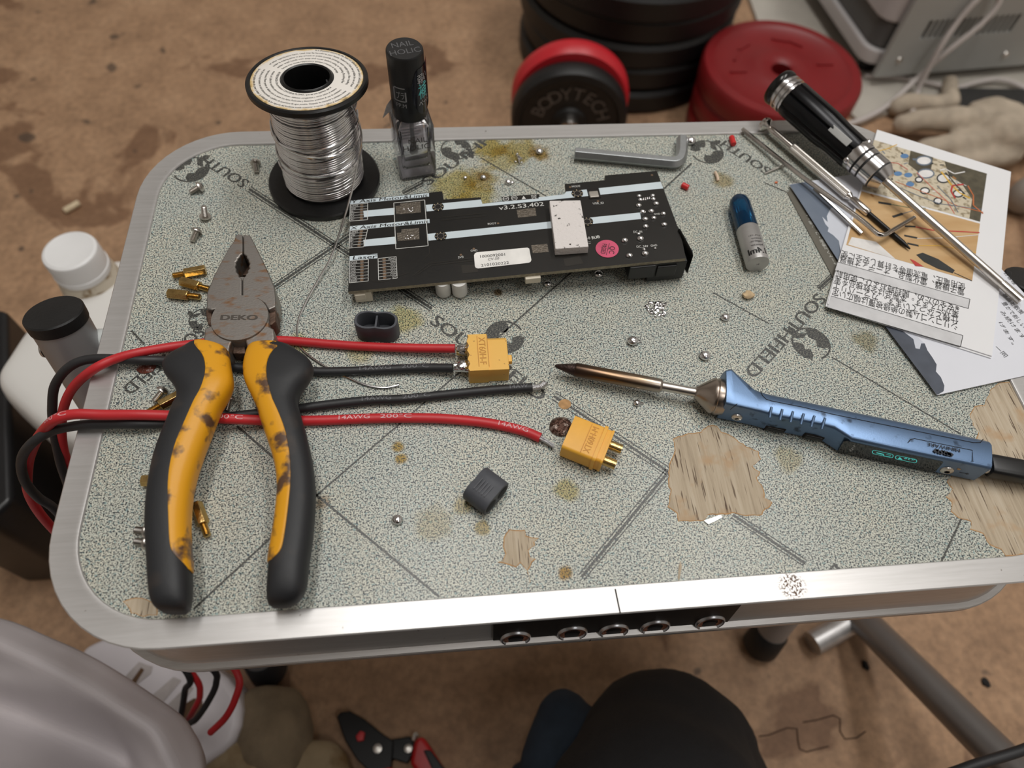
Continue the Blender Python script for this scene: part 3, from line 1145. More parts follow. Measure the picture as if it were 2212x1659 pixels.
df.inputs['Color'].default_value = (0.85, 0.84, 0.86, 1)
fr = nt.nodes.new('ShaderNodeFresnel')
fr.inputs['IOR'].default_value = 1.5
m1 = nt.nodes.new('ShaderNodeMixShader')
m1.inputs['Fac'].default_value = 0.10  # a little white scatter stands in for light refracted in the glass
m2 = nt.nodes.new('ShaderNodeMixShader')
nt.links.new(tr.outputs[0], m1.inputs[1])
m0 = nt.nodes.new('ShaderNodeMixShader')
m0.inputs['Fac'].default_value = 0.6
nt.links.new(df.outputs[0], m0.inputs[1])
nt.links.new(tl_.outputs[0], m0.inputs[2])
nt.links.new(m0.outputs[0], m1.inputs[2])
nt.links.new(fr.outputs[0], m2.inputs['Fac'])
nt.links.new(m1.outputs[0], m2.inputs[1])
nt.links.new(gl.outputs[0], m2.inputs[2])
nt.links.new(m2.outputs[0], nt.nodes['Material Output'].inputs['Surface'])


def sq(hw, z, rr, n=4):
    o = []
    for cx, cy, a0 in ((1, 1, 0), (-1, 1, 90), (-1, -1, 180), (1, -1, 270)):
        for k in range(n + 1):
            a = math.radians(a0 + 90 * k / n)
            o.append(BC + ex * (cx * (hw - rr) + rr * math.cos(a)) + ey * (cy * (hw - rr) + rr * math.sin(a)) + UP * z)
    return o


hw = BW_ / 2
mb = MB()
mb.rings([sq(hw - 0.0010, 0.0, 0.002), sq(hw - 0.0002, 0.0006, 0.002), sq(hw, 0.0014, 0.002), sq(hw, 0.0255, 0.002), sq(hw - 0.0004, 0.0270, 0.002), sq(hw - 0.0016, 0.0280, 0.003), sq(0.0058, 0.0288, 0.0056), sq(0.0058, 0.031, 0.0056)], 0)
mb.rings([sq(hw - 0.0022, 0.0046, 0.0012), sq(hw - 0.0018, 0.0054, 0.0016), sq(hw - 0.0018, 0.0250, 0.0016), sq(hw - 0.0030, 0.0262, 0.0022), sq(0.0042, 0.0274, 0.0040), sq(0.0042, 0.0308, 0.0040)], 1)
g = mb.build('glass_body', [GLASS, GLASS], bottle, sharp=50)
bm = bmesh.new()
bm.from_mesh(g.data)
bmesh.ops.reverse_faces(bm, faces=[f for f in bm.faces if f.material_index == 1])
bm.to_mesh(g.data)
bm.free()
CAPB = mat('matt_black_cap', (24, 24, 25), 0.45, 0, 0.1, 100, 0.04, 800)
RC = 0.0071
MC = Matrix.Translation(BC)
mb = MB().lathe([(RC * 0.9, 0.0286), (RC * 0.99, 0.0290), (RC, 0.0296), (RC, 0.0560), (RC * 0.985, 0.0568), (RC * 0.93, 0.0573), (0, 0.0573)], MC, 48)
a = BC + UP * 0.05735
mb.text('NAIL', a + ey * 0.0010 - ex * 0.0002, ex + ey * 0.03, UP, width=0.0082, height=0.0030, bold=-0.006, mi=1, center=True)
mb.text('HOLIC', a - ey * 0.0034, ex + ey * 0.03, UP, width=0.0116, height=0.0030, bold=-0.006, mi=1, center=True)
cap = mb.build('cap', [CAPB, mat('grey_foil_print', (92, 92, 94), 0.4)], bottle)


def capmap(r, a0, z0):
    """wrap flat lettering round the cap: x along the girth from angle a0, y up from z0"""
    def f(q):
        an = a0 + q.x / r
        d = ex * math.cos(an) + ey * math.sin(an)
        return BC + d * (r + q.z) + UP * (z0 + q.y)
    return f


STK = mat('dark_glossy_sticker', (13, 11, 24), 0.16, 0, 0.2)
TEAL = mat('teal_print', (94, 196, 196), 0.4)
LGREY = mat('pale_grey_print', (190, 190, 192), 0.5)
mb = MB()
v, f = [], []
rs = RC + 0.00015
a0s = -PI / 2 + 0.05
NS = 22
for j in range(NS + 1):
    an = a0s + (PI * 0.62) * j / NS
    top = 0.0520 - 0.0060 * max(0, 1 - j / 5) ** 2 + 0.0006 * j / NS
    bot = 0.0320 + 0.0070 * max(0, 1 - j / 6) ** 2
    d = ex * math.cos(an) + ey * math.sin(an)
    k = rs + (0.0022 * max(0, (j - 13) / 9) ** 2)
    v += [BC + d * k + UP * bot, BC + d * k + UP * top]
for j in range(NS):
    f.append((2 * j, 2 * j + 2, 2 * j + 3, 2 * j + 1))
mb.add(v, f, 0)
fm = lambda z: capmap(rs + 0.00008, -PI / 2 + 0.40, z)
mb.text('弱い', (0, 0, 0), (1, 0, 0), UP, height=0.0030, width=0.0058, mi=2, mapf=fm(0.0462))
mb.text('補', (0, 0, 0), (1, 0, 0), UP, height=0.0052, width=0.0052, mi=1, bold=0.01, mapf=fm(0.0395))
mb.text('ベース', (0, 0, 0), (1, 0, 0), UP, height=0.0026, width=0.0066, mi=2, mapf=fm(0.0356))
mb.build('sticker', [STK, TEAL, LGREY], bottle)
mb = MB()
for i in range(2):
    v, f = [], []
    for j in range(11):
        an = -PI / 2 - 1.15 + 1.45 * j / 10
        d = ex * math.cos(an) + ey * math.sin(an)
        v += [BC + d * (RC + 0.00007) + UP * 0.0332, BC + d * (RC + 0.00007) + UP * 0.0455]
    for j in range(10):
        f.append((2 * j, 2 * j + 2, 2 * j + 3, 2 * j + 1))
    if i == 0:
        mb.add(v, f, 0)
fm = lambda z, a=-1.02: capmap(RC + 0.00015, -PI / 2 + a, z)
mb.text('プラ', (0, 0, 0), (1, 0, 0), UP, height=0.0026, width=0.0034, bold=0.02, mi=1, mapf=fm(0.0402, -0.86))
mb.text('PP.M', (0, 0, 0), (1, 0, 0), UP, height=0.0018, width=0.0044, bold=0.01, mi=1, mapf=fm(0.0362, -0.92))


def capbar(a0, a1, z0, z1):
    q = capmap(RC + 0.00015, -PI / 2, 0)
    n = 5
    v, f = [], []
    for j in range(n + 1):
        x = (a0 + (a1 - a0) * j / n) * RC
        v += [q(Vector((x, z0, 0))), q(Vector((x, z1, 0)))]
    for j in range(n):
        f.append((2 * j, 2 * j + 2, 2 * j + 3, 2 * j + 1))
    mb.add(v, f, 1)


capbar(-0.98, -0.34, 0.0446, 0.0451)
capbar(-1.04, -0.36, 0.0388, 0.0393)
capbar(-1.06, -0.98, 0.0390, 0.0446)
capbar(-0.36, -0.28, 0.0390, 0.0434)
mb.build('recycling_sticker', [mat('black_film', (20, 20, 22), 0.3), mat('grey_film_print', (150, 150, 152), 0.5)], bottle)
# paper flap peeling from the cap's left
q = BC - ex * (RC + 0.0002) - ey * 0.001
MB().prism([q + UP * 0.037, q - ex * 0.0022 + UP * 0.0352 - ey * 0.001, q - ex * 0.0046 + UP * 0.0296 - ey * 0.0015, q - ex * 0.0034 + UP * 0.0292 + ey * 0.0008, q + UP * 0.0322], (0.0001, 0.0002, 0), 0).build('peeling_label', mat('torn_paper', (206, 200, 198), 0.8, 0, 0.12, 900), bottle)
# brush hanging in the polish
mb = MB().lathe([(0.0011, 0.029), (0.0010, 0.022), (0.0009, 0.0165)], MC, 12, 0)
mb.build('brush_stem', mat('brush_stem_grey', (92, 96, 100), 0.4), bottle)
MB().lathe([(0.0009, 0.0170), (0.0013, 0.0125), (0.0019, 0.0085), (0.0015, 0.0072), (0.0004, 0.0068)], MC @ Matrix.Translation((0, 0, 0)), 14).build('bristles', mat('black_bristle', (12, 12, 12), 0.6, bump=0.5, bscale=2500), bottle)
mb = MB()
c_ = BC + UP * 0.0196 - ey * (hw + 0.00004)
mb.text('NAIL', c_ + ex * 0.0008, ex, -ey, width=0.0078, height=0.0026, bold=-0.008, mi=0, center=True)
mb.text('HOLIC', c_ - UP * 0.0033, ex, -ey, width=0.0112, height=0.0026, bold=-0.008, mi=0, center=True)
mb.build('printed_name', mat('dark_grey_print', (72, 70, 70), 0.5), bottle)
mb = MB()
c_ = BC + ey * (hw + 0.0002)
mb.prism([c_ - ex * 0.0062 + UP * 0.006, c_ + ex * 0.0062 + UP * 0.006, c_ + ex * 0.0062 + UP * 0.0225, c_ - ex * 0.0062 + UP * 0.0225], ey * 0.0001, 0)
for k in range(9):
    z = 0.0210 - k * 0.00155
    mb.prism([c_ - ey * 0.0001 + ex * s_ + UP * zz for s_, zz in ((-0.0052, z), (0.0052 - 0.001 * (k % 3), z), (0.0052 - 0.001 * (k % 3), z + 0.0006), (-0.0052, z + 0.0006))], ey * 0.00005, 1)
LBW = mat('label_white', (236, 232, 234), 0.6)
nt = LBW.node_tree
x0_ = nt.nodes.new('ShaderNodeBsdfTranslucent')
x0_.inputs['Color'].default_value = (0.92, 0.9, 0.91, 1)
x1_ = nt.nodes.new('ShaderNodeMixShader')
x1_.inputs['Fac'].default_value = 0.55
nt.links.new(nt.nodes['Principled BSDF'].outputs[0], x1_.inputs[1])
nt.links.new(x0_.outputs[0], x1_.inputs[2])
nt.links.new(x1_.outputs[0], nt.nodes['Material Output'].inputs['Surface'])
mb.build('back_label', [LBW, mat('label_grey_lines', (176, 172, 176), 0.6)], bottle)

MB().box(BC + UP * 0.0010, (hw * 1.7, hw * 1.7, 0.0002), Matrix((ex, ey, UP)).transposed()).build('base_brightener', LBW, bottle)  # white sheet added inside the glass base to brighten the bottle
# ---------------------------------------------------------------- circuit board
def plane3(a, b, c):
    n = (b - a).cross(c - a).normalized()
    if n.z < 0:
        n = -n
    return a, n


PA, PN = plane3(T(752, 630, 0.0080), T(1481, 558, 0.0140), T(1420, 370, 0.0140))


def B_(px, py, lift=0.0):
    d = ray(px, py)
    o = PA + PN * lift
    t = (o - CAM_C).dot(PN) / d.dot(PN)
    return CAM_C + d * t


UB = (B_(1481, 558) - B_(752, 630)).normalized()
PCB = mat('black_solder_mask', (22, 21, 19), 0.32, 0, 0, 40, 0.02, 900, c2=(30, 28, 25), thr=0.5, soft=0.1)
PCBE = mat('board_edge_fibre', (150, 142, 122), 0.7, 0, 0.25, 900)
SILK = mat('white_silkscreen', (206, 218, 224), 0.5, 0, 0.05, 60)
SILKT = mat('white_legend', (214, 214, 210), 0.5)
COPPER = mat('bare_gold_pad', (126, 104, 84), 0.4, 0.5, 0.1)
PADG = mat('dull_solder_area', (106, 98, 88), 0.4, 0.6, 0.15, 600, 0.3, 1200)
pcb = thing('circuit_board', 'long black circuit board with white stripes and white print, lying component side down', 'circuit board', T(1100, 520, 0))
outl = [(752, 630), (1481.5, 558), (1475, 527), (1466, 492), (1463, 489), (1461, 482), (1436, 415), (1419, 369), (1306.5, 379), (1307, 389), (1220, 397.5), (1222.5, 421), (1166, 426), (1164, 419), (1086, 425), (1088, 434), (1042, 440), (1038.5, 426), (958.5, 431), (955.5, 413), (758, 432.5)]
P = [B_(x, y) for x, y in outl]
th = 0.0016
mb = MB()
n_ = len(P)
v = P + [p - PN * th for p in P]
mb.add(v, [tuple(range(n_)), tuple(range(2 * n_ - 1, n_ - 1, -1))], 0, False)
mb.add(v, [(i, (i + 1) % n_, n_ + (i + 1) % n_, n_ + i) for i in range(n_)], 1, False)
L1, L2 = 0.00006, 0.0001


def q(px, mi, lift=L1):
    mb.face([B_(x, y, lift) for x, y in px], mi)


def zc(L):
    return [(700 + x / 2.572, 340 + y / 2.572) for x, y in L]


def zd(L):
    return [(740 + x / 6.912, 400 + y / 6.912) for x, y in L]


# white stripes
for s_ in ([(218, 297), (392, 280), (392, 318), (222, 331)], [(565, 264), (872, 234), (880, 258), (1335, 205), (1345, 190), (1870, 135), (1885, 172), (1000, 262), (570, 300)], [(218, 458), (398, 440), (402, 480), (222, 495)],
           [(575, 425), (1755, 306), (1762, 342), (580, 463)]):
    q(zc(s_), 2)


def ptext(s, a, b, capv, mi=3, bold=0.0, italic=0.0, lift=L2, h=None):
    """lettering along a-b (pixels); capv: pixel at the top of the first capital"""
    A, Bq, Cq = B_(a[0], a[1], lift), B_(b[0], b[1], lift), B_(capv[0], capv[1], lift)
    x = (Bq - A).normalized()
    y = PN.cross(x)
    mb.text(s, A, Bq - A, PN, width=(Bq - A).length, height=abs((Cq - A).dot(y)), bold=bold, mi=mi, italic=italic)


# headed blocks: black italics on white
def head(s, quad, a, b, cap_, **k):
    q(zd(quad), 2)
    ptext(s, zd([a])[0], zd([b])[0], zd([cap_])[0], mi=0, bold=0.012, italic=0.18, **k)


head('Y Axis Motor&Limit', [(130, 230), (1290, 117), (1290, 172), (110, 285)], (125, 272), (1272, 172), (125, 225))
head('X Axis Motor&Limit', [(115, 613), (1298, 505), (1300, 565), (104, 675)], (115, 665), (1285, 562), (115, 618))
head('Laser', [(104, 1062), (520, 1022), (523, 1090), (104, 1125)], (150, 1112), (505, 1088), (150, 1058))


def line(px, w=1.1, mi=3):
    for a, b in zip(px[:-1], px[1:]):
        A, Bq = B_(a[0], a[1], L2), B_(b[0], b[1], L2)
        s_ = (Bq - A).cross(PN).normalized() * w * dep(A) / FPX / 2
        mb.face([A - s_, Bq - s_, Bq + s_, A + s_], mi)


def block(tl, tr, bl, br, names, padx, left=True):
    tl, tr, bl, br = [Vector(p) for p in zd([tl, tr, bl, br])]
    n = len(names)
    line([tl, tr, br, bl, tl], 1.2)
    for i in range(1, n):
        f = i / n
        line([tl.lerp(bl, f), tr.lerp(br, f)], 0.8)
    for i, s in enumerate(names):
        f0, f1 = (i + 0.80) / n, (i + 0.25) / n
        if left:
            a = tl.lerp(bl, f0) + Vector((2, 0))
            e = tl.lerp(bl, f0).lerp(tr.lerp(br, f0), 0.10 + 0.075 * len(s))
            c_ = tl.lerp(bl, f1)
        else:
            a = tl.lerp(bl, f0).lerp(tr.lerp(br, f0), 0.92 - 0.085 * len(s))
            e = tl.lerp(bl, f0).lerp(tr.lerp(br, f0), 0.95)
            c_ = tl.lerp(bl, f1).lerp(tr.lerp(br, f1), 0.92 - 0.085 * len(s))
        ptext(s, a, e, c_)
        pd = tl.lerp(bl, (i + 0.5) / n).lerp(tr.lerp(br, (i + 0.5) / n), padx)
        O_ = B_(pd.x, pd.y, L2)
        r_ = 0.00072
        e1 = (B_(pd.x + 5, pd.y - 0.4, L2) - O_).normalized()
        e2 = PN.cross(e1)
        mb.face([O_ + e1 * r_ * math.cos(2 * PI * k / 12) + e2 * r_ * 0.8 * math.sin(2 * PI * k / 12) for k in range(12)], 4)


block((115, 293), (375, 268), (106, 538), (372, 515), ['LIMIT', 'GND', 'B-', 'B+', 'A+', 'A-'], 0.66)
block((110, 680), (375, 658), (100, 940), (315, 920), ['LIMIT', 'GND', 'B-', 'B+', 'A+', 'A-'], 0.66)
block((105, 1130), (385, 1108), (102, 1458), (383, 1430), ['IO44', 'IO2', 'GND', 'GND', 'GND', '1TXD', '1RXD'], 0.66)
block((530, 1095), (800, 1065), (538, 1415), (815, 1388), ['IO43', 'VIN', 'VCC', 'VCC', 'VCC', 'PWM', '5V'], 0.33, False)
# driver outline with two bare areas
line(zd([(765, 265), (1225, 220), (1277, 905), (795, 950), (765, 265)]), 1.4)
q(zd([(790, 312), (862, 306), (862, 275), (1160, 240), (1170, 405), (870, 432), (800, 432)]), 5)
q(zd([(812, 712), (880, 708), (880, 660), (1140, 638), (1148, 808), (820, 835)]), 5)
rnd = random.Random(5)
for (cx, cy) in ((985, 365), (1010, 770)):
    for k in range(9):
        x, y = cx + rnd.uniform(-70, 70), cy + rnd.uniform(-30, 30)
        pxy = zd([(x, y)])[0]
        mb.ball(B_(pxy[0], pxy[1], 0.0001), (0.00035, 0.0003, 0.0002), 8, 5, 6)
# dull rectangles and labels
q(zc([(1070, 292), (1173, 280), (1180, 325), (1078, 335)]), 5)
q(zc([(1150, 488), (1240, 480), (1248, 525), (1160, 532)]), 5)
q(zc([(762, 600), (850, 596), (856, 636), (770, 645)]), 7)
q(zc([(1330, 566), (1420, 545), (1440, 590), (1340, 606)]), 7)
q(zc([(985, 220), (1185, 203), (1193, 228), (992, 246)]), 0)
for i, s in enumerate(('HF', 'Pb')):
    x, y = zc([(1010 + i * 47, 230 - i * 4)])[0]
    O_ = B_(x, y, L2)
    e1 = (B_(x + 5, y - 0.5, L2) - O_).normalized()
    e2 = PN.cross(e1)
    N = 20
    ro, ri = 0.0013, 0.00108
    for k in range(N):
        a0, a1 = 2 * PI * k / N, 2 * PI * (k + 1) / N
        mb.face([O_ + (e1 * math.cos(a) + e2 * math.sin(a)) * r_ for a, r_ in ((a0, ro), (a1, ro), (a1, ri), (a0, ri))], 3)
    mb.text(s, O_ - e1 * 0.0008 - e2 * 0.0004, e1, PN, width=0.0016, height=0.0009, mi=3)
q(zc([(1098, 233), (1122, 230), (1108, 214)]), 3, L2)
line(zc([(1150, 210), (1180, 228)]), 1)
line(zc([(1180, 207), (1156, 230)]), 1)
line(zc([(1152, 212), (1158, 232), (1176, 230), (1178, 209), (1152, 212)]), 0.9)
ptext('v3.2.S3.402', zc([(973, 292)])[0], zc([(1222, 268)])[0], zc([(973, 270)])[0], bold=0.005)
ptext('BOOT', zc([(910, 374)])[0], zc([(957, 371)])[0], zc([(910, 364)])[0])
ptext('3V3', zc([(745, 562)])[0], zc([(775, 558)])[0], zc([(745, 550)])[0])
ptext('GND', zc([(815, 524)])[0], zc([(852, 521)])[0], zc([(815, 513)])[0])
ptext('MODE', zc([(1378, 167)])[0], zc([(1424, 163)])[0], zc([(1378, 157)])[0])
ptext('USB_ID', zc([(1495, 261)])[0], zc([(1555, 257)])[0], zc([(1495, 250)])[0])
ptext('GND', zc([(1834, 319)])[0], zc([(1868, 317)])[0], zc([(1834, 310)])[0])
ptext('DC_IN', zc([(1720, 420)])[0], zc([(1768, 418)])[0], zc([(1720, 408)])[0])
ptext('DC_24V', zc([(1738, 502)])[0], zc([(1802, 498)])[0], zc([(1738, 490)])[0])
ptext('GND', zc([(1816, 496)])[0], zc([(1852, 493)])[0], zc([(1816, 485)])[0])
ptext('-0', zc([(1462, 456)])[0], zc([(1480, 453)])[0], zc([(1462, 442)])[0])
ptext('RU®', zc([(1490, 455)])[0], zc([(1535, 448)])[0], zc([(1490, 438)])[0], bold=0.03)
ptext('.:::', zc([(1466, 480)])[0], zc([(1482, 478)])[0], zc([(1466, 462)])[0])
for (x, y) in ((967, 366), (760, 541), (832, 507), (1367, 165), (1522, 243), (1822, 98)):
    x, y = zc([(x, y)])[0]
    O_ = B_(x, y, L1)
    e1 = (B_(x + 5, y - 0.5, L1) - O_).normalized()
    e2 = PN.cross(e1)
    mb.face([O_ + (e1 * math.cos(a) + e2 * math.sin(a)) * 0.0005 for a in [2 * PI * k / 10 for k in range(10)]], 4)
# faint traces under the mask
for t_ in ([(490, 660), (580, 590), (830, 560)], [(520, 650), (592, 600), (840, 572)], [(560, 560), (585, 535), (585, 500)], [(240, 660), (280, 690), (330, 690), (470, 640)], [(200, 520), (240, 540), (380, 540)], [(650, 350), (900, 325)], [(640, 335), (900, 309)]):
    line(zc(t_), 1.2, 7)
board = mb.build('board', [PCB, PCBE, SILK, SILKT, COPPER, PADG, SOLDER, mat('trace_relief', (40, 36, 30), 0.35)], pcb, recalc=False)
# plated mounting holes, solder joints
for i, (x, y) in enumerate(((633, 275), (648, 437), (1407, 200), (1462, 357))):
    x, y = zc([(x, y)])[0]
    O_ = B_(x, y, 0.0001)
    M = Matrix.Translation(O_) @ frame(UB, PN).to_4x4()
    mb = MB()
    R0 = 0.0024
    mb.lathe([(R0, 0), (R0, 0.00008), (R0 * 0.60, 0.00008)], M, 24, 0, False, False)
    mb.lathe([(R0 * 0.6, 0.0001), (R0 * 0.52, 0.0001), (R0 * 0.5, -0.0004)], M, 24, 1, False, False)
    mb.lathe([(R0 * 0.52, 0.00009), (0, 0.00009)], M, 20, 2, False, False)
    for k in range(8):
        a = 2 * PI * k / 8
        mb.ball(O_ + M.to_3x3() @ Vector((R0 * 0.8 * math.cos(a), R0 * 0.8 * math.sin(a), 0.0001)), (0.0003, 0.0003, 0.00012), 8, 5, 3)
    mb.build('mounting_hole', [PCB, STEEL, GAP, mat('plated_via', (170, 156, 128), 0.3, 0.9)], board)
jr = random.Random(9)
for (x, y, s_) in ((1758, 452, 1.3), (1671, 462, 1.25), (1784, 535, 1.3), (1697, 546, 1.25), (1748, 425, 0.7), (1778, 511, 0.6), (1840, 505, 0.5),
                   (1845, 257, 1.1), (1748, 267, 1.1), (1770, 303, 1.1), (1818, 299, 1.1), (1885, 313, 1.0), (1785, 343, 1.1), (1832, 337, 1.0), (1787, 384, 1.1), (1890, 373, 1.1),
                   (1750, 215, 0.9), (1826, 212, 0.9), (1758, 236, 0.9), (1830, 232, 0.9)):
    x, y = zc([(x, y)])[0]
    MB().ball(B_(x, y, 0.0002), (0.00115 * s_, 0.00095 * s_, 0.0008 * s_), 14, 8, 0, frame(UB, PN), 0.03).build('solder_joint', SOLDER, board)
mb = MB()
for k in range(4):
    for j in range(2):
        x, y = zc([(1775 + 11 * k, 228 - 2 * k + 7 * j)])[0]
        mb.ball(B_(x, y, 0.0001), (0.00035, 0.0004, 0.00025), 8, 5)
mb.build('pin_row', SOLDER, board)
# switch seen through its slot
x, y = zc([(1499, 207)])[0]
M3 = frame(B_(x + 10, y - 1) - B_(x, y), PN)
MB().box(B_(x, y - 3, 0.0001), (0.0050, 0.0058, 0.0002), M3).build('slot', GAP, board)
MB().box(B_(x, y, 0.0005), (0.0038, 0.0034, 0.0010), M3).build('slide_switch', mat('nickel_slider', (190, 184, 176), 0.35, 0.7), board, bevel=0.0003)
# serial sticker (its square code left out)
mb = MB()
st = zc([(833, 545), (838, 534), (848, 528), (1130, 502), (1140, 508), (1152, 570), (1148, 580), (1138, 586), (856, 618), (843, 614), (838, 605)])
mb.prism([B_(x, y, 0.00008) for x, y in st], PN * 0.0001)
W0 = 0.00022
ptext('1000092001', zc([(868, 558)])[0], zc([(1006, 546)])[0], zc([(868, 543)])[0], mi=1, bold=0.005, lift=W0)
ptext('CV-50', zc([(910, 573)])[0], zc([(972, 567)])[0], zc([(910, 560)])[0], mi=1, italic=0.2, bold=-0.01, lift=W0)
ptext('2101020222', zc([(873, 607)])[0], zc([(1028, 591)])[0], zc([(873, 592)])[0], mi=1, bold=0.005, lift=W0)
mb.build('serial_sticker', [mat('white_sticker', (236, 234, 230), 0.4), INK], pcb)
# pink QC sticker
x, y = zc([(1573, 508)])[0]
O_ = B_(x, y, 0.0001)
xr = zc([(1637, 508)])[0]
R0 = (B_(xr[0], xr[1], 0.0001) - O_).length
M = Matrix.Translation(O_) @ frame(UB, PN).to_4x4()
mb = MB().lathe([(R0, 0), (R0, 0.00012), (0, 0.00012)], M, 40)
ze = lambda x, y: (1240 + x / 13.825, 440 + y / 13.825)
ptext('QC', ze(1075, 1262), ze(1040, 1480), ze(1235, 1275), mi=1, bold=-0.005, lift=0.0003)
ptext('PASSED', ze(850, 1190), ze(790, 1480), ze(990, 1215), mi=1, bold=-0.005, lift=0.0003)
la = [B_(*ze(x, y), 0.0003) for x, y in ((1050, 1180), (1065, 1180), (970, 1530), (955, 1530))]
mb.face(la, 1)
mb.build('inspection_sticker', [mat('pink_foil', (212, 92, 122), 0.3, 0, 0.12, 160), INK], pcb)
# thermal pad
top = zc([(1252, 240), (1425, 237), (1470, 495), (1285, 508)])
FOAM = mat('white_foam', (226, 220, 217), 0.85, 0, 0, 420, 0.3, 900, c2=(60, 54, 50), thr=0.67, soft=0.03, detail=4)
PADH = 0.0040
tp = [B_(x, y, PADH) for x, y in top]
mb = MB().prism([p - PN * (PADH - 0.0001) for p in tp], PN * (PADH - 0.0001))
mb.build('thermal_pad', FOAM, pcb, bevel=0.0003)
# parts hanging under the board
def under(px, py, z=-th):
    return B_(px, py, z)


ub = (B_(1481, 558) - B_(752, 630)).normalized()
vb = PN.cross(ub)
for px_ in (955, 991):
    c_ = under(px_, 606)
    MB().lathe([(0.0030, 0.0), (0.0030, 0.0070), (0.0027, 0.0074), (0, 0.0074)], Matrix.Translation(c_) @ frame(ub, PN).to_4x4() @ Matrix.Rotation(PI, 4, 'X'), 28).build('capacitor', mat('white_sleeve', (222, 222, 220), 0.4), pcb)
c_ = under(782, 622) - PN * 0.0030
mb = MB().box(c_, (0.0066, 0.0045, 0.0058), Matrix((ub, vb, PN)).transposed())
mb.box(c_ - vb * 0.0024 + PN * 0.0008 - ub * 0.001, (0.0040, 0.0010, 0.0030), Matrix((ub, vb, PN)).transposed())
mb.build('socket', mat('cream_nylon', (214, 206, 188), 0.5), pcb, bevel=0.0003)
c_ = under(1150, 592) - PN * 0.0015
MB().box(c_, (0.0060, 0.0045, 0.003), Matrix((ub, vb, PN)).transposed()).build('connector', mat('cream_nylon', (214, 206, 188), 0.5), pcb, bevel=0.0003)
JACK = mat('jack_black', (20, 20, 21), 0.4, 0, 0.1)
M3 = Matrix((ub, vb, PN)).transposed()
c_ = under(1440, 548) - PN * 0.0056
mb = MB().box(c_, (0.0150, 0.0088, 0.0108), M3)
mb.box(c_ - ub * 0.0005 - vb * 0.0046 + PN * 0.001, (0.008, 0.0012, 0.0060), M3)
pj = mb.build('power_jack', JACK, pcb, bevel=0.0004)
# its flange beyond the board's right end
fl = [B_(x, y, 0.0015) for x, y in zc([(1965, 398), (1985, 400), (2072, 530), (2062, 575)])]
e_ = ub * 0.0016
pts_ = [B_(1465, 493, 0.0012), B_(1470, 493, 0.0016), B_(1497, 543, 0.0016), B_(1498, 553, 0.0010)]
mb = MB().prism([p - PN * 0.0115 for p in pts_], PN * 0.0115)
mb.build('flange', JACK, pj, bevel=0.0004)
c_ = under(1385, 560) - PN * 0.0035
MB().box(c_, (0.0105, 0.0080, 0.0070), M3).build('terminal_block', JACK, pcb, bevel=0.0004)

# ---------------------------------------------------------------- wires and connectors
REDW = mat('red_silicone_insulation', (194, 42, 48), 0.45, 0, 0.06, 90, 0.03, 900)
BLKW = mat('black_silicone_insulation', (38, 38, 40), 0.5, 0, 0.15, 120, 0.04, 700)
WPR = mat('faded_white_print', (226, 178, 182), 0.5)
WPK = mat('faded_grey_print', (104, 104, 108), 0.5)
XTY = mat('yellow_nylon', (238, 176, 62), 0.42, 0, 0.05, 120, 0.04, 900)
XTD = mat('scuffed_yellow_nylon', (238, 186, 88), 0.42, 0, 0, 500, 0.04, 900, c2=(150, 106, 48), thr=0.72, soft=0.03)
RW = 0.00168
TIN = mat('tinned_strands', (200, 200, 202), 0.28, 1.0, 0.12, 900, 0.5, 2600)


def wpath(L):
    """pixels with heights above the table top"""
    return spl([T(x, y, z) for x, y, z in L], 9)


def wiretext(mb, pts, r, s, px0, px1, tilt=0.0, h=0.0015, mi=1):
    """print along the wire between two pixels, wrapped over its top"""
    best = lambda px: min(range(len(pts)), key=lambda i: (pts[i] - T(px[0], px[1], r * 1.6)).length)
    i0, i1 = best(px0), best(px1)
    seg = pts[min(i0, i1):max(i0, i1) + 1]
    if i0 > i1:
        seg = seg[::-1]
    cum = [0.0]
    for a, b in zip(seg[:-1], seg[1:]):
        cum.append(cum[-1] + (b - a).length)
    Ltot = cum[-1]
    v, f = text_mesh(s, 0.0, 0.12)
    x0, x1 = min(p.x for p in v), max(p.x for p in v)
    out = []
    for p in v:
        d = (p.x - x0) / (x1 - x0) * Ltot
        k = max(0, min(len(cum) - 2, next((i for i in range(len(cum) - 1) if cum[i + 1] >= d), len(cum) - 2)))
        u = (d - cum[k]) / max(1e-9, cum[k + 1] - cum[k])
        c_ = seg[k].lerp(seg[k + 1], u)
        t_ = (seg[k + 1] - seg[k]).normalized()
        sd = UP.cross(t_).normalized()
        n_ = t_.cross(sd)
        a = (p.y * h / 0.7 - h / 2) / r + tilt
        out.append(c_ + (sd * math.sin(a) + n_ * math.cos(a)) * (r + 0.00006))
    mb.add(out, f, mi, False)


FZ = -0.235
red1 = wpath([(983, 753, .0040), (900, 752, .0030), (800, 749, .0022), (720, 744, .0018), (650, 738, .0018), (600, 735, .0018), (500, 735, .0018), (420, 743, .0020), (365, 750, .0028), (298, 762, .0052), (247, 776, .0054), (199, 800, .0046), (159, 836, -.004), (139, 876, -.013), (133, 920, -.024), (137, 968, -.036), (150, 1010, -.05), (190, 1120, -.09), (300, 1330, -.15), (415, 1455, -.185), (432, 1500, -.200), (418, 1535, -.215), (408, 1552, -.225)])
blk1 = wpath([(978, 795, .0036), (900, 795, .0022), (800, 800, .0018), (700, 803, .0018), (600, 800, .0018), (520, 795, .0018), (440, 786, .0018), (350, 779, .0024), (298, 778, .0038), (203, 775, .0034), (151, 792, .0015), (119, 832, -.006), (113, 879, -.015), (115, 918, -.024), (123, 966, -.034), (139, 1026, -.05), (180, 1120, -.09), (300, 1320, -.15), (405, 1455, -.18), (400, 1490, -.195), (394, 1530, -.21), (388, 1556, -.22)])
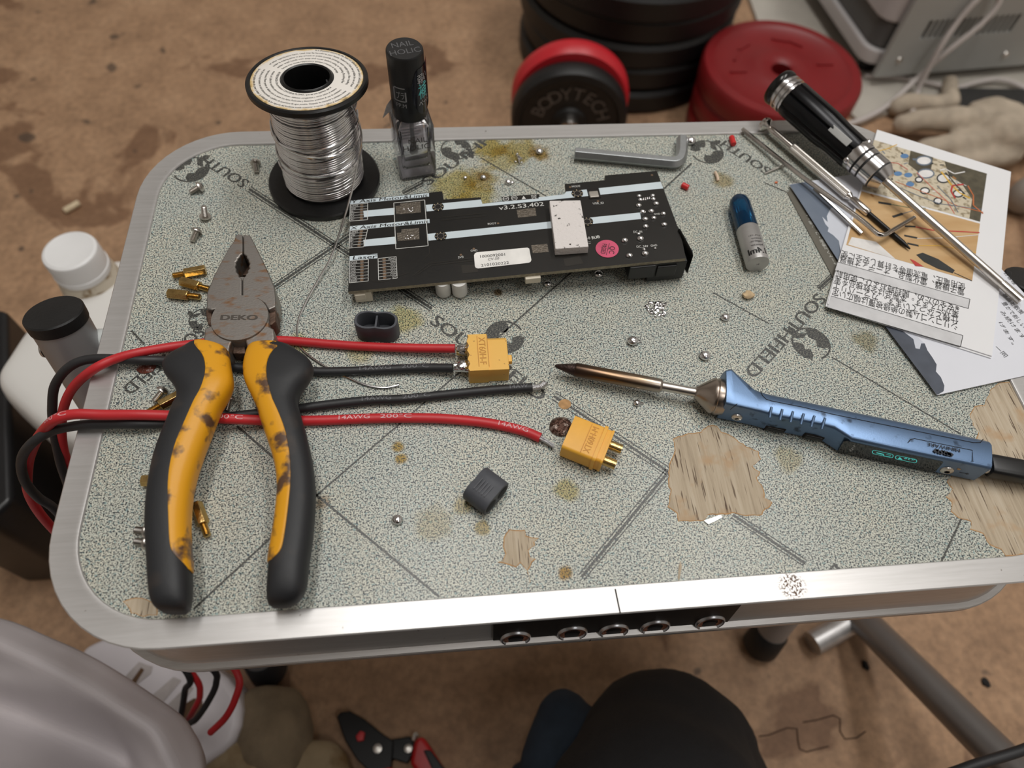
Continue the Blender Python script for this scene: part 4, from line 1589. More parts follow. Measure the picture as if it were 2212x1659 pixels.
red2 = wpath([(1167, 946, .0019), (1130, 931, .0018), (1060, 915, .0018), (980, 906, .0018), (900, 903, .0018), (800, 904, .0018), (700, 908, .0018), (600, 909, .0024), (545, 907, .0044), (500, 905, .0054), (430, 901, .0056), (370, 898, .0056), (298, 896, .0072), (223, 896, .0078), (159, 895, .0086), (117, 908, .0066), (84, 943, -.0066), (67, 978, -.0168), (60, 1010, -.0248), (60, 1058, -.038), (80, 1100, -.052), (118, 1146, -.070), (200, 1230, -.10), (350, 1350, -.14), (480, 1420, -.16), (516, 1465, -.165), (508, 1510, -.17), (487, 1550, -.178), (455, 1582, -.190)])
blk2 = wpath([(1150, 837, .0026), (1060, 843, .0019), (950, 854, .0018), (870, 862, .0018), (800, 865, .0018), (720, 873, .0018), (650, 882, .0018), (560, 893, .0018), (500, 900, .0018), (430, 912, .0018), (370, 915, .0019), (298, 916, .0040), (239, 916, .0038), (171, 919, .0034), (113, 931, -.0004), (74, 953, -.0030), (52, 979, -.009), (46, 1007, -.017), (56, 1043, -.027), (84, 1076, -.038), (123, 1105, -.05), (200, 1200, -.09), (340, 1340, -.14), (455, 1440, -.17), (467, 1475, -.18), (450, 1515, -.19), (425, 1552, -.205), (410, 1562, -.215)])
# the socket with its two soldered leads is one thing
xt = thing('power_connector_lead', 'yellow moulded two-pole socket with a red and a black wire soldered on', 'connector', T(1050, 780, 0))
A, Bq = T(1012, 777, 0.004), T(1096, 773, 0.004)
ex = (Bq - A)
ex.z = 0
Lx = ex.length
ex.normalize()
ey = UP.cross(ex)
O_ = Vector((A.x, A.y, TH))


def xt_section(w, h, ch, x, cut=True):
    """outline of the plug: one end square, the other with cut corners"""
    hw_ = w / 2
    pts = [(-hw_, 0.0), (hw_ - ch, 0.0), (hw_, ch), (hw_, h - ch), (hw_ - ch, h), (-hw_, h)]
    return [O_ + ex * x + ey * y + UP * (z + 0.0002) for y, z in pts]


mb = MB()
mb.rings([xt_section(0.0150, 0.0080, 0.0020, 0.0068), xt_section(0.0150, 0.0080, 0.0020, Lx)])
mb.build('shell', XTD, xt, bevel=0.0003, sharp=25)
mb = MB()
yy = [0.0078 - 0.0156 * k / 16 for k in range(17)]
prof_ = [(y, 0.0004 * math.sin(k * 1.6)) for k, y in enumerate(yy)]
ring0 = [O_ + ex * (0.0 + dx) + ey * y + UP * 0.0002 for y, dx in prof_] + [O_ + ex * 0.0070 + ey * y + UP * 0.0002 for y in (-0.0078, 0.0078)]
mb.prism(ring0, UP * 0.0086)
a = O_ + ex * 0.0042 + ey * 0.0064 + UP * 0.0089
mb.text('XT60H-F', a - ex * 0.0002, -ey, UP, width=0.0118, height=0.0024, mi=1, bold=0.01)
for s_ in (-1, 1):
    mb.box(a - ey * 0.0060 + ex * (0.0011 + s_ * 0.0018), (0.0002, 0.0132, 0.0002), frame(ex, UP), 1)
mb.build('collar', [XTD, mat('moulded_relief', (198, 138, 52), 0.5)], xt, bevel=0.0003, sharp=25)
MB().box(O_ + ex * (Lx + 0.0008) + ey * -0.0008 + UP * 0.004, (0.0016, 0.0030, 0.0022), frame(ex, UP)).build('latch_nub', XTD, xt, bevel=0.0003)
for px, py, nm in ((997, 757, 0), (992, 792, 1)):
    c0 = T(px - 10, py, 0.004)
    c1 = O_ + ex * 0.0010 + UP * 0.0042 + ey * (0.0036 if nm == 0 else -0.0036)
    MB().tube([c0, c1], 0.0019, 18).build('solder_cup', BRASS if nm == 0 else SOLDER, xt)
    MB().ball((c0 + c1) / 2 + UP * 0.0010, (0.0028, 0.0021, 0.0016), 18, 10, 0, frame(c1 - c0, UP), 0.14).build('solder_fillet', SOLDER, xt)
MB().tube(red1, RW, 14).build('red_lead', REDW, xt)
mb = MB().tube(blk1, RW, 14)
wiretext(mb, blk1, RW, '14AWG', (779, 801), (840, 800))
wiretext(mb, blk1, RW, '200°C', (864, 800), (923, 798))
mb.build('black_lead', [BLKW, WPK], xt)
# loose wires
wr = thing('red_wire', 'loose thick red wire with a stripped tinned tip, nearest the front of the table', 'wire', T(900, 903, 0))
mb = MB().tube(red2, RW * 1.05, 14)
wiretext(mb, red2, RW * 1.05, '14AWG', (730, 906), (796, 904))
wiretext(mb, red2, RW * 1.05, '200°C', (818, 903), (884, 902))
wiretext(mb, red2, RW * 1.05, '14AWG', (1079, 919), (1142, 934))
wiretext(mb, red2, RW * 1.05, '200°C', (470, 903), (526, 907))
wiretext(mb, red2, RW * 1.05, '200°C', (122, 912), (165, 899))
mb.build('insulation', [REDW, WPR], wr)
mb = MB()
rnd = random.Random(2)
for k in range(12):
    a = rnd.uniform(0, 6.3)
    o_ = Vector((0, math.cos(a), math.sin(a))) * rnd.uniform(0.0003, 0.0009)
    mb.tube([T(1164, 945, .0018) + o_, T(1182, 955, .0017) + o_ * 0.8, T(1196, 964 + rnd.uniform(-1, 3), .0015) + o_ * 0.9], 0.0003, 6)
mb.build('stripped_strands', TIN, wr)
wb = thing('black_wire', 'loose thick black wire with a short tinned bare tip pointing at the soldering iron', 'wire', T(900, 860, 0))
mb = MB().tube(blk2, RW, 14)
wiretext(mb, blk2, RW, '14AWG', (786, 868), (843, 865))
wiretext(mb, blk2, RW, '200°C', (867, 864), (928, 858))
wiretext(mb, blk2, RW, '14AW', (1104, 841), (1142, 838))
mb.build('insulation', [BLKW, WPK], wb)
MB().tube(spl([T(1147, 837, .0026), T(1162, 836, .0026), T(1172, 832, .0030), T(1180, 825, .0036)], 5), [0.0011] * 8 + [0.0012] * 6 + [0.0013, 0.0009], 12).build('tinned_tip', TIN, wb)

# plug lying loose, pins to the right
xm = thing('power_plug', 'loose orange-yellow two-pole plug with bare gold solder cups, lying beside the burnt spot', 'connector', T(1260, 955, 0))
c0, c1 = T(1228, 931, 0.0086), T(1293, 957, 0.0086)
ex = c1 - c0
ex.z = 0
Lx = ex.length
ex.normalize()
ey = UP.cross(ex)
O_ = Vector((c0.x, c0.y, TH))
mb = MB()
hw_ = (T(1241, 896, 0.0086) - T(1215, 966, 0.0086)).length / 2
for x in (0,):
    def rr(x, w, h, z0, r_=0.0022):
        o = []
        for cy, cz, a0, ra in ((1, 1, 0, 0.0006), (-1, 1, 90, 0.0012), (-1, -1, 180, r_), (1, -1, 270, 0.0006)):
            for k in range(5):
                a = math.radians(a0 + 22.5 * k)
                o.append(O_ + ex * x + ey * (cy * (w - ra) + ra * math.cos(a)) + UP * (z0 + h / 2 + cz * (h / 2 - ra) + ra * math.sin(a)))
        return o
mb.rings([rr(0, hw_, 0.0086, 0.0002), rr(Lx, hw_, 0.0086, 0.0002), rr(Lx, hw_ * 1.06, 0.0094, 0.0001), rr(Lx + 0.0012, hw_ * 1.06, 0.0094, 0.0001), rr(Lx + 0.0012, hw_ * 0.96, 0.0088, 0.0001), rr(Lx + 0.0028, hw_ * 0.96, 0.0088, 0.0001), rr(Lx + 0.0028, hw_ * 1.0, 0.009, 0.0001), rr(Lx + 0.0036, hw_ * 1.0, 0.009, 0.0001)])
mb.rings([rr(-0.0001, hw_ * 0.86, 0.0068, 0.0012), rr(0.0002, hw_ * 0.86, 0.0068, 0.0012)], 2)
a = O_ + ex * (Lx - 0.0046) - ey * (hw_ * 0.78) + UP * 0.0089
mb.text('XT60H-M', a + ex * 0.0030, ey, UP, width=hw_ * 1.56, height=0.0023, mi=1, bold=0.01)
mb.box(a + ey * hw_ * 0.78 + ex * 0.0002, (0.0002, hw_ * 1.75, 0.0002), frame(ex, UP), 1)
mb.build('body', [XTY, mat('moulded_relief_orange', (206, 140, 40), 0.5), mat('inner_shadow', (60, 40, 14), 0.7)], xm, sharp=35)
for s_, mt_ in ((1, BRASS), (-1, BRASS)):
    c_ = O_ + ex * (Lx + 0.0034) + ey * (s_ * hw_ * 0.48) + UP * 0.0044
    M = Matrix.Translation(c_) @ frame(ey, ex).to_4x4()
    MB().lathe([(0.0017, 0), (0.0017, 0.0046), (0.0013, 0.0046), (0.0013, 0.0004), (0.0001, 0.0004)], M, 22).build('solder_cup', mt_, xm)
MB().ball(O_ + ex * (Lx + 0.0062) - ey * (hw_ * 0.48) + UP * 0.0044, (0.0014, 0.0012, 0.0012), 12, 8, 0, None, 0.12).build('solder_fillet', SOLDER, xm)


# silicone boots: waisted sleeves with two bores
def boot_ring(O_, e1, e2, e3, t, w, h, k=1.0, waist=0.16):
    o = []
    for j in range(36):
        a = 2 * PI * j / 36
        c_, s_ = math.cos(a), math.sin(a)
        x = w * math.copysign(abs(c_) ** 0.75, c_)
        y = h * math.copysign(abs(s_) ** 0.75, s_) * (1 - waist * math.exp(-(x / w / 0.28) ** 2))
        o.append(O_ + e1 * x * k + e2 * y * k + e3 * t)
    return o


def boot(name, label, O_, e1, e2, e3, L, open_end):
    b = thing(name, label, 'rubber boot', O_ - UP * 0.0)
    w, h = 0.0080, 0.0044
    mb = MB()
    mb.rings([boot_ring(O_, e1, e2, e3, 0, w * 0.96, h * 0.96), boot_ring(O_, e1, e2, e3, 0.0004, w, h), boot_ring(O_, e1, e2, e3, L - 0.0004, w, h), boot_ring(O_, e1, e2, e3, L, w * 0.97, h * 0.97),
              boot_ring(O_, e1, e2, e3, L, w * 0.88, h * 0.80), boot_ring(O_, e1, e2, e3, L - 0.0005, w * 0.85, h * 0.76), boot_ring(O_, e1, e2, e3, L - open_end, w * 0.82, h * 0.72)])
    mb.build('sleeve', DARKGREY, b)
    return b


O_ = T(815, 741, 0)
e1 = (T(857, 722, 0) - T(773, 718, 0)).normalized()
e1.z = 0
e2 = UP.cross(e1)
O1 = Vector((O_.x, O_.y, TH + 0.0002)) + e2 * 0.0042
b1 = boot('connector_boot', 'dark grey rubber connector boot standing upright behind the red wire', O1, e1, e2, UP, 0.0088, 0.0072)
MB().box(O1 + UP * 0.0046, (0.0007, 0.0064, 0.0062), frame(e1, UP)).build('divider', DARKGREY, b1)
f0, f1 = T(1048, 1112, 0.003), T(1099, 1048, 0.006)
e1 = (T(1099, 1048, 0.0045) - T(1046, 1110, 0.0045))
e1.z = 0
W_ = e1.length
e1.normalize()
e3 = e1.cross(UP)
if e3.y > 0:
    e3 = -e3
e3 = (e3).normalized()
ctr = (T(1099, 1048, 0.0045) + T(1046, 1110, 0.0045)) / 2
Lb = 0.0092
O1 = Vector((ctr.x, ctr.y, TH + 0.0047)) - e3 * Lb
b2 = thing('connector_boot', 'dark grey rubber connector boot lying on its side in the open front of the table', 'rubber boot', Vector((ctr.x, ctr.y, TH)))
w, h = W_ / 2, 0.0045
mb = MB()
mb.rings([boot_ring(O1, e1, UP, e3, 0, w * 0.96, h * 0.96, waist=0.2), boot_ring(O1, e1, UP, e3, 0.0004, w, h, waist=0.2), boot_ring(O1, e1, UP, e3, Lb - 0.0003, w, h, waist=0.1), boot_ring(O1, e1, UP, e3, Lb, w * 0.97, h * 0.97, waist=0.1)])
for s_ in (-1, 1):
    M = Matrix.Translation(O1 + e3 * (Lb + 0.00005) + e1 * s_ * w * 0.47) @ frame(e1, e3).to_4x4()
    mb.lathe([(w * 0.40, 0.0), (w * 0.36, 0.0001), (w * 0.34, 0.00012), (0, 0.00012)], M, 26, 1)
for k in range(5):
    mb.box(O1 + e3 * (0.0022 + 0.0011 * k) + UP * (h * 0.99) - e1 * 0.001, (W_ * 0.36, 0.0003, 0.0002), frame(e1, UP), 2)
mb.build('sleeve', [DARKGREY, mat('bore_shadow_grey', (24, 24, 27), 0.8), mat('pale_wear', (96, 97, 102), 0.7)], b2)
# ---------------------------------------------------------------- papers
PAPER = mat('leaflet_paper', (232, 232, 234), 0.55, 0, 0.015, 30)
CARDW = mat('card_white', (226, 228, 236), 0.4, 0, 0.02, 30)
SLATE = mat('printed_stormy_sky', (96, 108, 126), 0.4, 0, 0, 42, c2=(118, 128, 142), thr=0.5, soft=0.2, detail=5)
SLATED = mat('printed_dark_slope', (74, 80, 92), 0.4, 0, 0.2, 120)
CLOUD = mat('printed_cloud', (206, 210, 220), 0.4, 0, 0.06, 60)
DRAB = mat('printed_drab_olive', (98, 94, 84), 0.45, 0, 0.04)
PINK_ = None


def flat(mb, px, z, mi):
    mb.face(ptable(px, z), mi)


def ztext(mb, s, a, b, capv, z, mi, bold=0.0):
    A, Bq, C_ = T(a[0], a[1], z), T(b[0], b[1], z), T(capv[0], capv[1], z)
    y = UP.cross((Bq - A).normalized())
    mb.text(s, A, Bq - A, UP, width=(Bq - A).length, height=abs((C_ - A).dot(y)), bold=bold, mi=mi)


z6 = lambda L: [(1540 + x / 3.29, 380 + y / 3.29) for x, y in L]
# drab card underneath
c1 = [(1700, 417), (1710, 404), (1860, 395), (1990, 560), (1995, 640), (1830, 650), (1798, 599)]
mb = MB().prism([p for p in ptable(c1, 0.0001)], UP * 0.0003)
ztext(mb, 'ォートへぷ動画・コ、ン明・・', (1809, 572), (1746, 464), (1803, 574), 0.00045, 1)
o = mb.build('photo_card', [DRAB, mat('white_card_print', (206, 206, 200), 0.5)])
tag(o, 'drab olive card with a column of white print, undermost of the papers', 'card')
# sky card
ZC = 0.0014
c2 = [(1705, 398.5), (1732, 394), (1962, 357), (2168, 586), (2351, 781), (2025, 853)]
mb = MB().prism([p - UP * 0.0004 for p in ptable(c2, ZC)], UP * 0.0004)
flat(mb, [(1705.5, 399), (1731, 394.5), (1745, 392), (1800, 444), (1792, 454), (1786, 467), (1788, 480), (1776, 468), (1783, 484), (1790, 492), (1788, 500), (1800, 508), (1812, 520), (1816, 545), (1810, 562)], ZC + 0.00004, 1)
flat(mb, [(1745, 392), (1768, 388.5), (1835, 455), (1840, 500), (1830, 540), (1816, 560), (1812, 520), (1800, 508), (1788, 500), (1790, 492), (1783, 484), (1776, 468), (1788, 480), (1786, 467), (1792, 454), (1800, 444)], ZC + 0.00004, 2)
flat(mb, [(1795, 384), (1835, 378), (1860, 400), (1850, 440), (1820, 410)], ZC + 0.00006, 0)
flat(mb, z6([(1225, 1068), (1250, 1065), (1400, 1105), (1460, 1150), (1505, 1190), (1525, 1240), (1560, 1290), (1590, 1340), (1585, 1390), (1620, 1430), (1645, 1490), (1640, 1530), (1600, 1553), (1590, 1553)]), ZC + 0.00004, 3)
flat(mb, z6([(1330, 1088), (1400, 1105), (1460, 1150), (1505, 1190), (1480, 1190), (1470, 1230), (1440, 1225), (1425, 1160)]), ZC + 0.00008, 2)
for s, a, b, cp in (('商品と散策', (2052, 845), (2190, 985), (2072, 832)), ('豊かで新しい', (2052, 900), (2200, 1080), (2070, 885)), ('み続けます', (2040, 965), (2200, 1160), (2058, 950)), ('げます。', (2030, 1040), (2130, 1200), (2048, 1028)), ('一同', (2000, 1218), (2075, 1290), (2015, 1200)),
                    ('お客様', (2065, 690), (2140, 775), (2082, 680)), ('へ', (2095, 680), (2120, 705), (2110, 668))):
    ztext(mb, s, z6([a])[0], z6([b])[0], z6([cp])[0], ZC + 0.00006, 4)
o = mb.build('photo_card', [CARDW, SLATE, CLOUD, SLATED, INK])
tag(o, 'glossy white card with a grey-blue sky photograph and handwriting-like print, half under the leaflet', 'card')

# leaflet
ZL = 0.0024
lf = thing('instruction_leaflet', 'folded white leaflet with two colour photographs and upside-down Japanese print', 'leaflet', T(1990, 520, 0))
lo = [(1784.5, 659.5), (1810, 568), (1832, 492), (1859, 410), (1895, 280), (2184, 371), (2164, 580), (2143, 772)]
mb = MB().prism([p - UP * 0.00092 for p in ptable(lo, ZL)], UP * 0.00042)
mb.prism([p - UP * 0.0004 for p in ptable([(1788, 656), (1810, 568), (1832, 492), (1859, 410), (1895, 280), (2184, 371), (2164, 580), (2143, 769)], ZL)], UP * 0.0004)
E1, E2 = ZL + 0.00005, ZL + 0.00009
LG = mat('leaflet_grey_band', (206, 206, 208), 0.55)


def lline(px, w=1.2, mi=1):
    for a, b in zip(px[:-1], px[1:]):
        A, Bq = T(a[0], a[1], E2), T(b[0], b[1], E2)
        s_ = (Bq - A).cross(UP).normalized() * w * dep(A) / FPX / 2
        mb.face([A - s_, Bq - s_, Bq + s_, A + s_], mi)


for bx in ([(887, 612), (1827, 876), (1815, 942), (868, 672)], [(838, 852), (1777, 1134), (1760, 1212), (815, 935)]):
    flat(mb, z6(bx), E1, 2)
    lline(z6([bx[0], bx[1], bx[2], bx[3]]), 1.3)
for s, a, b, cp in (('使用電圧、電流値等を計算し安全に使', (1795, 770), (915, 530), (1785, 808)), ('電子機器、電化製品、オーディオ機器', (1785, 805), (905, 566), (1775, 843)),
                    ('※安全のため、開封時およびご使用前', (1752, 925), (880, 672), (1742, 962)), ('業が行えます。本製品は全数検品を実', (1748, 965), (868, 712), (1738, 1003)),
                    ('仕様となっています。カラーバリエ', (1745, 1008), (858, 755), (1735, 1047)), ('シリコンゴム製の絶縁被覆は幅広い定', (1738, 1050), (850, 800), (1728, 1090))):
    ztext(mb, s, z6([a])[0], z6([b])[0], z6([cp])[0], E2, 1, -0.008)
mb.build('sheet', [PAPER, INK, LG], lf)
# photograph of a board with coloured wires
TAN = mat('print_beige_board', (206, 195, 172), 0.4, 0, 0, 420, c2=(150, 136, 110), thr=0.57, soft=0.06, detail=4)
OLIVE = mat('print_dark_olive', (84, 78, 62), 0.4, 0, 0.3, 300)
PCOL = {'white': mat('print_white', (228, 226, 224), 0.4), 'blue': mat('print_blue', (92, 132, 176), 0.4), 'red': mat('print_red', (190, 62, 58), 0.4), 'pink': mat('print_salmon', (206, 110, 92), 0.4), 'yellow': mat('print_yellow', (222, 176, 60), 0.4), 'black': mat('print_black', (44, 46, 46), 0.4), 'orange': mat('print_orange', (196, 112, 66), 0.4), 'grey': mat('print_blue_grey', (104, 116, 130), 0.4), 'green': mat('print_green', (72, 112, 82), 0.4), 'brown': mat('print_brown', (164, 112, 56), 0.4)}
ORD = list(PCOL)
pm_ = [TAN, OLIVE] + [PCOL[k] for k in ORD]
ci = lambda k: 2 + ORD.index(k)
z5 = lambda L: [(1560 + x / 3.317, y / 3.317) for x, y in L]
mb = MB()
flat(mb, [(1888, 302), (2132, 375), (2117, 479), (1862, 409), (1870, 372)], E1, 0)
flat(mb, [(2040, 348), (2132, 375), (2117, 479), (2094, 472), (2100, 430), (2076, 395), (2050, 380)], E1 + 0.00002, 1)
flat(mb, [(1967, 325), (2016, 340), (2008, 382), (1992, 378), (1962, 355)], E1 + 0.00002, 1)
lift_ = [E1 + 0.00004]


def pl_(px, w, k):
    lift_[0] += 0.0000008
    for a, b in zip(px[:-1], px[1:]):
        A, Bq = T(a[0], a[1], lift_[0]), T(b[0], b[1], lift_[0])
        s_ = (Bq - A).cross(UP).normalized() * w * dep(A) / FPX / 2
        mb.face([A - s_, Bq - s_, Bq + s_, A + s_], ci(k))


def pd_(x, y, rx, ry, k):
    lift_[0] += 0.0000008
    mb.face([T(x + rx * math.cos(a), y + ry * math.sin(a), lift_[0]) for a in [2 * PI * k_ / 16 for k_ in range(16)]], ci(k))


rnd = random.Random(11)
for k in range(34):
    x, y = rnd.uniform(1885, 2090), rnd.uniform(318, 440)
    if 302 + (x - 1888) * 0.3 < y - 6 < 385 + (x - 1862) * 0.27:
        a = rnd.uniform(-0.4, 1.2)
        pl_([(x, y), (x + 9 * math.cos(a), y + 9 * math.sin(a))], rnd.uniform(2, 6), rnd.choice(['black', 'brown', 'white', 'black', 'grey', 'brown']))
pl_([(1888, 328), (1915, 322), (1938, 312)], 2, 'yellow')
for x, y, rx, ry, k in ((1996, 347, 15, 8, 'white'), (2000, 375, 16, 8, 'white'), (2038, 385, 12, 8, 'white'), (1985, 388, 6, 4, 'white'), (1998, 412, 8, 5, 'white'), (2026, 434, 7, 5, 'white'), (2070, 418, 9, 6, 'white')):
    pd_(x, y, rx + 3, ry + 3, 'grey' if y < 380 else 'black')
    pd_(x, y, rx, ry, k)
for x, y in ((1954, 337), (1940, 375), (1962, 378), (1966, 398)):
    pd_(x, y, 9, 5, 'blue')
pl_(z5([(1560, 1220), (1600, 1210), (1665, 1245), (1740, 1230)]), 3, 'white')
pl_(z5([(1565, 1230), (1640, 1290), (1750, 1330)]), 2, 'white')
for L_, w_, k in (([(1395, 1235), (1500, 1340), (1610, 1440), (1665, 1530)], 2, 'pink'), ([(1240, 1300), (1400, 1360), (1560, 1420), (1700, 1480), (1870, 1520)], 2, 'orange'), ([(1240, 1330), (1400, 1400), (1560, 1460), (1860, 1500)], 2, 'grey'), ([(1165, 1160), (1260, 1170), (1330, 1215)], 2, 'red'),
                  ([(1570, 1230), (1640, 1320), (1700, 1380), (1775, 1420)], 4, 'yellow'), ([(1730, 1320), (1650, 1330), (1640, 1370), (1670, 1420)], 4, 'red'), ([(1760, 1330), (1800, 1400), (1800, 1470), (1870, 1530)], 3, 'orange'), ([(1600, 1235), (1680, 1330), (1740, 1390)], 3, 'black'), ([(1540, 1330), (1640, 1430), (1690, 1520)], 2, 'grey')):
    pl_(z5(L_), w_, k)
mb.build('circuit_photo', pm_, lf, recalc=False)
# photograph of test probes on wood
WOODP = mat('print_pine_wood', (206, 172, 126), 0.4, 0, 0, 30, c2=(188, 148, 98), thr=0.55, soft=0.15, detail=4, stretch=(1, 5, 1))
mb = MB()
flat(mb, [(1861, 413), (2117, 483), (2100, 607), (1828, 529), (1838, 490)], E1, 0)
flat(mb, [(1832, 528), (1840, 512), (1892, 522), (1935, 560)], E1 + 0.00002, ci('white'))
z55 = lambda L: [(1820 + x / 9.217, 380 + y / 9.217) for x, y in L]
for (L_, w_) in (([(715, 525), (970, 565)], 6), ([(1000, 815), (1200, 750)], 6), ([(1240, 1000), (1460, 1010)], 5), ([(1230, 1185), (1490, 1235)], 5), ([(1290, 1340), (1520, 1390)], 5)):
    pl_(z55(L_), w_, 'black')
pl_(z55([(970, 565), (1300, 625), (1659, 640)]), 1.6, 'green')
pl_(z55([(1200, 750), (1400, 690), (1659, 670)]), 1.6, 'grey')
pl_(z6([(1440, 362), (1560, 385), (1895, 402)]), 3, 'red')
pl_(z6([(1450, 445), (1650, 440), (1890, 418)]), 1.6, 'white')
pl_(z6([(1460, 495), (1600, 495), (1740, 515), (1870, 545)]), 1.6, 'yellow')
flat(mb, z6([(1445, 560), (1490, 545), (1600, 590), (1720, 670), (1705, 692), (1600, 660), (1500, 610)]), lift_[0] + 0.000002, ci('black'))
pl_(z6([(1715, 688), (1840, 745)]), 2, 'black')
flat(mb, z6([(1400, 590), (1430, 600), (1500, 645), (1440, 640)]), lift_[0] + 0.000002, ci('red'))
pl_(z55([(560, 360), (620, 410)]), 5, 'brown')
mb.build('probe_photo', [WOODP, OLIVE] + [PCOL[k] for k in ORD], lf, recalc=False)

# ---------------------------------------------------------------- big screwdriver
HB = mat('black_anodised_handle', (18, 18, 21), 0.28, 0.5, 0.15)
SILV = mat('turned_aluminium', (206, 204, 204), 0.2, 1.0, 0.06, 400)
Pt = T(2206, 650, 0.0040)
Pc = T(1914, 392, 0.0096)
dx = (Pc - Pt).normalized()
rr_ = ray(1669, 197).normalized()
# point of the axis nearest the ray through the middle of the handle's end
w0 = Pt - CAM_C
b_ = dx.dot(rr_)
tt_ = (b_ * rr_.dot(w0) - dx.dot(w0)) / (1 - b_ * b_)
Pe = Pt + dx * tt_
LH = (Pe - Pc).length
Msd = Matrix.Translation(Pc) @ frame(dx.cross(UP), dx).to_4x4()   # local Z runs from the collar tip to the handle's end
sd = thing('screwdriver', 'large screwdriver with black ribbed handle and silver collar, reaching over the far edge', 'screwdriver', Vector((Pc.x, Pc.y, TH)))
RH = 0.0083


def gear(z, r, n=8, dep_=0.10, ph=0.0, N=64):
    o = []
    for k in range(N):
        a = 2 * PI * k / N
        g = abs(math.sin((a + ph) * n / 2))
        o.append(Msd @ Vector((r * (1 - dep_ * (1 - min(1, g * 4))) * math.cos(a), r * (1 - dep_ * (1 - min(1, g * 4))) * math.sin(a), z)))
    return o


CL_ = 0.0188
mb = MB()
mb.rings([gear(CL_ - 0.0006, RH * 0.84), gear(CL_, RH * 0.88), gear(CL_ + 0.010, RH * 0.90), gear(CL_ + 0.018, RH * 0.98), gear(LH - 0.010, RH), gear(LH - 0.0098, RH * 0.99)])
mb.build('handle', HB, sd, sharp=30)
mb = MB().lathe([(RH * 0.96, LH - 0.0099), (RH * 0.90, LH - 0.0096), (RH * 0.90, LH - 0.0086), (RH, LH - 0.0082), (RH, LH - 0.0072), (RH * 0.90, LH - 0.0069), (RH * 0.90, LH - 0.0060), (RH, LH - 0.0056), (RH, LH - 0.0046), (RH * 0.90, LH - 0.0043), (RH * 0.90, LH - 0.0034), (RH * 1.0, LH - 0.0030)], Msd, 48, cap0=False, cap1=False)
mb.build('ribbed_band', SILV, sd)
MB().lathe([(RH * 0.98, LH - 0.0034), (RH * 1.03, LH - 0.0026), (RH * 1.03, LH - 0.0010), (RH * 0.96, LH), (RH * 0.8, LH + 0.0005), (0, LH + 0.0006)], Msd, 48).build('end_cap', mat('gunmetal_cap', (52, 51, 50), 0.22, 0.8), sd)
def facing(px, py, r, z):
    """angle round the handle of the spot of its surface seen at a pixel"""
    best = None
    rv = ray(px, py).normalized()
    for k in range(180):
        a = 2 * PI * k / 180
        P = Msd @ Vector((r * math.cos(a), r * math.sin(a), z))
        nrm = Msd.to_3x3() @ Vector((math.cos(a), math.sin(a), 0))
        if nrm.dot(P - CAM_C) < 0:
            d = (P - CAM_C).cross(rv).length
            if best is None or d < best[0]:
                best = (d, a)
    return best[1]


for wpx, wpy in ((1823, 302), (1797, 334)):
    Rr = Matrix.Rotation(facing(wpx, wpy, RH * 0.92, CL_ + 0.0085), 4, 'Z')
    mm = Msd @ Rr
    c_ = mm @ Vector((RH * 0.89, 0, CL_ + 0.0085))
    MB().box(c_, (0.0006, 0.0032, 0.0115), mm.to_3x3()).build('window', mat('grey_window', (170, 170, 168), 0.45, 0.2), sd, bevel=0.0002)
mb = MB().lathe([(0.0030, 0.00000), (0.0042, 0.00000), (0.0064, 0.00368), (0.0066, 0.00399)], Msd, 48, cap0=True, cap1=False)
mb.lathe([(0.0066, 0.00476), (0.0068, 0.00491), (0.0068, 0.01028), (0.0066, 0.01044)], Msd, 48, cap0=False, cap1=False)
mb.lathe([(0.0066, 0.01120), (0.0069, 0.01136), (0.0069, 0.01351), (0.0066, 0.01366)], Msd, 48, cap0=False, cap1=False)
mb.lathe([(0.0068, 0.01443), (0.0071, 0.01458), (0.0073, 0.01803), (0.0070, CL_)], Msd, 48, cap0=False, cap1=False)
for k in range(3):
    a = 2 * PI * k / 3 + 1.1
    mb.ball(Msd @ Vector((0.0066 * math.cos(a), 0.0066 * math.sin(a), 0.0178)), 0.0016, 12, 8)
mb.build('collar', SILV, sd)
mb = MB()
for z in (0.00437, 0.01082, 0.01404):
    mb.lathe([(0.0062, z - 0.0006), (0.0066, z - 0.0004), (0.0066, z + 0.0004), (0.0062, z + 0.0006)], Msd, 40, cap0=False, cap1=False)
mb.build('o_ring', RUBBER, sd)
LS = (Pt - Pc).length
mb = MB().lathe([(0.0014, -LS + 0.0006), (0.0015, -LS + 0.001), (0.00155, -LS + 0.010), (0.0017, -LS + 0.011), (0.0017, 0.0005)], Msd, 24)
mb.build('shaft', STEEL, sd)
mb = MB()
for k in range(6):
    a = 2 * PI * k / 6
    mb.box(Msd @ Vector((0.0014 * math.cos(a), 0.0014 * math.sin(a), -LS + 0.005)), (0.0007, 0.0007, 0.010), (Msd @ Matrix.Rotation(a, 4, 'Z')).to_3x3())
mb.build('tip_flutes', STEEL, sd)

